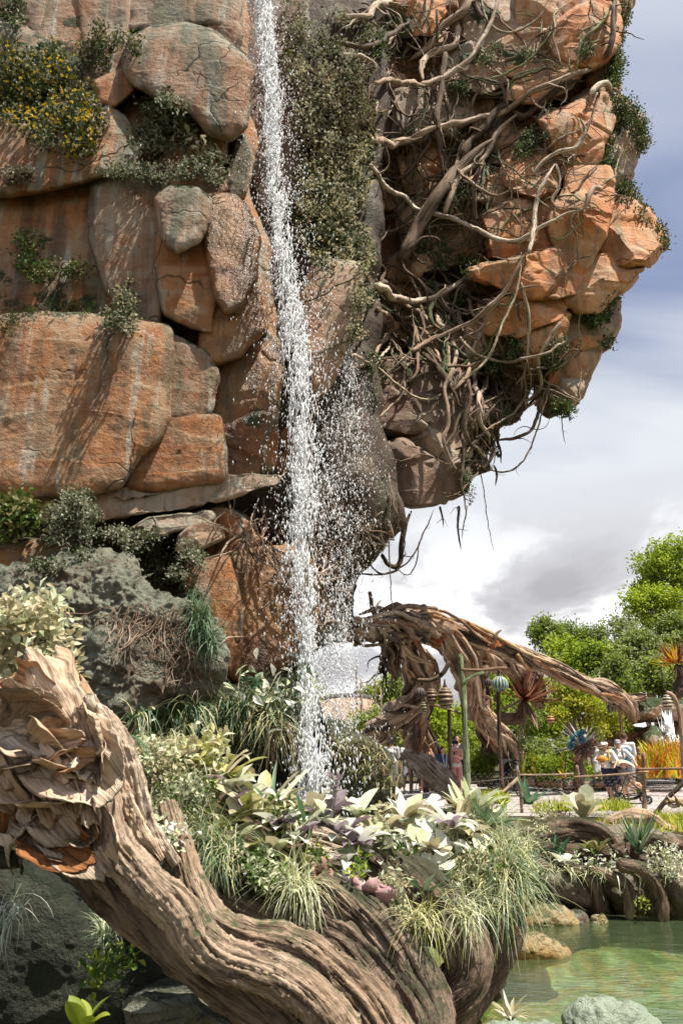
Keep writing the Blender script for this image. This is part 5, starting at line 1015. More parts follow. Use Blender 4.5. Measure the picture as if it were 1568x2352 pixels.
def pad(x, y, Y, r, label, seed, group, mat='leaf_white', tilt=None):
    rs = np.random.RandomState(seed); c = P(x, y, Y); R0 = r*1.15*mpp(Y, y); n = 28
    nrm = unit(np.array([rs.normal()*.35, -0.75, 0.7])+0 if tilt is None else np.array(tilt)); a = unit(np.cross(nrm, [0, 0, 1.])); b = np.cross(nrm, a)
    th = np.linspace(0.22, 2*math.pi-0.22, n); off = rs.uniform(0, 6); V = [c-nrm*R0*.12]
    for f in (0.5, 1.0):
        for t in th:
            rr = R0*f*(1+0.07*math.sin(3*t+seed)+0.04*math.sin(7*t)); V.append(c+a*rr*math.cos(t+off)*1.08+b*rr*math.sin(t+off)*.95+nrm*(R0*(0.10*f*math.sin(2*t+seed)+0.12*(f*f))))
    V = np.array(V); T = [[0, 1+k, 2+k] for k in range(n-1)]; Q = [[1+k, 1+n+k, 2+n+k, 2+k] for k in range(n-1)]
    rt = empty('round_leaf_plant', c-[0, 0, R0], label, 'plant', group); g = Geo(); g.add(V, Q, T, rs.rand()); g.link('leaf_blade', M[mat], rt)
    g2 = Geo(); tube(g2, np.array([c-nrm*R0*.1, c+[0, .05, -R0*1.2], c+[rs.normal()*.03, .12, -R0*2.6]]), [.004, .006], 6, seed, .1, 0); g2.link('leaf_stalk', M['vinegreen'], rt)
gp = 'round leaved plants on the big root'
for i, (x, y, Y, r, l) in enumerate([(600,1822,4.55,20,'large pale round leaf left of the waterfall foot'),(640,1828,4.55,17,'heart shaped round leaf standing on a thin stalk before the waterfall foot'),(550,1845,4.5,24,'big cream round leaf among the grey violet leaves'),(955,1868,4.8,22,'round leaf at the top left of the cream rosette'),(975,1892,4.75,20,'round leaf second from the top beside the cream rosette'),(1003,1888,4.8,20,'tilted green white leaf left of the drooping lily plant'),(955,1916,4.6,22,'flat white round leaf with a shadowed rim left of the grass mass'),(992,1985,4.5,26,'notched cream round leaf above the agave like plant'),(1018,1978,4.5,24,'scalloped pale leaf just right of the notched one'),(1108,1938,4.7,24,'isolated round leaf with a dark centre on the grass mass'),(1060,1945,4.65,16,'small round leaf between the lily plant and the isolated one'),(1000,1930,4.6,24,'olive cream leaf folded over in the middle of the pads'),(925,2025,4.4,14,'small round leaf left of the agave like plant'),(1000,1840,5.0,16,'small white leaf above the round leaf group'),(940,1845,5.0,13,'tiny round leaf at the top edge beside the mossy boulder')]):
    pad(x, y, Y, r, l, 60+i, gp, 'leaf_white' if i % 3 else 'leaf_palegreen')
def ruffle(label, x, y, Y, rx, ry, mat, seed):
    g = Geo(); n = 60; c = P(x, y, Y); u = mpp(Y, y); V = []; rs = np.random.RandomState(seed)
    rings = 12
    for r in range(rings+1):
        f = r/rings
        for k in range(n):
            t = 2*math.pi*k/n; w_ = 1+0.22*f*math.sin(3*t+seed)+0.12*f*math.sin(7*t+seed*2)
            V.append(c+np.array([rx*u*f*math.cos(t)*w_, -0.05*f*f*math.sin(4*t+seed)-0.10*(1-f)*0-.02, ry*u*f*math.sin(t)*w_+0.025*f*f*math.sin(5*t+1)])+np.array([0, -0.07*math.sin(f*2.6), 0]))
    V = np.array(V)+(fbm(np.array(V)*30, 3, seed)*0.004)[:, None]; Q = [[r*n+k, r*n+(k+1) % n, (r+1)*n+(k+1) % n, (r+1)*n+k] for r in range(rings) for k in range(n)]
    g.add(V, Q, None, rs.rand()); o = g.link('ruffled_fungus', M[mat]); tag(o, label, 'fungus')
    md = o.modifiers.new('thickness', 'SOLIDIFY'); md.thickness = 0.012
ruffle('pink fuzzy ruffled fungus hanging at the right end of the violet plants', 853, 2050, 4.15, 40, 32, 'petal_pink', 1)
ruffle('brown curled fungus below the violet rosettes', 737, 2010, 4.2, 26, 30, 'fungus_brown', 2)
ruffle('olive ruffled fungus with a dark hollow in the middle of the planting', 690, 1992, 4.25, 38, 22, 'leaf_olive', 3)
ruffle('pinkish shell shaped fungus left of the round leaves', 900, 1912, 4.9, 32, 22, 'petal_pink', 4)

def grass_mass(label, poly, n, L, W, mats, seed, Y=None, droop=2.2, lift=0.4, off=0.05, sp=0.12, curl=0.6, name='hanging_grass', lean=(0, -.5, 0)):
    rs = np.random.RandomState(seed); poly = np.array(poly, float); lo = poly.min(0); hi = poly.max(0); pts = []
    while len(pts) < n:
        p = rs.uniform(lo, hi)
        if inside(p, poly): pts.append(p)
    pts = np.array(pts); cl = rs.uniform(lo, hi, (max(3, n//40), 2)); k = rs.randint(0, len(cl), n); pts = pts*0.75+0.25*np.where(np.linalg.norm(pts-cl[k], axis=1, keepdims=True) < 120, cl[k], pts)
    d = np.array([surf(x, y, 5.0) for x, y in pts]) if Y is None else np.interp(pts[:, 1], [lo[1], hi[1]], np.atleast_1d(Y) if len(np.atleast_1d(Y)) > 1 else [Y, Y])
    b = P(pts[:, 0], pts[:, 1], d-off-rs.uniform(0, sp, n)); dirs = rs.normal(size=(n, 3))*0.6+np.array([0, 0, lift])+np.array(lean)
    idx = rs.randint(0, len(mats), n); u = mpp(np.mean(d), lo[1])
    for q, m_ in enumerate(mats):
        s_ = idx == q; g = Geo(); blades(g, b[s_], dirs[s_], L*u, W*u, rs, droop, 7, 0.2, None, curl, 'grass')
        tag(g.link(name, M[m_]), label, None, None, 'stuff')
GM = grass_mass
GM('dense dry grass tangle covering the bank left of the planting', [(300,1710),(420,1690),(510,1760),(480,1850),(440,1900),(360,1880),(320,1800)], 1500, 70, 3.2, ('leaf_grass','leaf_palegreen'), 1, (5.1,4.4))
GM('grass strands hanging from the left of the planting over the root', [(430,1900),(520,1920),(560,1960),(470,1990),(430,1960)], 420, 115, 3, ('leaf_grass','leaf_bluegreen'), 2, (4.3,4.2))
GM('bundle of long strands hanging below the middle of the planting', [(640,2000),(735,2020),(720,2060),(650,2050)], 200, 125, 3.2, ('leaf_grass','leaf_palegreen'), 3, (4.15,4.1))
GM('thick mat of grass over the right root lobe', [(930,1900),(1100,1880),(1215,1930),(1210,2040),(1120,2090),(1000,2060),(930,1990)], 1900, 62, 3.6, ('leaf_grass','leaf_palegreen','leaf_grass'), 4, (5.1,4.45), 1.6, .5, curl=1.3)
GM('long hanging grass strands on the right flank of the root lobe', [(1120,1950),(1215,1960),(1210,2060),(1150,2090),(1100,2060)], 420, 150, 3.0, ('leaf_grass','leaf_bluegreen'), 5, (4.75,4.6))
GM('hanging strands below the agave like plant', [(930,2080),(1000,2090),(1000,2130),(940,2130)], 100, 110, 3.0, ('leaf_grass','leaf_yellowgreen'), 6, (4.1,4.1))
GM('strands dangling left of the agave like plant', [(1030,2060),(1100,2070),(1090,2120),(1040,2110)], 120, 100, 3.0, ('leaf_grass','leaf_palegreen'), 7, (4.3,4.2))
GM('grass curtain hanging from the mossy ledge rock', [(300,1640),(480,1610),(560,1590),(670,1600),(670,1655),(560,1660),(420,1690),(300,1690)], 1500, 80, 3.5, ('leaf_bluegreen','leaf_grass','leaf_dark'), 8, None, 2.4, .2)
GM('orange brown dry strands hanging beside the falling water', [(600,1640),(650,1630),(670,1650),(620,1680)], 130, 120, 3.5, ('leaf_dry','leaf_grass'), 9, None, 2.6, 0)
GM('green grass cascade running down the edge of the grey green boulder', [(425,1350),(450,1340),(500,1440),(500,1500),(470,1480),(440,1420)], 600, 60, 3.2, ('leaf_bluegreen','leaf_dark'), 10, None, 2.5, .1)
GM('short dry grass and moss fringe on the dark boulder beside the splash zone', [(745,1665),(850,1700),(925,1770),(920,1830),(840,1800),(740,1720)], 500, 30, 3, ('leaf_grass','leaf_olive','leaf_dry'), 15, None, 2.0, .3, .01, .06)
GM('bluish strands at the left edge in the shade', [(0,2060),(50,2050),(60,2110),(0,2130)], 70, 110, 3.0, ('leaf_bluegreen','leaf_white'), 11, (4.1,4.1))
GM('grass tuft on the shaded bank under the root', [(215,2130),(275,2130),(270,2170),(225,2170)], 90, 75, 3.2, ('leaf_palegreen','leaf_bluegreen'), 12, (4.1,4.1), 1.4, 1.0)
gf = 'small leaved filler plants of the planting'
for i, (x, y, Y, n, L, W, mt, l) in enumerate([(430,1760,4.85,12,62,20,('leaf_cream','leaf_palegreen'),'cream plant at the top middle of the grass bank'),(470,1830,4.6,12,58,18,('leaf_palegreen','leaf_white'),'silvery plant under the big yellow green rosette'),(555,1838,4.7,11,50,22,('leaf_cream','leaf_white'),'cream leaved plant beside the left round pads'),(655,1888,4.6,11,50,22,('leaf_cream','leaf_yellowgreen'),'yellow cream plant under the heart shaped round leaf'),(730,1890,4.75,10,42,20,('leaf_white','leaf_cream'),'white leaved plant left of the tall violet spike'),(820,1880,4.7,11,56,20,('leaf_white','leaf_palegreen'),'white green plant right of the tall violet spike'),(870,1930,4.6,11,58,20,('leaf_palegreen','leaf_cream'),'pale plant at the right end of the violet row'),(930,1890,4.8,11,56,20,('leaf_cream','leaf_white'),'cream plant left of the topmost round leaf'),(1000,1960,4.6,10,56,24,('leaf_white','leaf_cream'),'white plant between the notched pads'),(1060,1920,4.8,11,60,20,('leaf_palegreen','leaf_cream'),'pale plant under the large cream green rosette'),(540,1950,4.35,11,56,18,('leaf_palegreen','leaf_cream'),'pale strap plant under the olive fan rosette'),(630,1965,4.3,11,56,20,('leaf_cream','leaf_palegreen'),'cream plant left of the olive ruffled fungus'),(330,1800,4.7,12,55,14,('leaf_palegreen','leaf_cream'),'pale grass like plant close behind the stump')]):
    R_('edge_plant', l, x, y, Y, n, L, W, mt, 190+i, ('spoon','paddle')[i % 2], 1.0, .9, lean=(0,-.3,.2), group=gf)
for i, (x, y, Y, n, L, W, mt, l) in enumerate([(455,1945,4.25,12,60,15,('leaf_palegreen','leaf_cream'),'pale strap plant at the left tip of the planting edge'),(560,1995,4.25,12,60,17,('leaf_white','leaf_palegreen'),'silvery plant hanging over the root left of the tiny leaved tufts'),(625,2020,4.2,12,58,16,('leaf_palegreen','leaf_cream'),'pale green plant above the bundle of long strands'),(680,2035,4.15,11,55,16,('leaf_white','leaf_cream'),'cream plant hanging over the lower edge of the planting'),(760,2050,4.15,10,50,16,('leaf_palegreen','leaf_white'),'silvery plant between the brown fungus and the pink fungus'),(905,2050,4.3,12,60,18,('leaf_cream','leaf_palegreen'),'cream plant right of the pink fungus'),(1010,2040,4.5,12,60,17,('leaf_white','leaf_yellowgreen'),'pale plant amid the grass right of the agave like plant'),(1075,2020,4.6,12,60,18,('leaf_cream','leaf_palegreen'),'cream leaved plant in the middle of the grass mat'),(1150,1985,4.8,12,64,17,('leaf_palegreen','leaf_white'),'pale plant at the right side of the grass mat'),(400,1800,4.6,12,60,16,('leaf_cream','leaf_palegreen'),'cream plant in the grass bank behind the stump'),(345,1740,4.9,12,60,16,('leaf_palegreen','leaf_cream'),'pale plant at the top of the grass bank'),(450,1870,4.45,12,64,17,('leaf_cream','leaf_yellowgreen'),'cream yellow plant left of the olive fan rosette')]):
    R_('edge_plant', l, x, y, Y, n, L, W, mt, 160+i, ('spoon','paddle','strap')[i % 3], 1.2, .6, lean=(0,-.4,.1), group=gf)
for i, (l, bl, n, ls, mt, Y) in enumerate([
 ('small white leaved creeper on the pale strand beside the stump', [(350,1900,30,22),(375,1935,24,30),(400,1920,26,20)], 420, .045, ('leaf_white','leaf_palegreen'), 3.95),
 ('yellowish leaf cluster with upright tips at the top left of the planting', [(470,1730,30,26),(500,1715,26,26),(440,1760,30,18)], 320, .075, ('leaf_cream','leaf_yellowgreen','leaf_palegreen'), 4.9),
 ('pale leafy fringe behind the stump along the grass bank', [(330,1720,36,22),(350,1770,30,34),(380,1740,40,28)], 700, .05, ('leaf_palegreen','leaf_cream','leaf_sage'), 4.7),
 ('dense green leaves between the grass bank and the root', [(420,1860,44,26),(450,1820,40,24),(400,1830,30,26)], 1100, .04, ('leaf_palegreen','leaf_green','leaf_sage'), 4.5),
 ('shaded green leaves under the olive fan rosette', [(545,1960,30,20),(580,1985,26,20)], 420, .04, ('leaf_green','leaf_dark'), 4.3),
 ('tiny leaved green tufts hanging beside the bundle of strands', [(600,2000,30,24),(640,2010,26,26),(660,2040,24,22)], 700, .038, ('leaf_palegreen','leaf_green'), 4.2),
 ('bright green tuft between the violet plants', [(730,1965,16,14),(820,1990,16,16)], 200, .04, ('leaf_lime','leaf_green'), 4.35),
 ('pale leaf tufts trailing right of the pink fungus', [(880,2080,24,30),(915,2060,24,30),(930,2110,22,30),(900,2020,26,20)], 800, .04, ('leaf_palegreen','leaf_sage','leaf_cream'), 4.3),
 ('leafy fill between the violet row and the round leaves', [(885,1940,30,24),(920,1960,28,28),(940,2000,26,26)], 700, .05, ('leaf_palegreen','leaf_white','leaf_green'), 4.7),
 ('small pale leaves scattered over the grass mat', [(1040,2010,50,34),(1100,1980,40,34),(1160,1990,34,34)], 800, .038, ('leaf_palegreen','leaf_cream','leaf_green'), 4.7),
 ('cream leaf cluster at the top left of the round leaves', [(900,1880,26,16),(870,1900,24,16)], 200, .06, ('leaf_cream','leaf_palegreen'), 5.1),
 ('fine green leaves above the middle violet plants', [(660,1860,30,20),(620,1880,30,20),(690,1900,30,20)], 500, .045, ('leaf_palegreen','leaf_green'), 4.65)]):
    B('filler_plant', l, 'plant', bl, n, ls, mt, 90+i, gf, Y=Y, depth=0.25, twig=False, aspect=.5)
B('cream_bush', 'cream leaved bush at the left edge above the torn stump', 'bush', [(50,1420,50,34),(100,1410,36,30),(40,1470,40,36),(90,1470,50,34),(20,1520,30,30),(110,1520,34,30),(60,1540,30,22),(140,1545,18,14)], 1500, .085, ('leaf_cream','leaf_cream','leaf_palegreen'), 110, Y=5.2, depth=.6, aspect=.62)
B('shelf_plant', 'pale broad leaved plant crowning the mossy ledge rock', 'plant', [(560,1575,40,22),(610,1590,40,20),(640,1600,26,18)], 150, .16, ('leaf_palegreen','leaf_bluegreen','leaf_white'), 111, Y=8.2, depth=.35, twig=False, aspect=.4, clump=4)
B('shelf_plant', 'yellow green sprigs beside the water at the ledge end', 'plant', [(690,1560,30,26),(720,1590,24,30),(700,1620,26,20)], 700, .06, ('leaf_lime','leaf_palegreen'), 112, Y=9.6, depth=.3)
B('bank_fern', 'yellow green ferny plant on the shaded bank', 'plant', [(290,2205,26,14),(240,2215,24,12),(225,2230,14,10)], 240, .05, ('leaf_lime','leaf_green'), 113, Y=4.05, depth=.15, twig=False)
R_('bottom_plant', 'bright yellow green leaf tip at the bottom left edge', 192, 2372, 3.3, 6, 60, 26, 'leaf_lime', 114, 'paddle', .4, 1.4, lean=(.1,-.2,.6))
R_('bottom_plant', 'cream brown leaved rosette at the bottom edge left of the pool', 1060, 2375, 4.9, 9, 85, 22, ('leaf_cream','leaf_palegreen'), 115, 'spoon', .3, 1.5)
R_('bottom_plant', 'spiky cream rosette at the bottom edge beside the pool', 1172, 2345, 5.0, 20, 62, 9, ('leaf_cream','leaf_white'), 116, 'spike', .8, 1.0)

# ---------------------------------------------------------------- pool
def build_pool():
    m, t = newmat('pool_water'); p = t.n('ShaderNodeNewGeometry').outputs['Position']
    n1 = t.noise(t.map(p, scale=(1.0, 1.9, 1)), 2.2, 4, 0.55, 0.6); n2 = t.noise(t.map(p, scale=(1, 3.2, 1), rot=(0, 0, .35)), 7, 3, 0.5)
    h = t.math('ADD', n1, t.math('MULTIPLY', n2, 0.35)); bp = t.n('ShaderNodeBump', inp={'Height': h, 'Distance': 0.05, 'Strength': 0.32})
    tr = t.n('ShaderNodeBsdfTransparent', inp={0: (0.70, 0.82, 0.60, 1)}); df = t.n('ShaderNodeBsdfDiffuse', inp={0: (0.20, 0.29, 0.14, 1)})
    a = t.n('ShaderNodeMixShader', inp={0: 0.18, 1: tr.outputs[0], 2: df.outputs[0]})
    gl = t.n('ShaderNodeBsdfGlossy', inp={0: (1, 1, 1, 1), 'Roughness': 0.04, 'Normal': bp.outputs[0]}); fr = t.n('ShaderNodeFresnel', inp={'IOR': 1.75, 'Normal': bp.outputs[0]})
    s = t.n('ShaderNodeMixShader', inp={0: fr.outputs[0], 1: a.outputs[0], 2: gl.outputs[0]}); t.n('ShaderNodeOutputMaterial', inp={0: s.outputs[0]})
    z = -0.6; v = [(-1.5, 3.5, z), (13, 3.5, z), (13, 13.3, z), (-1.5, 13.3, z)]
    tag(link('pool_water', v, [np.array([[0, 1, 2, 3]])], m), kind='structure')
    m, t = newmat('pool_bed'); p = t.n('ShaderNodeNewGeometry').outputs['Position']
    n = t.noise(p, .9, 5, .6, .6); n2 = t.noise(p, 5, 5, .65)
    c = t.ramp(n, [(.36, (.10, .14, .05)), (.46, (.28, .34, .14)), (.53, (.46, .27, .10)), (.57, (.36, .40, .24)), (.66, (.56, .58, .42))])
    c = t.mix(t.ramp(n2, [(.4, .6), (.6, 0.)]), c, (.05, .05, .02)); finish(m, t, c, .9, n2, .03, .2)
    x, y = np.meshgrid(np.linspace(-1.5, 13, 110), np.linspace(3.4, 13.3, 80)); x = x.ravel(); y = y.ravel()
    zz = -0.98+fbm(np.stack([x*.9, y*.9, x*0], -1), 4, 9)*.22+fbm(np.stack([x*3, y*3, x*0], -1), 3, 5)*.05; zz = np.minimum(zz, -.66)
    i, j = np.meshgrid(np.arange(79), np.arange(109), indexing='ij'); Q = np.stack([i*110+j, i*110+j+1, (i+1)*110+j+1, (i+1)*110+j], -1).reshape(-1, 4)
    tag(link('pool_bed', np.stack([x, y, zz], -1), [Q], m), kind='structure')
build_pool()
#M['algae'] = rock_mat('rock_orange_algae', (.36, .13, .02), (.5, .26, .04), (.42, .32, .12), .3, .3, .0, .2, .7, 1.2, ((.03, .05, .015), (.12, .14, .04)), cracks=0)
M['rimbrown'] = rock_mat('rock_root_brown', (.11, .07, .05), (.19, .13, .095), (.26, .195, .15), .25, .4, .0, .35, .1, 1.4, ((.02, .035, .01), (.07, .10, .03)), cracks=.2)
gr = 'rocks at the pool edge'
for i, (l, poly, Y, th, mt) in enumerate([
 ('flat orange algae covered stone at the waterline under the hanging grass', [(1180,2108),(1230,2090),(1290,2095),(1325,2118),(1300,2142),(1240,2150),(1185,2150)], 10.4, .3, 'algae'),
 ('low mossy orange stone in the water further left', [(1150,2165),(1210,2150),(1275,2168),(1310,2195),(1240,2212),(1150,2215)], 9.0, .3, 'algae'),
 ('pale orange pointed stone standing at the waterline', [(1350,2130),(1365,2095),(1385,2095),(1400,2120),(1385,2150),(1350,2150)], 10.4, .2, 'algae'),
 ('green topped stone beside the pale orange pointed one', [(1270,2110),(1300,2095),(1340,2100),(1350,2125),(1320,2140),(1285,2138)], 10.5, .3, 'greygreen'),
 ('dark lobed mossy rock above the waterline', [(1225,2005),(1270,1985),(1340,1990),(1390,2030),(1420,2080),(1420,2120),(1350,2110),(1280,2080),(1240,2060)], 11.2, .6, 'rimbrown'),
 ('broad root like rock at the right of the pool edge', [(1340,1990),(1440,1985),(1500,2010),(1540,2060),(1540,2125),(1440,2120),(1400,2080),(1370,2040)], 11.3, .6, 'rimbrown'),
 ('brown rock reaching out of frame at the right pool edge', [(1490,1990),(1640,1960),(1700,2140),(1560,2125),(1520,2080)], 11.0, .7, 'rimbrown'),
 ('small dark stone in the water at the foot of the big root', [(1080,2230),(1120,2220),(1150,2240),(1140,2270),(1090,2270)], 6.9, .2, 'rimbrown'),
 ('tall brown bank behind the pool under the planting', [(1180,1900),(1260,1895),(1400,1905),(1560,1930),(1700,1930),(1700,2020),(1400,2010),(1240,2010),(1185,2040)], 12.3, .5, 'rimbrown')]):
    add_rock('pool_rock', l, poly, Y, th, M[mt], 'rock', gr, seed=720+i, rough=.07, edge=5, lumpy=.8)
add_rock('corner_rock', 'rough pale green rock at the bottom edge of the pool', [(1290,2370),(1320,2318),(1390,2312),(1450,2330),(1500,2380),(1400,2450),(1290,2440)], 6.4, .3, M['palegreen'], 'rock', seed=740, rough=.05, lumpy=1)
add_rock('corner_rock', 'low pale green rock at the bottom edge left of the spiky rosette', [(1090,2352),(1150,2335),(1230,2345),(1290,2370),(1250,2440),(1090,2440)], 5.6, .3, M['palegreen'], 'rock', seed=741, rough=.05, lumpy=1)
def rim(label, pts, w, Y, mat, seed):
    r = tag(strand(None, 'pool_root', pts, w, Y, mat, seed, 32, .4, .2, .05, .5, .04), label, 'root', 'roots along the pool edge'); return r
for i_, (pp_, l_) in enumerate([([(700,1770),(770,1758),(835,1775),(885,1812),(905,1850)],'lower ochre ridge across the dark boulder beside the splash zone'),([(755,1735),(800,1728),(850,1745),(890,1785)],'middle mossy ridge of the dark boulder beside the splash zone')]):
    tag(strand(None, 'rock_ridge', pp_, (7,13,15,9), 8.85+.03*i_, 'algae' if i_ < 1 else 'darkgreen', 90+i_, 24, .3, .55, .3, .3, .04), l_, 'rock ridge', 'ridges of the dark boulder')
rim('thick brown root arching over the dark hollow behind the pool', [(1205,1960),(1240,1925),(1290,1908),(1350,1905),(1395,1930),(1410,1975)], (46,56,52,46), 11.6, 'logdark', 51)
rim('brown root descending into the pool at the right', [(1390,1990),(1410,2040),(1455,2080),(1480,2130)], (50,46,36), 10.9, 'logdark', 52)
rim('brown root bulging at the right edge above the water', [(1470,1990),(1500,2040),(1545,2080),(1600,2110)], (54,50,60), 10.8, 'logdark', 53)
for i_, (pp_, w_, Y_, l_) in enumerate([([(1210,1985),(1260,2000),(1310,2030),(1330,2085)],(34,34,16),10.7,'gnarled dark root curling into the pool at its left end'),([(1300,1990),(1345,2010),(1370,2055),(1375,2110)],(30,34,14),10.6,'dark root dropping to the water beside the pale pointed stone'),([(1350,1995),(1400,2010),(1440,2040),(1445,2110)],(26,34,16),10.5,'dark root in front of the broad root like rock'),([(1420,1985),(1470,2000),(1510,2050),(1520,2125)],(30,40,22),10.4,'dark twisting root left of the root at the right edge'),([(1230,1945),(1300,1950),(1380,1955),(1460,1950)],(34,40,36),11.3,'dark horizontal root under the thick arching one'),([(1440,1930),(1500,1935),(1560,1945),(1620,1940)],(34,40,44),11.4,'dark horizontal root at the right under the driftwood')]):
    rim(l_, pp_, w_, Y_, 'logdark', 56+i_)
rim('pale driftwood branch lying behind the agave cluster', [(1395,1890),(1440,1872),(1490,1880),(1530,1905),(1600,1915)], (22,34,30,24), 12.6, 'logpale', 54)
rim('short twisted driftwood piece left of the long driftwood branch', [(1380,1905),(1405,1880),(1440,1868),(1462,1880)], (16,22,18), 12.8, 'log', 55)
gk = 'plants on the far pool edge'
R_('pool_plant', 'large cream bromeliad standing on the far pool root', 1338, 1882, 12.2, 11, 70, 19, ('leaf_palegreen','leaf_cream'), 120, 'spoon', .5, 1.0, group=gk)
R_('pool_plant', 'tall blue green agave cluster on the right pool rocks', 1468, 1962, 11.0, 40, 92, 8, ('leaf_bluegreen','leaf_bluegreen','leaf_palegreen'), 121, 'spike', .35, 1.6, group=gk)
R_('pool_plant', 'small olive bromeliad left of the blue green agave cluster', 1370, 1965, 11.0, 12, 50, 14, ('leaf_yellowgreen','leaf_olive'), 122, 'spoon', .5, .8, group=gk)
R_('pool_plant', 'single broad green leaf plant above the dark mossy rock', 1284, 1975, 11.0, 5, 56, 18, ('leaf_bluegreen','leaf_green'), 123, 'spike', .2, 2.2, group=gk)
R_('pool_plant', 'whitish rosette at the left end of the far pool edge', 1292, 1990, 10.8, 12, 46, 20, ('leaf_white','leaf_palegreen'), 124, 'paddle', 1., .6, group=gk)
for i, (l, bl, n, ls, mt, Y) in enumerate([
 ('dry cream tufts left of the large cream bromeliad', [(1270,1880,36,16),(1240,1870,24,16),(1300,1890,24,12)], 1100, .06, ('leaf_cream','leaf_palegreen','leaf_dry'), 12.4),
 ('white leaved creeper spreading along the pool rocks', [(1330,1975,44,12),(1400,1985,40,14),(1370,2000,40,14)], 260, .08, ('leaf_white','leaf_palegreen','leaf_green'), 10.9),
 ('pale trailing plants at the right edge above the pool', [(1530,1960,40,22),(1545,2000,34,36),(1500,1990,24,24)], 550, .06, ('leaf_white','leaf_palegreen','leaf_grass'), 10.7),
 ('grassy leaves hanging left of the dark hollow', [(1225,1960,22,36),(1215,2010,20,40),(1235,1910,24,20)], 420, .06, ('leaf_palegreen','leaf_grass','leaf_sage'), 10.6),
 ('green moss clump on the left end of the dark mossy rock', [(1238,2020,16,26)], 500, .04, ('leaf_green','leaf_dark'), 10.6),
 ('small yellow leaves in the gap between the two right pool roots', [(1473,2070,8,10),(1468,2095,8,8)], 60, .06, ('leaf_lime',), 10.5)]):
    B('pool_plant', l, 'plant', bl, n, ls, mt, 130+i, gk, Y=Y, depth=.35, twig=False, aspect=.45)
GM('grass strands hanging from the far pool edge', [(1220,1980),(1300,1990),(1440,2000),(1560,1990),(1560,2015),(1400,2010),(1230,2010)], 90, 45, 3, ('leaf_grass','leaf_palegreen'), 14, (10.6,10.5))
# ---------------------------------------------------------------- giant root arch
M['arch'] = bark_mat('bark_arch', (0.26, 0.165, 0.11), (0.45, 0.32, 0.225), (0.64, 0.50, 0.37), 0.0, 1.6, 0.35)
M['archorange'] = bark_mat('bark_arch_orange', (0.28, 0.13, 0.06), (0.46, 0.27, 0.14), (0.56, 0.40, 0.24), 0.0, 1.6, 0.35)
M['archdark'] = bark_mat('bark_arch_dark', (0.06, 0.04, 0.03), (0.12, 0.08, 0.06), (0.2, 0.14, 0.10), 0.1, 1.6, 0.35)
def bundle(parent, name, pts, w, Y, n, seed, twist=0.5, mats=('arch','archorange','arch','archdark'), rs_=0.2, core='arch', loose=0.34, fray=0, lab=None):
    rs = np.random.RandomState(seed); Ys = np.interp(np.linspace(0, 1, len(pts)), np.linspace(0, 1, len(np.atleast_1d(Y))), np.atleast_1d(Y))
    p = P([q[0] for q in pts], [q[1] for q in pts], Ys); c = catmull(p, 46); W = np.interp(np.linspace(0, 1, 46), np.linspace(0, 1, len(np.atleast_1d(w))), np.atleast_1d(w))
    rad = W*0.5*np.array([mpp(y, 1500) for y in c[:, 1]]); t, a, b = frames(c); L = np.linalg.norm(np.diff(c, axis=0), axis=1).sum()
    g = Geo(); tube(g, c, rad*0.86, 28, seed, .02, .3, 0.1, .5, .3, .55)
    root_ = g.link(name, M[core], parent)
    if lab: root_['label'] = lab
    gs = [Geo() for _ in mats]; s = np.linspace(0, 1, 46)
    for k in range(n):
        ph = 2*math.pi*k/n+rs.normal()*.3; tw = twist*L*rs.uniform(.5, 1.5); a0, a1 = (0, 46) if rs.uniform() > .5 else sorted(rs.choice(46, 2, replace=False)); 
        if a1-a0 < 12: a0, a1 = 0, 46
        th = ph+tw*s+1.1*np.sin(s*rs.uniform(4, 11)+rs.uniform(0, 6)); rr = rad*(0.72+loose*np.sin(s*rs.uniform(5, 11)+rs.uniform(0, 6))*rs.uniform(.3, 1))
        q = c+rr[:, None]*(np.cos(th)[:, None]*a+np.sin(th)[:, None]*b); r0 = rad*rs_*rs.uniform(.5, 1.25)
        tube(gs[k % len(mats)], q[a0:a1:2], r0[a0:a1:4], 9, seed*50+k, .12, .2, None, 0, rs.uniform(), .35)
    for k in range(fray):
        i = rs.randint(2, 44); d = unit(rs.normal(size=3)+np.array([0, 0, -1.0])); q = [c[i]+rad[i]*.8*unit(rs.normal(size=3))]
        for _ in range(4): d = unit(d+rs.normal(size=3)*.45+[0, 0, -.3]); q.append(q[-1]+d*rs.uniform(.1, .3))
        tube(gs[k % len(mats)], np.array(q), [.035, .008], 5, seed+k, .2, 0)
    for g, m_ in zip(gs, mats):
        if g.n: g.link('root_strand', M[m_], root_)
    return root_
arch = empty('root_arch', P(970, 1800, 22), 'giant arch of twisted brown roots bridging from the hanging rock down to the garden', 'root arch')
bundle(arch, 'limb', [(735,1452),(790,1450),(850,1448),(910,1442),(960,1432),(1010,1436)], (70,60,72,78,84,70), (12.6,15,18,21), 16, 1, .35)
bundle(arch, 'limb', [(930,1430),(1000,1428),(1060,1452),(1130,1480),(1200,1505),(1265,1533),(1330,1566),(1395,1588),(1436,1614),(1456,1648)], (54,58,54,46,40,42,46,42,30), (21,22,24,27), 20, 2, .3)
bundle(arch, 'limb', [(1010,1440),(1070,1478),(1125,1508),(1180,1540),(1222,1572),(1240,1620)], (54,58,56,46,34), (21.5,25,28), 16, 3, .3)
bundle(arch, 'leg', [(905,1450),(940,1500),(965,1560),(958,1620),(955,1680),(975,1740),(1000,1800)], (70,80,76,68,68,76), (21,24,27), 24, 4, .25, fray=16)
bundle(arch, 'leg', [(960,1435),(1010,1460),(1050,1500),(1068,1550),(1080,1600),(1108,1650),(1150,1700),(1180,1760)], (66,72,62,52,50,54,56), (20.6,22.5,27), 20, 5, .3, ('arch','archorange','arch'), fray=14)
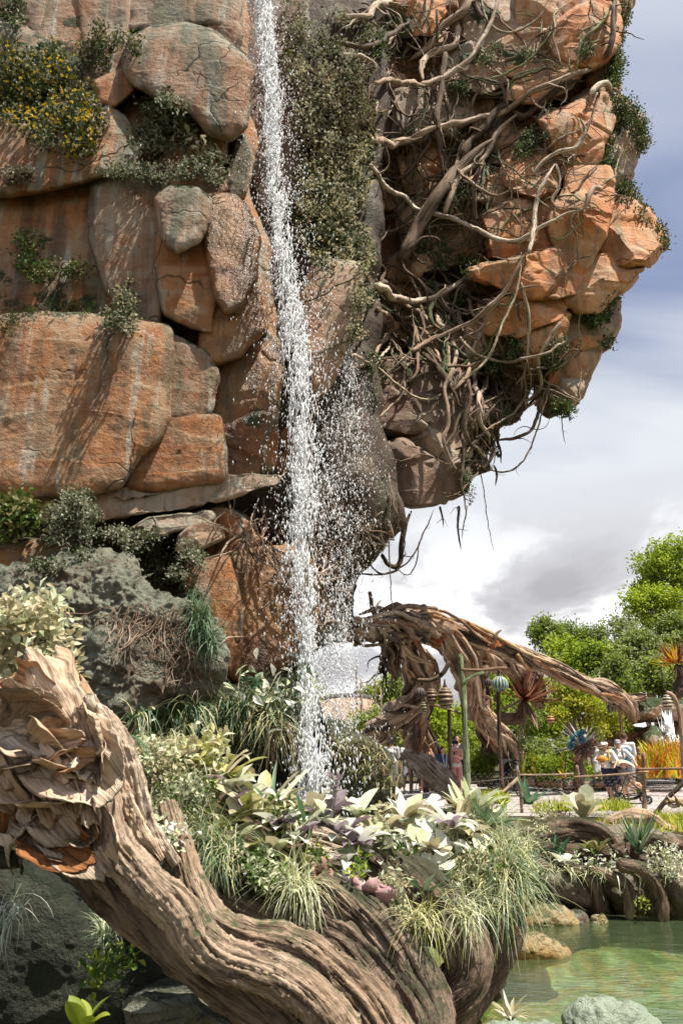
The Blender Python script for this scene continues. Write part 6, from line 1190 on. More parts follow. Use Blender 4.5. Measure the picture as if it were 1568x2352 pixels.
bundle(arch, 'leg', [(985,1560),(960,1610),(910,1650),(865,1685),(840,1720)], (50,60,60,70), (22.5,25), 12, 6, .3, fray=6)
bundle(arch, 'torn_stub', [(905,1440),(893,1475),(897,1510),(912,1560)], (40,44,40,10), (19.5,19.6), 9, 7, .4, ('arch','archdark'), fray=14)
bundle(arch, 'torn_stub', [(888,1480),(878,1520),(872,1545)], (30,22,6), (19.9,), 6, 8, .4, ('archdark','arch'), fray=8)
bundle(arch, 'leg', [(1100,1500),(1105,1560),(1110,1640),(1120,1700),(1110,1770)], (36,40,36,34), (27,), 9, 9, .3, ('archdark','arch'), fray=8)
for i, (pts, w) in enumerate([([(925,1420),(918,1395),(905,1388),(885,1400),(862,1408),(848,1360)], (26,20,14,9)), ([(900,1425),(880,1402),(858,1400),(835,1408),(824,1412)], (20,16,12,5)), ([(1135,1472),(1140,1455),(1150,1447)], (10,5)), ([(860,1410),(868,1385),(875,1378)], (10,4))]):
    g = Geo(); tube(g, P([q[0] for q in pts], [q[1] for q in pts], 19.5+i*.4), [x*.5*mpp(19.5) for x in w], 9, 60+i, .12, .2, .1, 0, None, .3); o = g.link('dead_branch', M['arch'], arch)
M['leaf_rust'] = leaf_mat('leaves_rust_red', [(.36, .08, .03), (.5, .15, .05), (.4, .2, .1)])
rsx = np.random.RandomState(3)
g = Geo(); cc = P([958,975,1010,1000,965,1132,1165,1090,950,1240], [1413,1425,1466,1470,1470,1478,1500,1476,1476,1552], 20.6); 
for c_ in cc[:6]:
    g = Geo(); leaves(g, np.repeat(c_[None], 26, 0)+rsx.normal(size=(26, 3))*.08, rsx.normal(size=(26, 3))+[0, -.6, .4], .2, .06, rsx); g.link('rust_tuft', M['leaf_rust'], arch)

# ---------------------------------------------------------------- trees and garden
def tree(name, label, px, py, Y, rx, ry, mats, n, seed, lsize=.2, trunk=True, group='trees beyond the root arch', nb=11, lean=0, tw=.16, aspect=.5, cat='tree'):
    rs = np.random.RandomState(seed); c = P(px, py, Y); u = mpp(Y, py); X = rx*u; Z = ry*u; base = np.array([c[0]+lean, c[1], 0.0])
    rt = empty(name, base, label, cat, group); blobs = []
    for k in range(nb):
        d = unit(rs.normal(size=3)); r = rs.uniform(.3, 1.0); blobs.append((c+d*np.array([X, X*.8, Z])*r, rs.uniform(.14, .36)))
    per = n//nb; gs = [Geo() for _ in mats]
    for k, (bc, br) in enumerate(blobs):
        nc = per//10; cl = unit(rs.normal(size=(nc, 3)))*rs.uniform(.35, 1.0, (nc, 1))**.6*np.array([X, X*.9, Z*.8])*br; rep = np.repeat(np.arange(nc), 10)
        q = bc+cl[rep]+rs.normal(size=(len(rep), 3))*lsize*.9; dd = unit(cl[rep]*.6/max(X, .1)+rs.normal(size=q.shape)*.8+[0, -.1, .1])
        which = rs.randint(0, len(mats), nc)[rep]; rnd = np.clip(rs.uniform(size=nc)[rep]*.65+rs.uniform(size=len(rep))*.35, 0, 1)
        for m_, gg in enumerate(gs):
            s_ = which == m_
            if s_.any(): leaves(gg, q[s_], dd[s_], lsize, lsize*aspect, rs, simple=True, rnd=rnd[s_])
    for m_, gg in zip(mats, gs):
        if gg.n: gg.link('crown', M[m_], rt, smooth=False)
    if trunk:
        g = Geo(); fork = np.array([c[0]+rs.normal()*.1, c[1], max(.5, c[2]-Z*.55)]); tube(g, np.array([base, (base+fork)/2+rs.normal(size=3)*.12, fork]), [tw*1.3, tw*.8], 10, seed, .05, .12, .3)
        for bc, br in blobs[:8]: tube(g, np.array([fork-[0, 0, .1], (fork+bc)/2+rs.normal(size=3)*.15, bc]), [tw*.5, tw*.12], 6, seed+int(br*99), .1, .1, .25)
        g.link('trunk', M['arch'], rt)
    return rt
mat_l('tree_bright', [(.17, .24, .015), (.33, .44, .03), (.50, .60, .05), (.64, .70, .12)], trans=.5)
mat_l('tree_mid', [(.09, .15, .018), (.18, .27, .03), (.30, .40, .05), (.44, .53, .10)], trans=.5)
mat_l('tree_sage', [(.14, .17, .06), (.26, .31, .11), (.42, .47, .20), (.56, .60, .32)], trans=.45)
mat_l('tree_yellow', [(.30, .34, .03), (.46, .48, .04), (.62, .56, .05), (.70, .60, .10)])
TR = [
 ('tall bright green tree at the right edge, the highest crown in the garden', 1545, 1315, 46, 84, 70, ('tree_bright','tree_bright','tree_mid'), 6500),
 ('bright yellow green tree just left of and below the highest crown', 1505, 1385, 44, 64, 54, ('tree_bright','tree_bright'), 4600),
 ('rounded darker green tree top with a small crown left of the gap in the trees', 1255, 1460, 46, 36, 40, ('tree_mid','tree_sage'), 2200),
 ('thin feathery tree between the rounded dark crown and the spiky one', 1310, 1468, 52, 34, 36, ('tree_mid',), 2000),
 ('slender spiky topped tree in the gap before the bright trees', 1370, 1475, 52, 28, 42, ('tree_sage','tree_mid'), 1500),
 ('bright bamboo like tree behind the long arch limb', 1305, 1518, 40, 54, 46, ('tree_bright','tree_bright'), 3600),
 ('yellow green tree right of the bamboo like tree', 1365, 1525, 39, 46, 42, ('tree_bright','tree_mid'), 3800),
 ('large sage green tree in front of the bright trees at the right', 1480, 1500, 36, 72, 48, ('tree_sage','tree_sage','tree_mid'), 5500),
 ('sage green tree touching the right edge at mid height', 1560, 1470, 36, 60, 60, ('tree_sage','tree_mid'), 5000),
 ('pale sage tree low beside the orange topped plant', 1530, 1560, 33, 70, 46, ('tree_sage','tree_bright'), 5000),
 ('mid green tree with visible stem between the sage trees and the arch end', 1420, 1570, 33, 50, 44, ('tree_mid','tree_sage'), 4000),
 ('thin twiggy tree top standing above the sage tree', 1430, 1455, 40, 36, 40, ('tree_sage',), 900),
 ('green tree filling the view under the middle of the arch limbs', 1170, 1600, 34, 70, 56, ('tree_mid','tree_bright'), 4500),
 ('green tree seen between the arch limbs at the centre', 1090, 1530, 38, 40, 50, ('tree_mid','tree_sage'), 2200),
 ('bright green tree glowing behind the main arch leg', 1010, 1660, 33, 60, 60, ('tree_bright','tree_bright'), 4500),
 ('pale drooping palm like tree at the left of the arch', 905, 1600, 34, 34, 40, ('tree_bright','tree_sage'), 2600),
 ('small distant grey green tree behind the pale drooping one', 862, 1590, 45, 40, 26, ('tree_sage',), 1600),
 ('small dark tree seen through the gap of the arch', 945, 1530, 45, 26, 30, ('tree_mid','tree_sage'), 1200),
 ('wide bright tree far behind the arch legs', 1120, 1680, 42, 90, 50, ('tree_bright','tree_mid'), 5000),
 ('wide green tree far behind the yellow shrubs', 1250, 1640, 44, 90, 60, ('tree_mid','tree_bright'), 5000),
 ('far mid green tree behind the orange sunburst plant', 1480, 1580, 46, 100, 60, ('tree_mid','tree_bright'), 6000),
 ('yellow green low tree behind the people on the left', 890, 1680, 32, 70, 40, ('tree_bright','tree_sage'), 3600),
]
for i, (l, x, y, Y, rx, ry, ms, n) in enumerate(TR): tree('tree', l, x, y, Y, rx*1.12, ry*1.15, ms, int(n*1.3), 800+i, .25 if Y > 38 else .2, nb=24)
tree('yellow_shrub', 'large yellow leaved shrub under the end of the arch limb', 1330, 1640, 29.5, 92, 68, ('tree_yellow','tree_yellow','tree_bright'), 8500, 830, .14, group=None, nb=16, cat='shrub')
tree('yellow_shrub', 'smaller yellow shrub left of and above the large one', 1300, 1595, 30, 46, 34, ('tree_yellow','tree_mid'), 2800, 831, .14, group=None, cat='shrub')
gu = 'low shrubs of the garden beds'
for i, (l, x, y, Y, rx, ry, ms, n) in enumerate([
 ('dark green rounded shrub beside the green mottled pole', 1115, 1755, 27, 42, 30, ('tree_mid',), 3000), ('feathery green shrub under the sunburst plant', 1200, 1720, 28, 60, 34, ('tree_mid','tree_sage'), 4200),
 ('bright low shrub at the right of the feathery one', 1250, 1765, 27, 50, 22, ('tree_bright','tree_mid'), 2600), ('green shrub behind the blue trumpet plant', 1300, 1740, 28.5, 44, 40, ('tree_mid','tree_bright'), 2800),
 ('dark undergrowth shrub at the foot of the arch legs', 1060, 1700, 29, 40, 34, ('tree_mid','tree_bright'), 2400), ('low green shrub under the white tank top woman', 1350, 1780, 28, 50, 18, ('tree_mid','tree_bright'), 2200),
 ('bright shrub behind the boy', 1000, 1735, 27.5, 34, 30, ('tree_bright',), 1600), ('green shrub left of the mossy waterfall rocks', 1420, 1655, 31, 30, 28, ('tree_mid','tree_yellow'), 1300), ('green shrub on top of the waterfall rocks at the right edge', 1550, 1640, 33, 36, 26, ('tree_mid','tree_sage'), 1500),
 ('fern green patch beside the end of the arch limb', 1450, 1618, 31, 24, 20, ('tree_mid',), 700), ('mid green shrub right of the teal pod', 1200, 1650, 30, 46, 36, ('tree_mid','tree_sage'), 2400), ('pale shrub left of the arch foot', 850, 1650, 28, 40, 26, ('tree_bright','tree_sage'), 1500)]):
    tree('shrub', l, x, y, Y, rx, ry, ms, n, 850+i, .13, trunk=False, group=gu, nb=9, cat='shrub')
def bladebed(label, pts, n, L, W, mats, seed, lift=1.2, name='bed_plants', spread=.35):
    rs = np.random.RandomState(seed); a = np.array([p[:3] for p in pts], float); i = rs.randint(0, len(a)-1, n); f = rs.uniform(size=(n, 1)); q = a[i]*(1-f)+a[i+1]*f
    q[:, 2] += rs.normal(size=n)*.5; b = G(q[:, 0], q[:, 1], 0.0) if False else P(q[:, 0], q[:, 1], q[:, 2]); b[:, 2] = np.maximum(0, b[:, 2]-.05)
    d = rs.normal(size=(n, 3))*spread+[0, 0, lift]; idx = rs.randint(0, len(mats), n)
    for k, m_ in enumerate(mats):
        s_ = idx == k; g = Geo(); blades(g, b[s_], d[s_], L, W, rs, .7, 5, .2, None, .1, 'spike'); tag(g.link(name, M[m_]), label, None, None, 'stuff')
mat_l('leaf_flame', [(.55, .10, .01), (.68, .25, .01), (.70, .42, .02), (.66, .50, .05)])
bladebed('bed of flame orange and yellow strap leaves at the right edge', [(1482,1785,27),(1530,1782,27),(1575,1785,27)], 420, 1.0, .09, ('leaf_flame','leaf_flame','tree_yellow'), 1)
bladebed('yellow orange strap leaves on top of the bed at the right edge', [(1478,1745,28.5),(1530,1742,29),(1580,1740,29)], 300, .75, .09, ('leaf_flame','tree_yellow'), 2)
bladebed('orange and green strap leaves along the kerb behind the stroller', [(1165,1775,27.3),(1210,1778,27),(1300,1785,27)], 110, .8, .08, ('leaf_flame','tree_mid','tree_bright'), 3)
bladebed('orange strap leaves behind the woman in pink', [(1040,1770,27.5),(1075,1765,27.5)], 40, .9, .08, ('leaf_flame','tree_mid'), 4)
bladebed('bright yellow green grass along the near path edge', [(1225,1862,16.5),(1300,1858,17),(1400,1856,17.6),(1450,1862,17.6)], 1500, .30, .02, ('tree_yellow','leaf_lime','tree_bright'), 5, 1.0, 'edge_grass', .5)
bladebed('bright grass tufts below the brace pole at the right edge', [(1495,1890,14.6),(1540,1888,14.6),(1600,1885,14.6)], 900, .28, .02, ('tree_yellow','leaf_lime'), 6, 1.0, 'edge_grass', .5)
bladebed('bright low grass behind the driftwood at the pool edge', [(1380,1900,12.9),(1480,1903,12.9),(1620,1903,12.7)], 900, .22, .018, ('tree_yellow','leaf_lime'), 8, 1.0, 'edge_grass', .5)
bladebed('lime green ground plants at the left start of the path', [(1095,1838,18),(1140,1835,18),(1160,1842,17.5)], 600, .28, .05, ('leaf_lime','tree_yellow'), 7, 1.0, 'edge_grass', .6)
# kerb rocks and path
def pathm():
    m, t = newmat('path_concrete'); p = t.n('ShaderNodeNewGeometry').outputs['Position']; n = t.noise(p, 1.1, 5, .6); n2 = t.noise(p, 45, 3, .6)
    c = t.ramp(n, [(.35, (.30, .27, .25)), (.6, (.42, .38, .36))]); c = t.mix(t.ramp(n2, [(.4, .3), (.6, 0.)]), c, (.24, .21, .19)); finish(m, t, c, .85, n2, .004, .2)
    pts = [G(x, y, 0) for x, y in [(1482,1792),(1440,1806),(1400,1812),(1300,1808),(1200,1802),(1090,1797),(1000,1800),(880,1802)]]
    v = [(-6, 40, 0)]+[tuple(q) for q in pts][::-1]+[(26, 36, 0), (26, 14.6, 0), (9.6, 16.2, 0), (6.5, 17.2, 0), (2, 17.9, 0), (-6, 18.2, 0)]
    v = [(a, b, .012) for a, b, _ in v][1:]; me = bpy.data.meshes.new('path'); me.from_pydata(v, [], [list(range(len(v)))[::-1]]); me.materials.append(m)
    if me.polygons[0].normal.z < 0: me.flip_normals()
    o = bpy.data.objects.new('path', me); C.objects.link(o); tag(o, kind='structure')
pathm()
gk2 = 'kerb stones of the garden bed'
for i in range(11):
    x0 = 1082+i*32.5; y0 = 1790+8*math.sin(i*1.3)*.2+i*1.5; h = 13+3*math.sin(i*2.1)
    add_rock('kerb_stone', ['leftmost flat kerb stone by the mottled pole', 'second kerb stone left of the dark stroller', 'kerb stone directly behind the dark stroller', 'kerb stone right of the dark stroller', 'kerb stone below the orange strap leaves', 'rounded kerb stone in the middle of the bed edge', 'kerb stone left of the blue trumpet plant foot', 'kerb stone under the blue trumpet plant', 'kerb stone left of the white tank top woman', 'kerb stone behind the legs of the white tank top woman', 'last kerb stone behind the woman pushing the stroller'][i],
        [(x0-18,y0+h*.8),(x0-17,y0-h*.6),(x0-5,y0-h),(x0+12,y0-h*.9),(x0+18,y0-h*.3),(x0+18,y0+h*.8)], 27.2+.1*math.sin(i), .35, M['pink'], 'kerb stone', gk2, seed=760+i, rough=.05, edge=2)
# waterfall rocks at the right
gq = 'mossy rocks of the small right waterfall'
for i, (l, poly, Y, mt) in enumerate([
 ('broad mossy cap rock jutting out above the small right waterfall', [(1415,1640),(1440,1615),(1500,1610),(1560,1612),(1640,1600),(1640,1660),(1500,1662),(1450,1665)], 31.5, 'pink'),
 ('brown cave rock with dark holes behind the group of people', [(1330,1700),(1370,1680),(1430,1665),(1500,1660),(1500,1740),(1440,1790),(1340,1790)], 31.8, 'wet'),
 ('pale mossy boulder left of the small right waterfall', [(1478,1690),(1500,1668),(1530,1680),(1525,1740),(1500,1770),(1475,1750)], 30.6, 'sandgrey'),
 ('dark wet rock face behind the small right waterfall', [(1510,1660),(1640,1640),(1640,1790),(1510,1790)], 32.0, 'wet'),
 ('mossy slope rock at the upper right edge', [(1500,1620),(1530,1590),(1570,1570),(1640,1560),(1640,1630),(1540,1640)], 32.6, 'pink'),
 ('low mossy rock left of the cave rock', [(1290,1690),(1340,1680),(1380,1690),(1360,1720),(1300,1725)], 32, 'pink')]):
    moss_at(poly[1][0], poly[1][1], 60, Y, .8); add_rock('mossy_rock', l, poly, Y, 1.0, M[mt], 'rock', gq, seed=780+i, rough=.12, edge=5)
fall([(1530,1662,2,4,.6),(1532,1680,6,9,.8),(1534,1700,16,22,1.0),(1540,1730,26,30,1.0),(1545,1755,30,34,1.0)], 2600, 30.2, 'small white cascade splashing over rocks at the right edge', 7, .02, .05, .6, .2)
bundle(empty('fallen_root', P(1380, 1660, 30), 'purple tinged fallen root lying over the mossy cap rock', 'root'), 'limb', [(1340,1655),(1370,1632),(1410,1615),(1450,1610),(1480,1600)], (22,30,34,26), (29.8,30.4), 9, 15, .3, ('arch','archdark'), fray=8)
# hut
def hut():
    rt = empty('thatched_hut', G(800, 1790, 0)*0+np.array([P(800, 1640, 36)[0], 36, 0]), 'low thatched hut with a dark curved roof band left of the arch', 'hut'); g = Geo()
    M['thatch'] = bark_mat('thatch', (.24, .15, .10), (.38, .27, .19), (.48, .36, .27), 0, 1, .4); M['roofdark'] = plain('roof_band_dark', (.09, .075, .07), .7, var=.4, scale=4)
    xs = np.linspace(690, 905, 30); top = 1608+((xs-800)/105)**2*22; V = []; n = 30
    for dy, Y in ((-2, 37), (0, 36.2), (14, 35.2), (34, 34.3), (60, 34.0)):
        V.append(P(xs, top+dy, Y))
    V = np.concatenate(V); Q = [[r*n+k, r*n+k+1, (r+1)*n+k+1, (r+1)*n+k] for r in range(4) for k in range(n-1)]; uv = np.stack([V[:, 0], V[:, 2]], -1); g.add(V, Q, None, .5, uv); o = g.link('thatch_roof', M['thatch'], rt)
    md = o.modifiers.new('t', 'SOLIDIFY'); md.thickness = .12
    g = Geo(); tube(g, P(xs[::3], top[::3]-8, 36.4), [.17], 8, 4, 0, .05, .3); g.link('roof_rim', M['roofdark'], rt)
    g = Geo(); V = np.concatenate([P(xs, top+58, 34.2), P(xs, top+58, 34.2)*[1, 1, 0]]); g.add(V, [[k, k+1, n+k+1, n+k] for k in range(n-1)], None, .2); o = g.link('wall', M['roofdark'], rt); md = o.modifiers.new('t', 'SOLIDIFY'); md.thickness = .1
hut()
for i, (x, y0, y1, Y, w_, l) in enumerate([(818,1530,1650,30,4,'thin bare pole nearest the falling water'),(829,1560,1650,30,7,'thicker bare post beside the thin pole left of the arch'),(861,1560,1640,31,5,'bare pole in front of the middle of the hut roof'),(874,1580,1640,31,5,'bare pole at the right end of the hut roof'),(941,1690,1790,26,6,'bare post in front of the arch foot')]):
    g = Geo(); tube(g, np.array([P(x, y0, Y), P(x+1, y1, Y)*[1, 1, 0]+[0, 0, 0]]), [w_*.4*mpp(Y), w_*.5*mpp(Y)], 8, i, .03, .1, .2); tag(g.link('bare_pole', M['vine']), l, 'pole', 'bare poles left of the arch')
# ---------------------------------------------------------------- poles with hanging pods and fantastic plants
M['mottled'] = bark_mat('pole_green_mottled', (.12,.14,.06), (.24,.30,.15), (.42,.46,.30), .6, 1, .7, (.10,.18,.06)); M['poletan'] = bark_mat('pole_tan', (.22,.13,.08), (.34,.22,.15), (.44,.32,.22), 0, .5, .8)
def pole(label, limbs, Y, mat, seed, cat='pole', name='wooden_pole'):
    rt = empty(name, P(limbs[0][0][0][0], limbs[0][0][0][1], Y), label, cat)
    for k, (pts, w_) in enumerate(limbs):
        g = Geo(); tube(g, P([p[0] for p in pts], [p[1] for p in pts], Y-.02*k), [q*.5*mpp(Y, 1600) for q in np.atleast_1d(w_)], 10, seed+k, .04, .12, .12, 0, None, .15); g.link('shaft' if k == 0 else 'branch', M[mat[k % len(mat)]], rt)
    return rt
pole('tall green mottled pole with crossbars and hanging pods beside the woman in pink', [([(1074,1840),(1071,1760),(1068,1680),(1064,1600),(1060,1540),(1056,1505)], (17,15,13)), ([(1057,1538),(1100,1539),(1150,1534),(1162,1535)], (8,8)), ([(1062,1575),(1072,1560),(1095,1548),(1110,1545)], (9,8))], 19.8, ('mottled','poletan','mottled'), 1)
pole('brown pole below the large ribbed pod', [([(1036,1800),(1033,1720),(1030,1620)], (10,9)), ([(968,1612),(1000,1620),(1040,1632),(1056,1640)], (6,6))], 19.9, ('archdark','poletan'), 5)
pole('dark knobbly branch carrying three dark pods under the arch', [([(1010,1552),(990,1562),(965,1562),(945,1560)], (12,8)), ([(1010,1552),(1022,1540),(1030,1520)], (12,12))], 19.7, ('archdark',), 9, 'branch', 'pod_branch')
pole('brown pole rising to the teal striped pod', [([(1152,1810),(1148,1720),(1143,1600),(1146,1540)], (10,10,9))], 20, ('archdark',), 12)
pole('bent pole with a dark striped pod behind the group of people', [([(1432,1800),(1429,1720),(1424,1640),(1412,1614),(1400,1606)], (11,10,9,6))], 26, ('poletan',), 14)
pole('bent pole with a cream striped pod at the right edge', [([(1572,1800),(1566,1700),(1558,1630),(1545,1598),(1530,1590)], (16,14,13,8))], 24, ('poletan',), 16)
def pod(label, x, y, Y, rx, ry, c1, c2, ribs, horiz, seed, collar=True):
    rt = empty('hanging_pod', P(x, y+ry, Y), label, 'hanging pod', 'hanging pods on the poles'); u = mpp(Y, y); X = rx*u; Z = ry*u; c = P(x, y, Y)
    m, t = newmat('pod_skin'); tc = t.n('ShaderNodeAttribute', attribute_name='rnd').outputs['Fac']; n = t.noise(t.n('ShaderNodeNewGeometry').outputs['Position'], 9, 4, .6)
    col = t.mix(t.ramp(tc, [(.35, 0.), (.65, 1.)]), c1, c2); col = t.mix(t.ramp(n, [(.45, .4), (.65, 0.)]), col, tuple(q*.4 for q in c1)); finish(m, t, col, .5, None, .01, .4)
    nu, nv = 72, 40; V = []; A = []
    for i in range(nv+1):
        f = i/nv; ph = f*math.pi; z = math.cos(ph); r = math.sin(ph)**.85*(1-.12*z)
        for j in range(nu):
            th = 2*math.pi*j/nu; s_ = math.sin(ribs*ph*1.0+0.35*math.sin(th)) if horiz else math.sin(ribs*th); k = 1+.09*s_*min(1, r*1.5)
            V.append(c+np.array([X*r*k*math.cos(th), X*r*k*math.sin(th), Z*z])); A.append(.5+.5*s_)
    Q = [[i*nu+j, (i+1)*nu+j, (i+1)*nu+(j+1) % nu, i*nu+(j+1) % nu] for i in range(nv) for j in range(nu)]
    g = Geo(); g.add(np.array(V), Q, None, np.array(A)); g.link('pod_shell', m, rt)
    g = Geo(); tube(g, np.array([c+[0, 0, Z*.9], c+[0, 0, Z*1.25], c+[0, 0, Z*1.7]]), [X*.35, X*.14, X*.10], 8, seed, .05, .1); g.link('neck', M['archdark'], rt)
    if collar:
        g = Geo(); rs = np.random.RandomState(seed); n_ = 14; th = np.arange(n_)*2*math.pi/n_; d = np.stack([np.cos(th), np.sin(th), -.9+0*th], -1); blades(g, np.repeat((c-[0, 0, Z*.82])[None], n_, 0)+d*[X*.25, X*.25, 0], d, X*.55, X*.3, rs, -.9, 4); g.link('skirt', M['vinepale'], rt)
pod('round teal and cream striped pod glowing in the middle of the garden', 1147, 1570, 19.8, 18, 17, (.03,.16,.20), (.50,.50,.34), 14, False, 1)
pod('dark grey ribbed pod, leftmost under the arch branch', 964, 1591, 19.6, 12, 12, (.04,.03,.03), (.16,.12,.11), 12, False, 2)
pod('brown spiral ribbed pod between the dark grey and the largest one', 991, 1598, 19.6, 13, 17, (.09,.05,.03), (.30,.19,.11), 13, True, 3, False)
pod('largest brown ribbed beehive like pod under the arch', 1022, 1602, 19.5, 18, 24, (.10,.06,.04), (.34,.24,.15), 15, True, 4, False)
pod('small olive striped pod hanging below the leftmost pod', 974, 1624, 19.6, 8, 13, (.08,.07,.04), (.40,.36,.20), 12, True, 5, False)
pod('small orange ribbed pod hanging right of the sunburst plant', 1263, 1652, 20.4, 9, 9, (.20,.07,.03), (.50,.24,.12), 9, True, 6, False)
pod('dark green pod with pale stripes behind the group of people', 1403, 1624, 26, 11, 11, (.03,.04,.03), (.28,.26,.18), 8, False, 7, False)
pod('cream and brown striped lantern pod at the right edge', 1531, 1613, 24, 11, 18, (.10,.07,.05), (.58,.50,.34), 14, True, 8, False)
pod('small dark pod left of the teal one', 1120, 1568, 20.1, 8, 10, (.04,.03,.03), (.14,.10,.08), 10, False, 9, False)
def sunburst(label, x, y, Y, L, W, n, mats, seed, trunk, lean):
    rs = np.random.RandomState(seed); rt = empty('sunburst_plant', P(*trunk[-1], Y), label, 'plant'); c = P(x, y, Y); u = mpp(Y, y)
    th = rs.uniform(0, 2*math.pi, n); el = rs.uniform(-.45, 1.3, n); d = np.stack([np.cos(th), np.sin(th), el], -1)+np.array(lean); idx = rs.randint(0, len(mats), n)
    for k, m_ in enumerate(mats):
        s_ = idx == k; g = Geo(); blades(g, np.repeat(c[None], s_.sum(), 0)+unit(d[s_])*.08, d[s_], L*u, W*u, rs, -.9, 9, .7, None, .25, 'spike'); g.link('tentacle_leaves', M[m_], rt)
    g = Geo(); p = P([q[0] for q in trunk], [q[1] for q in trunk], Y+.05); tube(g, p, [q_*Y/20 for q_ in (.12, .2, .24, .22)], 22, seed, .05, .3, .05, .5, None, .5); g.link('trunk', M['archdark'], rt)
    g = Geo(); th = rs.uniform(0, 6.28, 26); d = np.stack([np.cos(th), np.sin(th), -1.4+0*th], -1); blades(g, np.repeat(c[None], 26, 0), d, L*u*.7, W*u, rs, .6, 6); g.link('dead_leaves', M['leaf_dry'], rt)
    return rt
mat_l('leaf_maroon', [(.10, .04, .03), (.22, .09, .06), (.36, .18, .12), (.44, .28, .2)])
sunburst('large rust brown sunburst plant with curling tentacle leaves on a purple trunk', 1202, 1606, 26.0, 95, 11, 70, ('leaf_maroon','leaf_brownred'), 1, [(1196,1618),(1190,1645),(1160,1650),(1125,1655),(1108,1680),(1130,1705),(1160,1725),(1172,1790)], (.45,-.2,.1))
sunburst('orange topped sunburst plant on a dark leaning stem at the right edge', 1553, 1524, 26, 52, 5, 80, ('leaf_flame','leaf_brownred'), 2, [(1556,1530),(1566,1560),(1560,1585),(1535,1600)], (0,-.1,.3))
def trumpet():
    rt = empty('trumpet_plant', P(1335, 1800, 26.5), 'spiny dark ball plant with blue trumpet flowers and silvery leaves behind the fence', 'plant'); rs = np.random.RandomState(6); c = P(1338, 1718, 26); u = mpp(26, 1718)
    M['spinyball'] = plain('spiny_ball', (.10, .065, .06), .9, var=.6, scale=20, bump=.05); M['trumpet_blue'] = leaf_mat('petals_blue', [(.08,.22,.30),(.18,.36,.42),(.34,.48,.48)])
    g = Geo(); n = 900; q = unit(rs.normal(size=(n, 3))); leaves(g, c+q*[22*u, 22*u, 17*u], q+rs.normal(size=(n, 3))*.4, .13, .03, rs, simple=True); g.link('spines', M['fungus_brown'], rt)
    th = np.linspace(0, 2*math.pi, 16, endpoint=False); V = []; 
    for i in range(11): ph = i/10*math.pi; V += [c+np.array([20*u*math.sin(ph)*math.cos(t_), 20*u*math.sin(ph)*math.sin(t_), 15*u*math.cos(ph)]) for t_ in th]
    g = Geo(); g.add(np.array(V), [[i*16+j, (i+1)*16+j, (i+1)*16+(j+1) % 16, i*16+(j+1) % 16] for i in range(10) for j in range(16)]); g.link('spiny_ball', M['spinyball'], rt)
    M['leaf_silver'] = leaf_mat('leaves_silver', [(.22,.20,.18),(.38,.36,.32),(.55,.53,.47)]); th = rs.uniform(0, 6.28, 44); d = np.stack([np.cos(th), np.sin(th)*.7, rs.uniform(-.2, 1.2, 44)], -1); g = Geo(); blades(g, np.repeat(c[None], 44, 0)+unit(d)*.2, d, 62*u, 5*u, rs, .3, 7, .6, None, .1, 'spike'); g.link('silver_leaves', M['leaf_silver'], rt)
    for k, (x, y, dx, dz) in enumerate([(1316,1700,-1,.6),(1328,1690,-.2,.7),(1336,1684,.5,.8),(1312,1712,-1,0),(1333,1698,.1,-.1)]):
        a = P(x, y, 25.4); d = unit(np.array([dx, -.8, dz])); s_ = unit(np.cross(d, [0, 0, 1.])); o = np.cross(s_, d); V = []
        for i, (l_, r_) in enumerate([(-.22, .02), (-.1, .035), (0, .05), (.07, .10), (.09, .13)]): V += [a+d*l_+(s_*math.cos(t_)+o*math.sin(t_))*r_ for t_ in np.linspace(0, 2*math.pi, 14, endpoint=False)]
        g = Geo(); g.add(np.array(V), [[i*14+j, i*14+(j+1) % 14, (i+1)*14+(j+1) % 14, (i+1)*14+j] for i in range(4) for j in range(14)]); g.link('trumpet_flower', M['trumpet_blue'], rt)
    g = Geo(); tube(g, np.array([c, P(1330, 1750, 26), P(1325, 1790, 26)*[1, 1, 0]]), [.14, .18, .22], 12, 3, .05, .3, .06, 0, None, .4); g.link('trunk', M['archdark'], rt)
trumpet()
R_('maroon_plant', 'maroon rosette below the spiny ball plant', 1322, 1752, 25.6, 16, 28, 6, 'leaf_maroon', 141, 'spike', .6, .7)
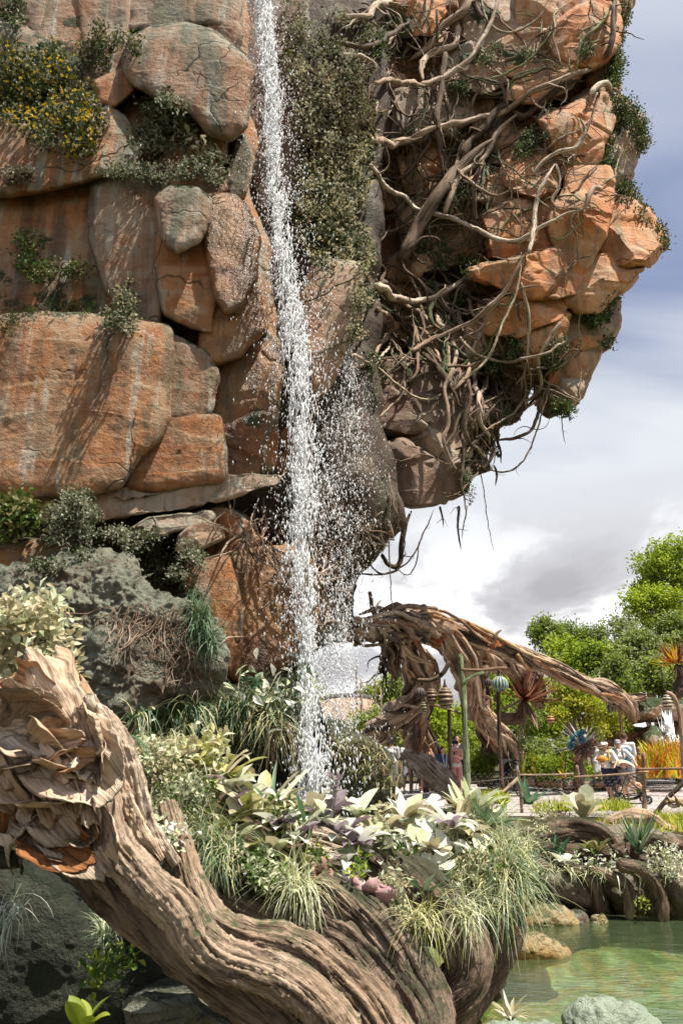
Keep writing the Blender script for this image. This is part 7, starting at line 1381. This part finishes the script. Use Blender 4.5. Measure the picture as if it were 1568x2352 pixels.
# ---------------------------------------------------------------- fences
gfp = 'posts and rails of the near fence'
def fence():
    rt = empty('rustic_fence', G(1330, 1862, 0), 'rustic fence of bark covered posts, rails and wire netting before the path', 'fence')
    Yf = 18.4; posts = [(1189,1769,1196,1845,8),(1324,1759,1331,1864,7.5),(1476,1731,1479,1872,9.5)]
    for i, (x0, y0, x1, y1, w_) in enumerate(posts):
        g = Geo(); Yp = Yf-.25*i; b = P(x1, y1, Yp); b[2] = min(b[2], 0.0); tube(g, np.array([P(x0, y0, Yp), (P(x0, y0, Yp)+b)/2+[.01, 0, 0], b]), [w_*.5*mpp(Yp)], 10, i, .04, .15, .06, 0, None, .3); g.link('post', M['poletan'], rt)
    rails = [((1080,1797),(1193,1783),1.5,18.6,18.4),((1192,1780),(1330,1777),4.5,18.4,18.15),((1318,1785),(1487,1773),5.5,18.1,17.85),((1462,1766.5),(1640,1762),5.5,17.85,17.4),((1190,1786),(1148,1824),7,18.35,18.0)]
    for i, (a, b, w_, Y0, Y1) in enumerate(rails):
        g = Geo(); tube(g, P([a[0], (a[0]+b[0])/2, b[0]], [a[1], (a[1]+b[1])/2+1, b[1]], [Y0, (Y0+Y1)/2, Y1]), [w_*.5*mpp(Y0)], 8, 20+i, .03, .1, .06, 0, None, .3); g.link('rail' if i < 4 else 'brace', M['poletan'] if i else M['wire'], rt)
    # wire netting
    g = Geo(); zs = np.linspace(0.02, .86, 13); a = P(1060, 1797, 18.65); b = P(1660, 1762, 17.3); n = int(np.linalg.norm((b-a)[:2])/.035)
    for k, z in enumerate(zs[:-1]):
        f = np.linspace(0, 1, n); zz = z+(zs[1]-zs[0])*(((np.arange(n)+k) % 4 >= 2)*1.0); top = .92
        p = np.stack([a[0]+(b[0]-a[0])*f, a[1]+(b[1]-a[1])*f, zz], -1); w_ = .0032
        V = np.concatenate([p+[0, 0, w_], p-[0, w_, 0], p-[0, 0, w_]]); i = np.arange(n-1); g.add(V, np.vstack([np.stack([i, i+1, n+i+1, n+i], -1), np.stack([n+i, n+i+1, 2*n+i+1, 2*n+i], -1), np.stack([2*n+i, 2*n+i+1, i+1, i], -1)]))
    o = g.link('wire_netting', M['wire'], rt)
M['wire'] = plain('wire_grey', (.22, .19, .17), .5, .5, metal=.3)
fence()
def brace():
    g = Geo(); tube(g, P([1600, 1560, 1530, 1500], [1768, 1805, 1836, 1874], [15.4, 15.4, 15.4, 15.4]), [11*.5*mpp(15.4)], 12, 5, .03, .1, .06, 0, None, .3); tag(g.link('brace_pole', M['archdark']), 'thick dark diagonal pole leaning at the right edge of the fence', 'pole')
    rt = empty('splintered_root', P(1560, 1860, 15), 'splintered pale root piece stuck on the diagonal pole at the right edge', 'root'); rs = np.random.RandomState(2)
    for k in range(8):
        a = P(1552+rs.normal()*8, 1838+rs.normal()*6, 15.0); b = P([1526,1530,1545,1580,1590,1600,1540,1575][k], [1838,1826,1822,1834,1856,1870,1852,1850][k], 14.9); g = Geo(); tube(g, np.array([a, (a+b)/2+rs.normal(size=3)*.03, b]), [.05, .05, .01], 8, k, .1, .3, .03, 0, None, .5); g.link('splinter', M['logpale'], rt)
brace()
def backfence():
    rt = empty('garden_rail', np.array([P(1090, 1800, 31)[0], 31, 0]), 'thin rope rail with small posts along the far side of the garden', 'fence')
    for i, x in enumerate([1285,1345,1400,1450,1465]):
        g = Geo(); t_ = P(x, 1716, 28.5); tube(g, np.array([t_, t_*[1, 1, 0]]), [.05], 8, i, .02, .1, .2); g.link('post', M['vine'], rt)
    g = Geo(); tube(g, P([1270,1345,1400,1470], [1717,1719,1717,1719], 28.45), [.02], 6, 9, .0, 0, .3); g.link('rope', M['vinepale'], rt)
backfence()
g = Geo()
tube(g, P([925,965,1000,1040,1080,1110], [1736,1750,1778,1812,1846,1876], [16.2,15.8,15.2,14.6,14,13.8]), [.14,.2,.23,.23,.2,.14], 60, 77, .03, .25, .03, .3, None, .55); tag(g.link('driftwood_log', M['logpale']), 'grey white fluted driftwood log sloping down in front of the boy', 'log')
g = Geo()
tube(g, P([930,890,960,1000,1080], [1885,1875,1880,1892,1900], [8.4,8.2,7.6,7.2,7]), [.1,.14,.12], 30, 78, .05, .25, .03, .3, None, .5); tag(g.link('driftwood_log', M['log']), 'brown fluted branch lying at the foot of the waterfall', 'log')
# ---------------------------------------------------------------- people
def skin_m(n, c): M[n] = plain(n, c, .55, .35, .08, 30)
skin_m('skin_light', (.62, .37, .26)); skin_m('skin_tan', (.46, .25, .16)); skin_m('skin_mid', (.54, .31, .21))
for n_, c_ in dict(white=(.64,.64,.63), navy=(.018,.02,.045), pink=(.66,.30,.27), pinkshort=(.58,.27,.27), blueshirt=(.03,.06,.14), black=(.018,.018,.02), hairdark=(.02,.014,.012), hairbrown=(.09,.05,.03), grey=(.28,.28,.3), beige=(.50,.41,.30), yellow=(.6,.42,.05), patt=(.05,.16,.24), lime=(.2,.55,.1), red=(.5,.04,.05), steel=(.12,.12,.13), bagwhite=(.7,.67,.62), yellowtop=(.6,.52,.25), peach=(.6,.4,.3)).items():
    M['c_'+n_] = plain('fabric_'+n_, c_, .75 if n_ != 'steel' else .35, .25, .25 if n_ != 'patt' else .8, 14 if n_ != 'patt' else 22)
def caps(g, p0, p1, r0, r1, sides=12, flat=1.0):
    """tapered capsule"""
    p0 = np.array(p0, float); p1 = np.array(p1, float); d = p1-p0; L = np.linalg.norm(d)+1e-6; d /= L; u = np.array([0, 1., 0]) if abs(d[1]) < .9 else np.array([1., 0, 0])
    a = unit(np.cross(d, u)); b = np.cross(d, a); V = []; st = []
    for k in range(5): t = k/4*math.pi/2; st.append((-r0*math.cos(t), r0*math.sin(t)))
    for k in range(5): t = k/4*math.pi/2; st.append((L+r1*math.sin(t), r1*math.cos(t)))
    for z, r in st:
        r = max(r, 1e-4)
        for j in range(sides): th = 2*math.pi*j/sides; V.append(p0+d*z+a*r*math.cos(th)+b*r*flat*math.sin(th))
    Q = [[i*sides+j, i*sides+(j+1) % sides, (i+1)*sides+(j+1) % sides, (i+1)*sides+j] for i in range(9) for j in range(sides)]
    V = np.array(V); n = len(V); V = np.vstack([V, V[:sides].mean(0), V[-sides:].mean(0)]); T = [[j, n, (j+1) % sides] for j in range(sides)]+[[9*sides+j, 9*sides+(j+1) % sides, n+1] for j in range(sides)]
    g.add(V, np.array(Q)[:, ::-1], np.array(T)[:, ::-1])
def ell(g, c, r, n=14):
    c = np.array(c, float); V = [c+np.array([r[0]*math.sin(i/n*math.pi)*math.cos(2*math.pi*j/n), r[1]*math.sin(i/n*math.pi)*math.sin(2*math.pi*j/n), r[2]*math.cos(i/n*math.pi)]) for i in range(n+1) for j in range(n)]
    g.add(V, [[i*n+j, (i+1)*n+j, (i+1)*n+(j+1) % n, i*n+(j+1) % n] for i in range(n) for j in range(n)])
def ik(s, t, l1, l2, pole):
    s = np.array(s, float); t = np.array(t, float); d = t-s; L = min(np.linalg.norm(d), (l1+l2)*.999); d = unit(d); t = s+d*L
    a = (l1*l1-l2*l2+L*L)/(2*L); h = math.sqrt(max(l1*l1-a*a, 0)); p = np.array(pole, float); p = unit(p-d*p.dot(d)); return s+d*a+p*h, t
def person(px, py_feet, Y, H, face, label, skin, hair='hairdark', hairlen=.0, top='white', sleeves=.5, bottom='navy', blen=.45, shoes='white', lh=None, rh=None, lf=(-.085,.0), rf=(.085,.0), look=0.0, hat=None, strap=False, female=True, extra=None, lean=0.0, name='person', sit=False, bun=False):
    """local frame: x to the person's left... +y forward, z up, scaled to H. face = heading in degrees (0 looks away from camera, 180 looks at it)"""
    base = P(px, py_feet, Y); base[2] = 0.012 if py_feet > 1700 else base[2]
    a = R(-face); Rm = np.array([[math.cos(a), -math.sin(a), 0], [math.sin(a), math.cos(a), 0], [0, 0, 1]])
    rt_holder = {}
    def W(p): return base+Rm@np.array(p, float)
    hz = .52*H if not sit else .30*H; sw = .108*H if female else .125*H; lw = lean
    hip = np.array([0, 0, hz]); ch = np.array([0, lw*.6, hz+.19*H]); nk = np.array([0, lw, hz+.31*H]); hd = np.array([0, lw+.015*H, hz+.405*H]); sh = hz+.295*H
    lh = lh or (-.14*H, .06*H, hz-.02*H); rh = rh or (.14*H, .06*H, hz-.02*H)
    g = Geo()
    def cp(a_, b_, r0, r1, flat=1.0, gg=None): caps(gg if gg is not None else g, W(a_), W(b_), r0*H, r1*H, 12, flat)
    tw_ = .085 if female else .095
    # torso
    cp((-.035*H, 0, hz+.01*H), (.035*H, 0, hz+.01*H), .075, .075); cp(hip, ch, .066, .078); cp((-.045*H, lw*.7, hz+.22*H), (.045*H, lw*.7, hz+.22*H), .066, .066); cp((-sw*.8, lw*.95, sh), (sw*.8, lw*.95, sh), .036, .036); cp((0, lw, sh), nk+[0, 0, .02*H], .04, .032)
    if female: cp((-.035*H, lw*.7+.045*H, hz+.20*H), (.035*H, lw*.7+.045*H, hz+.20*H), .035, .035)
    # head
    cp(nk, hd, .032, .034); 
    hg = [hd+np.array([0, 0, .01*H]), (.046*H, .056*H, .064*H)]
    def rell(c, r, gg, n=14):
        t_ = Geo(); ell(t_, (0, 0, 0), r, n); V = t_.v[0]@Rm.T+W(c); gg.add(V, t_.q[0])
    rell(hg[0], hg[1], g); cp(hd+np.array([0, .03*H, -.035*H]), hd+np.array([0, .02*H, -.01*H]), .022, .036)
    lk = np.array([math.sin(look)*.055*H, math.cos(look)*.055*H, -.008*H]); cp(hd+lk*.9, hd+lk*1.12+[0, 0, -.012*H], .008, .010)
    for s_ in (-1, 1): cp(hd+np.array([s_*.046*H, 0, .005*H]), hd+np.array([s_*.050*H, -.003*H, -.012*H]), .009, .007)
    arms = []
    for s_, h_ in ((-1, lh), (1, rh)):
        S = (s_*sw, lw*.95, sh); E, T = ik(S, h_, .165*H, .15*H, (s_*.6, -.7, -.4)); arms.append((S, E, T)); cp(S, E, .030, .022); cp(E, T, .023, .0155)
        d = unit(T-E); cp(T, T+d*.035*H, .017, .017, .7); sd_ = unit(np.cross(d, [0, 0, 1.])+1e-6)
        for k in range(4): cp(T+d*.04*H+sd_*(k-1.5)*.008*H, T+d*(.075-.006*abs(k-1.4))*H+sd_*(k-1.5)*.009*H+np.array([0, .004*H, -.012*H]), .005, .004)
        cp(T+d*.012*H, T+d*.03*H+sd_*s_*-.022*H, .007, .005)
    legs = []
    for s_, f_ in ((-1, lf), (1, rf)):
        hp = (s_*.05*H, 0, hz-.01*H); ft = (f_[0]*H if abs(f_[0]) < 1 else f_[0], f_[1]*H, (.045+(f_[2] if len(f_) > 2 else 0))*H); K, A_ = ik(hp, ft, .235*H, .235*H, (0, 1, .05)); legs.append((hp, K, A_)); cp(hp, K, .056, .036); cp(K, (K+A_)/2, .036, .034); cp((K+A_)/2, A_, .034, .021)
        cp(A_+np.array([0, -.01*H, -.025*H]), A_+np.array([0, .075*H, -.03*H]), .020, .017)
    rt = g.link(name, M[skin]); tag(rt, label, 'person')
    rm = rt.modifiers.new('skin', 'REMESH'); rm.mode = 'VOXEL'; rm.voxel_size = .0105; rm.use_smooth_shade = True; sm = rt.modifiers.new('s', 'SMOOTH'); sm.iterations = 2
    def part(nm, gg, mt, vox=.012, smooth=True):
        o = gg.link(nm, M[mt], rt)
        if vox: r_ = o.modifiers.new('r', 'REMESH'); r_.mode = 'VOXEL'; r_.voxel_size = vox; r_.use_smooth_shade = True; s2 = o.modifiers.new('s', 'SMOOTH'); s2.iterations = 2
        return o
    if top:
        gg = Geo(); e = .009
        cp((-.03*H, 0, hz+.045*H), (.03*H, 0, hz+.045*H), .080, .080, gg=gg); cp(hip+[0, 0, .04*H], ch, .078, .086, gg=gg); cp((-.045*H, lw*.7, hz+.22*H), (.045*H, lw*.7, hz+.22*H), .073, .073, gg=gg)
        if sleeves > 0: cp((-sw*.85, lw*.95, sh-.003*H), (sw*.85, lw*.95, sh-.003*H), .040, .040, gg=gg)
        else:
            for s_ in (-1, 1): cp((s_*sw*.5, lw*.9+.02*H, sh-.03*H), (s_*sw*.5, lw*.95, sh+.03*H), .022, .014, gg=gg); cp((s_*sw*.5, lw*.9-.03*H, sh-.04*H), (s_*sw*.5, lw*.95, sh+.03*H), .022, .014, gg=gg)
        if female: cp((-.035*H, lw*.7+.048*H, hz+.20*H), (.035*H, lw*.7+.048*H, hz+.20*H), .040, .040, gg=gg)
        for S, E, T in arms:
            if sleeves > 0: S = np.array(S, float); cp(S, S+(E-S)*min(sleeves*2, 1), .040, .036, gg=gg)
        part('shirt', gg, 'c_'+top)
    if bottom:
        gg = Geo(); cp((-.035*H, 0, hz+.02*H), (.035*H, 0, hz+.02*H), .083, .083, gg=gg)
        for hp, K, A_ in legs: hp = np.array(hp); cp(hp, hp+(K-hp)*blen*2 if blen <= .5 else K, .066, .058 if blen <= .5 else .045, gg=gg); 
        if blen > .5:
            for hp, K, A_ in legs: cp(K, A_, .043, .034, gg=gg)
        part('shorts' if blen <= .5 else 'trousers', gg, 'c_'+bottom)
    for hp, K, A_ in legs:
        gg = Geo(); cp(A_+np.array([0, -.012*H, -.024*H]), A_+np.array([0, .075*H, -.030*H]), .026, .022, gg=gg); part('shoe', gg, 'c_'+shoes, .01)
    gg = Geo(); rell(hd+np.array([0, -.010*H, .022*H]), (.053*H, .060*H, .062*H), gg)
    if hairlen > 0: cp(hd+np.array([0, -.035*H, 0]), hd+np.array([0, -.04*H, -hairlen*H]), .045, .03, gg=gg)
    if bun: rell(hd+np.array([0, -.06*H, .03*H]), (.028*H,)*3, gg, 10)
    part('hair', gg, 'c_'+hair)
    ge_ = Geo()
    for s_ in (-1, 1): rell(hd+np.array([s_*.018*H, .053*H, .006*H]), (.006*H, .005*H, .004*H), ge_, 8)
    part('eyes', ge_, 'c_hairdark', 0)
    gm_ = Geo(); rell(hd+np.array([0, .052*H, -.034*H]), (.014*H, .006*H, .003*H), gm_, 8); part('mouth', gm_, 'c_red', 0)
    if hat == 'cap' or hat == 'visor':
        gg = Geo(); 
        if hat == 'cap': rell(hd+np.array([0, -.002*H, .038*H]), (.057*H, .064*H, .048*H), gg)
        else: cp(hd+np.array([-.03*H, .025*H, .028*H]), hd+np.array([.03*H, .025*H, .028*H]), .034, .034, gg=gg)
        for k in range(-2, 3): cp(hd+np.array([k*.013*H, .045*H, .028*H]), hd+np.array([k*.011*H, (.092-abs(k)*.006)*H, .018*H]), .009, .007, gg=gg)
        part('cap' if hat == 'cap' else 'visor', gg, extra.get('hatcol', 'c_black') if extra else 'c_black', .008)
    if hat == 'bow':
        gg = Geo()
        for s_ in (-1, 1): rell(hd+np.array([s_*.03*H, .0, .08*H]), (.028*H, .012*H, .018*H), gg, 8)
        part('hair_bow', gg, 'c_white', 0)
    if strap:
        for s_ in (-1, 1):
            gg = Geo(); pts = np.array([W((s_*sw*.62, lw*.9+.075*H, hz+.16*H)), W((s_*sw*.62, lw*.9+.06*H, sh)), W((s_*sw*.62, lw*.95, sh+.045*H)), W((s_*sw*.62, lw*.9-.075*H, sh-.02*H)), W((s_*sw*.62, lw*.5-.09*H, hz+.12*H))]); tube(gg, pts, [.013*H], 8, 1, 0, 0, .02); part('shoulder_strap', gg, strap if isinstance(strap, str) else 'c_grey', 0)
    return rt, W, dict(hd=hd, sh=sh, hz=hz, arms=arms, ch=ch, nk=nk, sw=sw)
def extra_part(rt, nm, build, mt, vox=.01, child=True, label=None, cat=None):
    gg = Geo(); build(gg); o = gg.link(nm, M[mt], rt if child else None)
    if vox: r_ = o.modifiers.new('r', 'REMESH'); r_.mode = 'VOXEL'; r_.voxel_size = vox; r_.use_smooth_shade = True
    if not child: tag(o, label, cat)
    return o
# the woman in pink
rt, W, J = person(1049, 1800, 24.6, 1.64, 195, 'woman in a pink strap top and shorts looking at a phone, black visor', 'skin_light', 'hairbrown', 0, 'pink', 0, 'pinkshort', .38, 'white', lh=(-.05, .30, 1.17), rh=(.07, .30, 1.16), hat='visor', extra={'hatcol': 'c_black'}, bun=True)
extra_part(rt, 'phone', lambda g: caps(g, W((-.01, .36, 1.20)), W((.02, .36, 1.28)), .022, .022, 8, .5), 'c_black', 0, False, 'black mobile phone held up by the woman in pink', 'phone')
extra_part(rt, 'waist_bag', lambda g: caps(g, W((-.10, .15, .90)), W((.10, .15, .90)), .065, .065, 10, .7), 'c_bagwhite', .012, False, 'white patterned waist bag on the hip of the woman in pink', 'bag')
rt, W, J = person(1019, 1800, 24.3, 1.46, 160, 'boy in a dark blue shirt with a white flower garland round his neck', 'skin_light', 'hairbrown', 0, 'blueshirt', .5, 'navy', .45, 'white', female=False)
def lei(g):
    rs = np.random.RandomState(1)
    for s_ in (-1, 1):
        for k in range(12):
            f = k/11; ell(g, W((s_*(.075*(1-f*.7)), .115+.02*f, 1.22-f*.36)), (.018, .014, .018), 6)
extra_part(rt, 'flower_garland', lei, 'c_white', 0, False, 'white flower garland hanging on the chest of the boy', 'garland')
gp_ = 'people partly hidden at the left end of the path'
for a in [dict(px=1054, py_feet=1795, Y=26.0, H=1.82, face=190, label='dark haired adult standing right behind the woman in pink', skin='skin_mid', top='grey', female=False, bottom='navy'),
          dict(px=900, py_feet=1795, Y=26.5, H=1.70, face=20, label='man in a white shirt with his back turned, leftmost of the people behind the log', skin='skin_tan', top='white', female=False, bottom='grey'),
          dict(px=936, py_feet=1795, Y=26.8, H=1.66, face=170, label='dark haired person in a grey white shirt behind the fluted log', skin='skin_tan', top='white', bottom='grey'),
          dict(px=977, py_feet=1795, Y=25.6, H=1.66, face=20, label='long dark haired woman in a yellow top with her back turned', skin='skin_mid', top='yellowtop', sleeves=0, bottom='navy', hairlen=.16),
          dict(px=1004, py_feet=1795, Y=26.2, H=1.62, face=200, label='woman with red flowers in her hair just left of the boy', skin='skin_light', hair='red', top='peach', bottom='navy')]:
    person(**a)[0]['group'] = gp_
# right hand group
rt, W, J = person(1374, 1812, 27.6, 1.74, 300, 'woman in a white tank top and shorts with a white bow, walking left', 'skin_light', 'hairbrown', .06, 'white', 0, 'white', .32, 'white', lh=(-.10, .32, 1.12), rf=(.085, -.10), hat='bow', bun=True)
extra_part(rt, 'belt_bag', lambda g: caps(g, W((-.16, .02, .95)), W((.10, .14, .95)), .05, .05, 10, .8), 'c_pinkshort', .012, False, 'dusty pink belt bag of the woman in white', 'bag')
rt, W, J = person(1403, 1848, 21.4, 1.60, 215, 'woman in a white visor and navy shorts pushing the beige stroller, fan in hand', 'skin_tan', 'hairdark', .13, 'white', .5, 'navy', .46, 'black', lh=(-.30, .34, .98), rh=(.02, .26, .98), lf=(-.05, .10), rf=(.07, -.22, .0), hat='visor', extra={'hatcol': 'c_white'}, strap='c_yellow', lean=.05)
extra_part(rt, 'backpack', lambda g: caps(g, W((0, -.17, .92)), W((0, -.17, 1.22)), .13, .11, 12, .8), 'c_black', .02, False, 'black and yellow backpack worn by the woman in the white visor', 'backpack')
extra_part(rt, 'sunglasses', lambda g: [caps(g, W((-.045, .125, 1.505)), W((.045, .125, 1.505)), .018, .018, 8)], 'c_black', 0, False, 'dark sunglasses of the woman in the white visor', 'sunglasses')
def fan(g):
    c = W((.03, .34, 1.03)); V = [c]; n = 14
    for k in range(n): t_ = math.pi*(.15+.7*k/(n-1)); V.append(c+np.array([-.20*math.cos(t_), -.01*(k % 2), .20*math.sin(t_)]))
    g.add(np.array(V), None, [[0, k, k+1] for k in range(1, n)], [0]+[k/n for k in range(n)])
o = extra_part(rt, 'hand_fan', fan, 'leaf_orange', 0, False, 'open orange paper fan held by the woman in the white visor', 'fan')
md = o.modifiers.new('t', 'SOLIDIFY'); md.thickness = .006
rt, W, J = person(1431, 1840, 22.4, 1.64, 195, 'woman in a grey cap and white shirt reaching over the beige stroller, cup in hand', 'skin_mid', 'hairbrown', 0, 'white', .5, 'navy', .45, 'black', lh=(-.40, .28, 1.02), rh=(.05, .26, 1.26), hat='cap', extra={'hatcol': 'c_grey'}, strap='c_grey', lean=.05)
extra_part(rt, 'cup', lambda g: caps(g, W((.04, .33, 1.28)), W((.04, .33, 1.36)), .025, .032, 10), 'c_bagwhite', 0, False, 'small cup in the hand of the woman in the patterned cap', 'cup')
rt, W, J = person(1446, 1830, 24.0, 1.86, 25, 'tall man in a white shirt seen from behind with a patterned backpack', 'skin_light', 'hairbrown', 0, 'white', .5, 'grey', .45, 'white', female=False)
extra_part(rt, 'backpack', lambda g: caps(g, W((.06, -.20, 1.04)), W((.06, -.20, 1.34)), .12, .10, 12, .8), 'c_patt', .02, False, 'blue and teal patterned backpack of the tall man', 'backpack')
rt, W, J = person(1182, 1812, 26.2, 1.60, 250, 'person in a white shirt crouching behind the dark stroller', 'skin_light', 'hairdark', 0, 'white', .5, 'navy', .45, 'white', sit=True, lf=(-.09, .18), rf=(.09, .2), lh=(-.2, .3, .7))
for i, (x, y) in enumerate([(1367,1674),(1383,1676)]):
    person(x, 1780, 35, 1.9-.02*i, 180, ['distant person in a white hat beyond the cave rock', 'distant bareheaded person beyond the cave rock'][i], 'skin_light', top=['white','blueshirt'][i], hair=['white','hairdark'][i])
# strollers
def stroller(px, py, Y, heading, label, hood, s=1.0, child=True):
    b = P(px, py, Y); b[2] = .012; a = R(heading); Rm = np.array([[math.cos(a), -math.sin(a), 0], [math.sin(a), math.cos(a), 0], [0, 0, 1]])
    W = lambda p: b+Rm@(np.array(p, float)*s)
    rt = empty('stroller', b, label, 'stroller')
    def pt(nm, fn, mt, par=rt):
        g = Geo(); fn(g); return g.link(nm, M[mt], par)
    for i, (x, y, r) in enumerate([(-.32,-.27,.145),(-.32,.27,.145),(.36,-.16,.10),(.36,.16,.10),(.36,-.24,.10),(.36,.24,.10)]):
        def tyre(g, x=x, y=y, r=r):
            th = np.linspace(0, 2*math.pi, 25)[:-1]; p = np.array([W((x+r*.86*math.cos(t_), y, r+r*.86*math.sin(t_))) for t_ in np.append(th, th[0])]); tube(g, p, [r*.16*s], 8, i, 0, 0, .02)
        w_ = pt('wheel', tyre, 'c_black')
        def spokes(g, x=x, y=y, r=r):
            for k in range(6): t_ = k*math.pi/3; caps(g, W((x, y, r)), W((x+r*.8*math.cos(t_), y, r+r*.8*math.sin(t_))), .010*s, .010*s, 6)
            caps(g, W((x, y-.03, r)), W((x, y+.03, r)), .025*s, .025*s, 8)
        pt('spokes', spokes, 'c_steel', w_)
    def frame(g):
        for y in (-.25, .25):
            for p, q in (((-.32, y, .15), (-.12, y, .62)), ((-.12, y, .62), (.36, y*.8, .16)), ((-.12, y, .62), (-.42, y, .96)), ((-.32, y, .16), (.30, y*.8, .24)), ((-.12, y, .62), (-.02, y, .70))): caps(g, W(p), W(q), .014*s, .014*s, 8)
        caps(g, W((-.42, -.25, .96)), W((-.42, .25, .96)), .018*s, .018*s, 8); caps(g, W((-.32, -.25, .15)), W((-.32, .25, .15)), .012*s, .012*s, 8); caps(g, W((.36, -.2, .16)), W((.36, .2, .16)), .012*s, .012*s, 8)
    pt('frame', frame, 'c_black')
    def shell(g, pts, w0, th):
        n = len(pts); V = []
        for x, z in pts:
            for y in (-w0, -w0*.5, 0, w0*.5, w0): V.append(W((x, y, z-.03*(1-(y/w0)**2))))
        g.add(np.array(V), [[i*5+j, i*5+j+1, i*5+j+6, i*5+j+5] for i in range(n-1) for j in range(4)])
    for nm, pts, w0, mt in (('seat', [(-.22, .82), (-.16, .60), (-.08, .42), (.08, .38), (.20, .40), (.30, .24), (.36, .20)], .21, hood), ('basket', [(-.34, .30), (-.30, .14), (-.1, .10), (.15, .11), (.26, .20), (.28, .28)], .22, 'c_black')):
        o = pt(nm, lambda g, pts=pts, w0=w0: shell(g, pts, w0, .02), mt); md = o.modifiers.new('t', 'SOLIDIFY'); md.thickness = .025*s; md2 = o.modifiers.new('s', 'SUBSURF'); md2.levels = 1; md2.render_levels = 2
    def canopy(g):
        V = []; n, m_ = 9, 9
        for i in range(n):
            t_ = R(150-115*i/(n-1))
            for j in range(m_): y = -.24+.48*j/(m_-1); k = math.sqrt(max(0, 1-(y/.27)**2))*.35+.65; V.append(W((-.12+.36*k*math.cos(t_), y, .66+.36*k*math.sin(t_))))
        g.add(np.array(V), [[i*m_+j, i*m_+j+1, (i+1)*m_+j+1, (i+1)*m_+j] for i in range(n-1) for j in range(m_-1)])
    o = pt('hood', canopy, hood); md = o.modifiers.new('t', 'SOLIDIFY'); md.thickness = .02; md2 = o.modifiers.new('s', 'SUBSURF'); md2.levels = 1; md2.render_levels = 2
    def bar(g): caps(g, W((.16, -.22, .62)), W((.16, .22, .62)), .02*s, .02*s, 8); caps(g, W((-.04, .22, .6)), W((.16, .22, .62)), .014*s, .014*s, 8); caps(g, W((-.04, -.22, .6)), W((.16, -.22, .62)), .014*s, .014*s, 8)
    pt('bumper_bar', bar, 'c_black')
    return rt, W
rt, W = stroller(1449, 1853, 21.3, -8, 'beige stroller with black basket and six black wheels pushed along the path', 'c_beige', 1.08)
g = Geo(); caps(g, W((-.02, 0, .50)), W((-.10, 0, .74)), .09, .08); ell(g, W((-.10, -.02, .90)), (.085, .085, .10))
for s_ in (-.07, .07): caps(g, W((0, s_, .47)), W((.22, s_*1.3, .46)), .055, .045); caps(g, W((.22, s_*1.3, .46)), W((.36, s_*1.2, .28)), .04, .032); caps(g, W((.36, s_*1.2, .28)), W((.43, s_*1.2, .30)), .03, .024); caps(g, W((-.06, s_*1.6, .70)), W((.12, s_*1.6, .56)), .032, .026)
o = g.link('person', M['skin_light']); tag(o, 'toddler sitting in the beige stroller with bare legs stretched forward', 'person'); r_ = o.modifiers.new('r', 'REMESH'); r_.mode = 'VOXEL'; r_.voxel_size = .012; r_.use_smooth_shade = True
g = Geo(); caps(g, W((-.02, 0, .50)), W((-.10, 0, .74)), .105, .09); o = g.link('shirt', M['c_grey'], o)
g = Geo(); ell(g, W((.22, 0, .30)), (.09, .08, .06)); tag(g.link('lime_bag', M['c_lime']), 'lime green bundle tucked at the foot of the beige stroller', 'bag')
g = Geo(); caps(g, W((-.42, -.20, .36)), W((-.36, -.20, .50)), .05, .045); tag(g.link('bottle', M['c_black']), 'dark bottle hanging at the back of the beige stroller', 'bottle')
rt, W = stroller(1158, 1815, 25.6, 200, 'black stroller parked by the kerb with a white bag hung on its handle', 'c_black', 1.05)
g = Geo()
for dx in (-.10, .10): caps(g, W((-.46+dx*.2, -.31, .92)), W((-.46+dx, -.31, .70)), .02, .02)
V = [W((-.46+x_, -.31+y_, z_)) for z_ in (.36, .72) for x_, y_ in ((-.17, -.05), (.17, -.05), (.17, .05), (-.17, .05))]; g.add(np.array(V), [[0, 1, 5, 4], [1, 2, 6, 5], [2, 3, 7, 6], [3, 0, 4, 7], [3, 2, 1, 0], [4, 5, 6, 7]])
tag(g.link('tote_bag', M['c_bagwhite']), 'white tote bag hanging from the handle of the black stroller', 'bag')
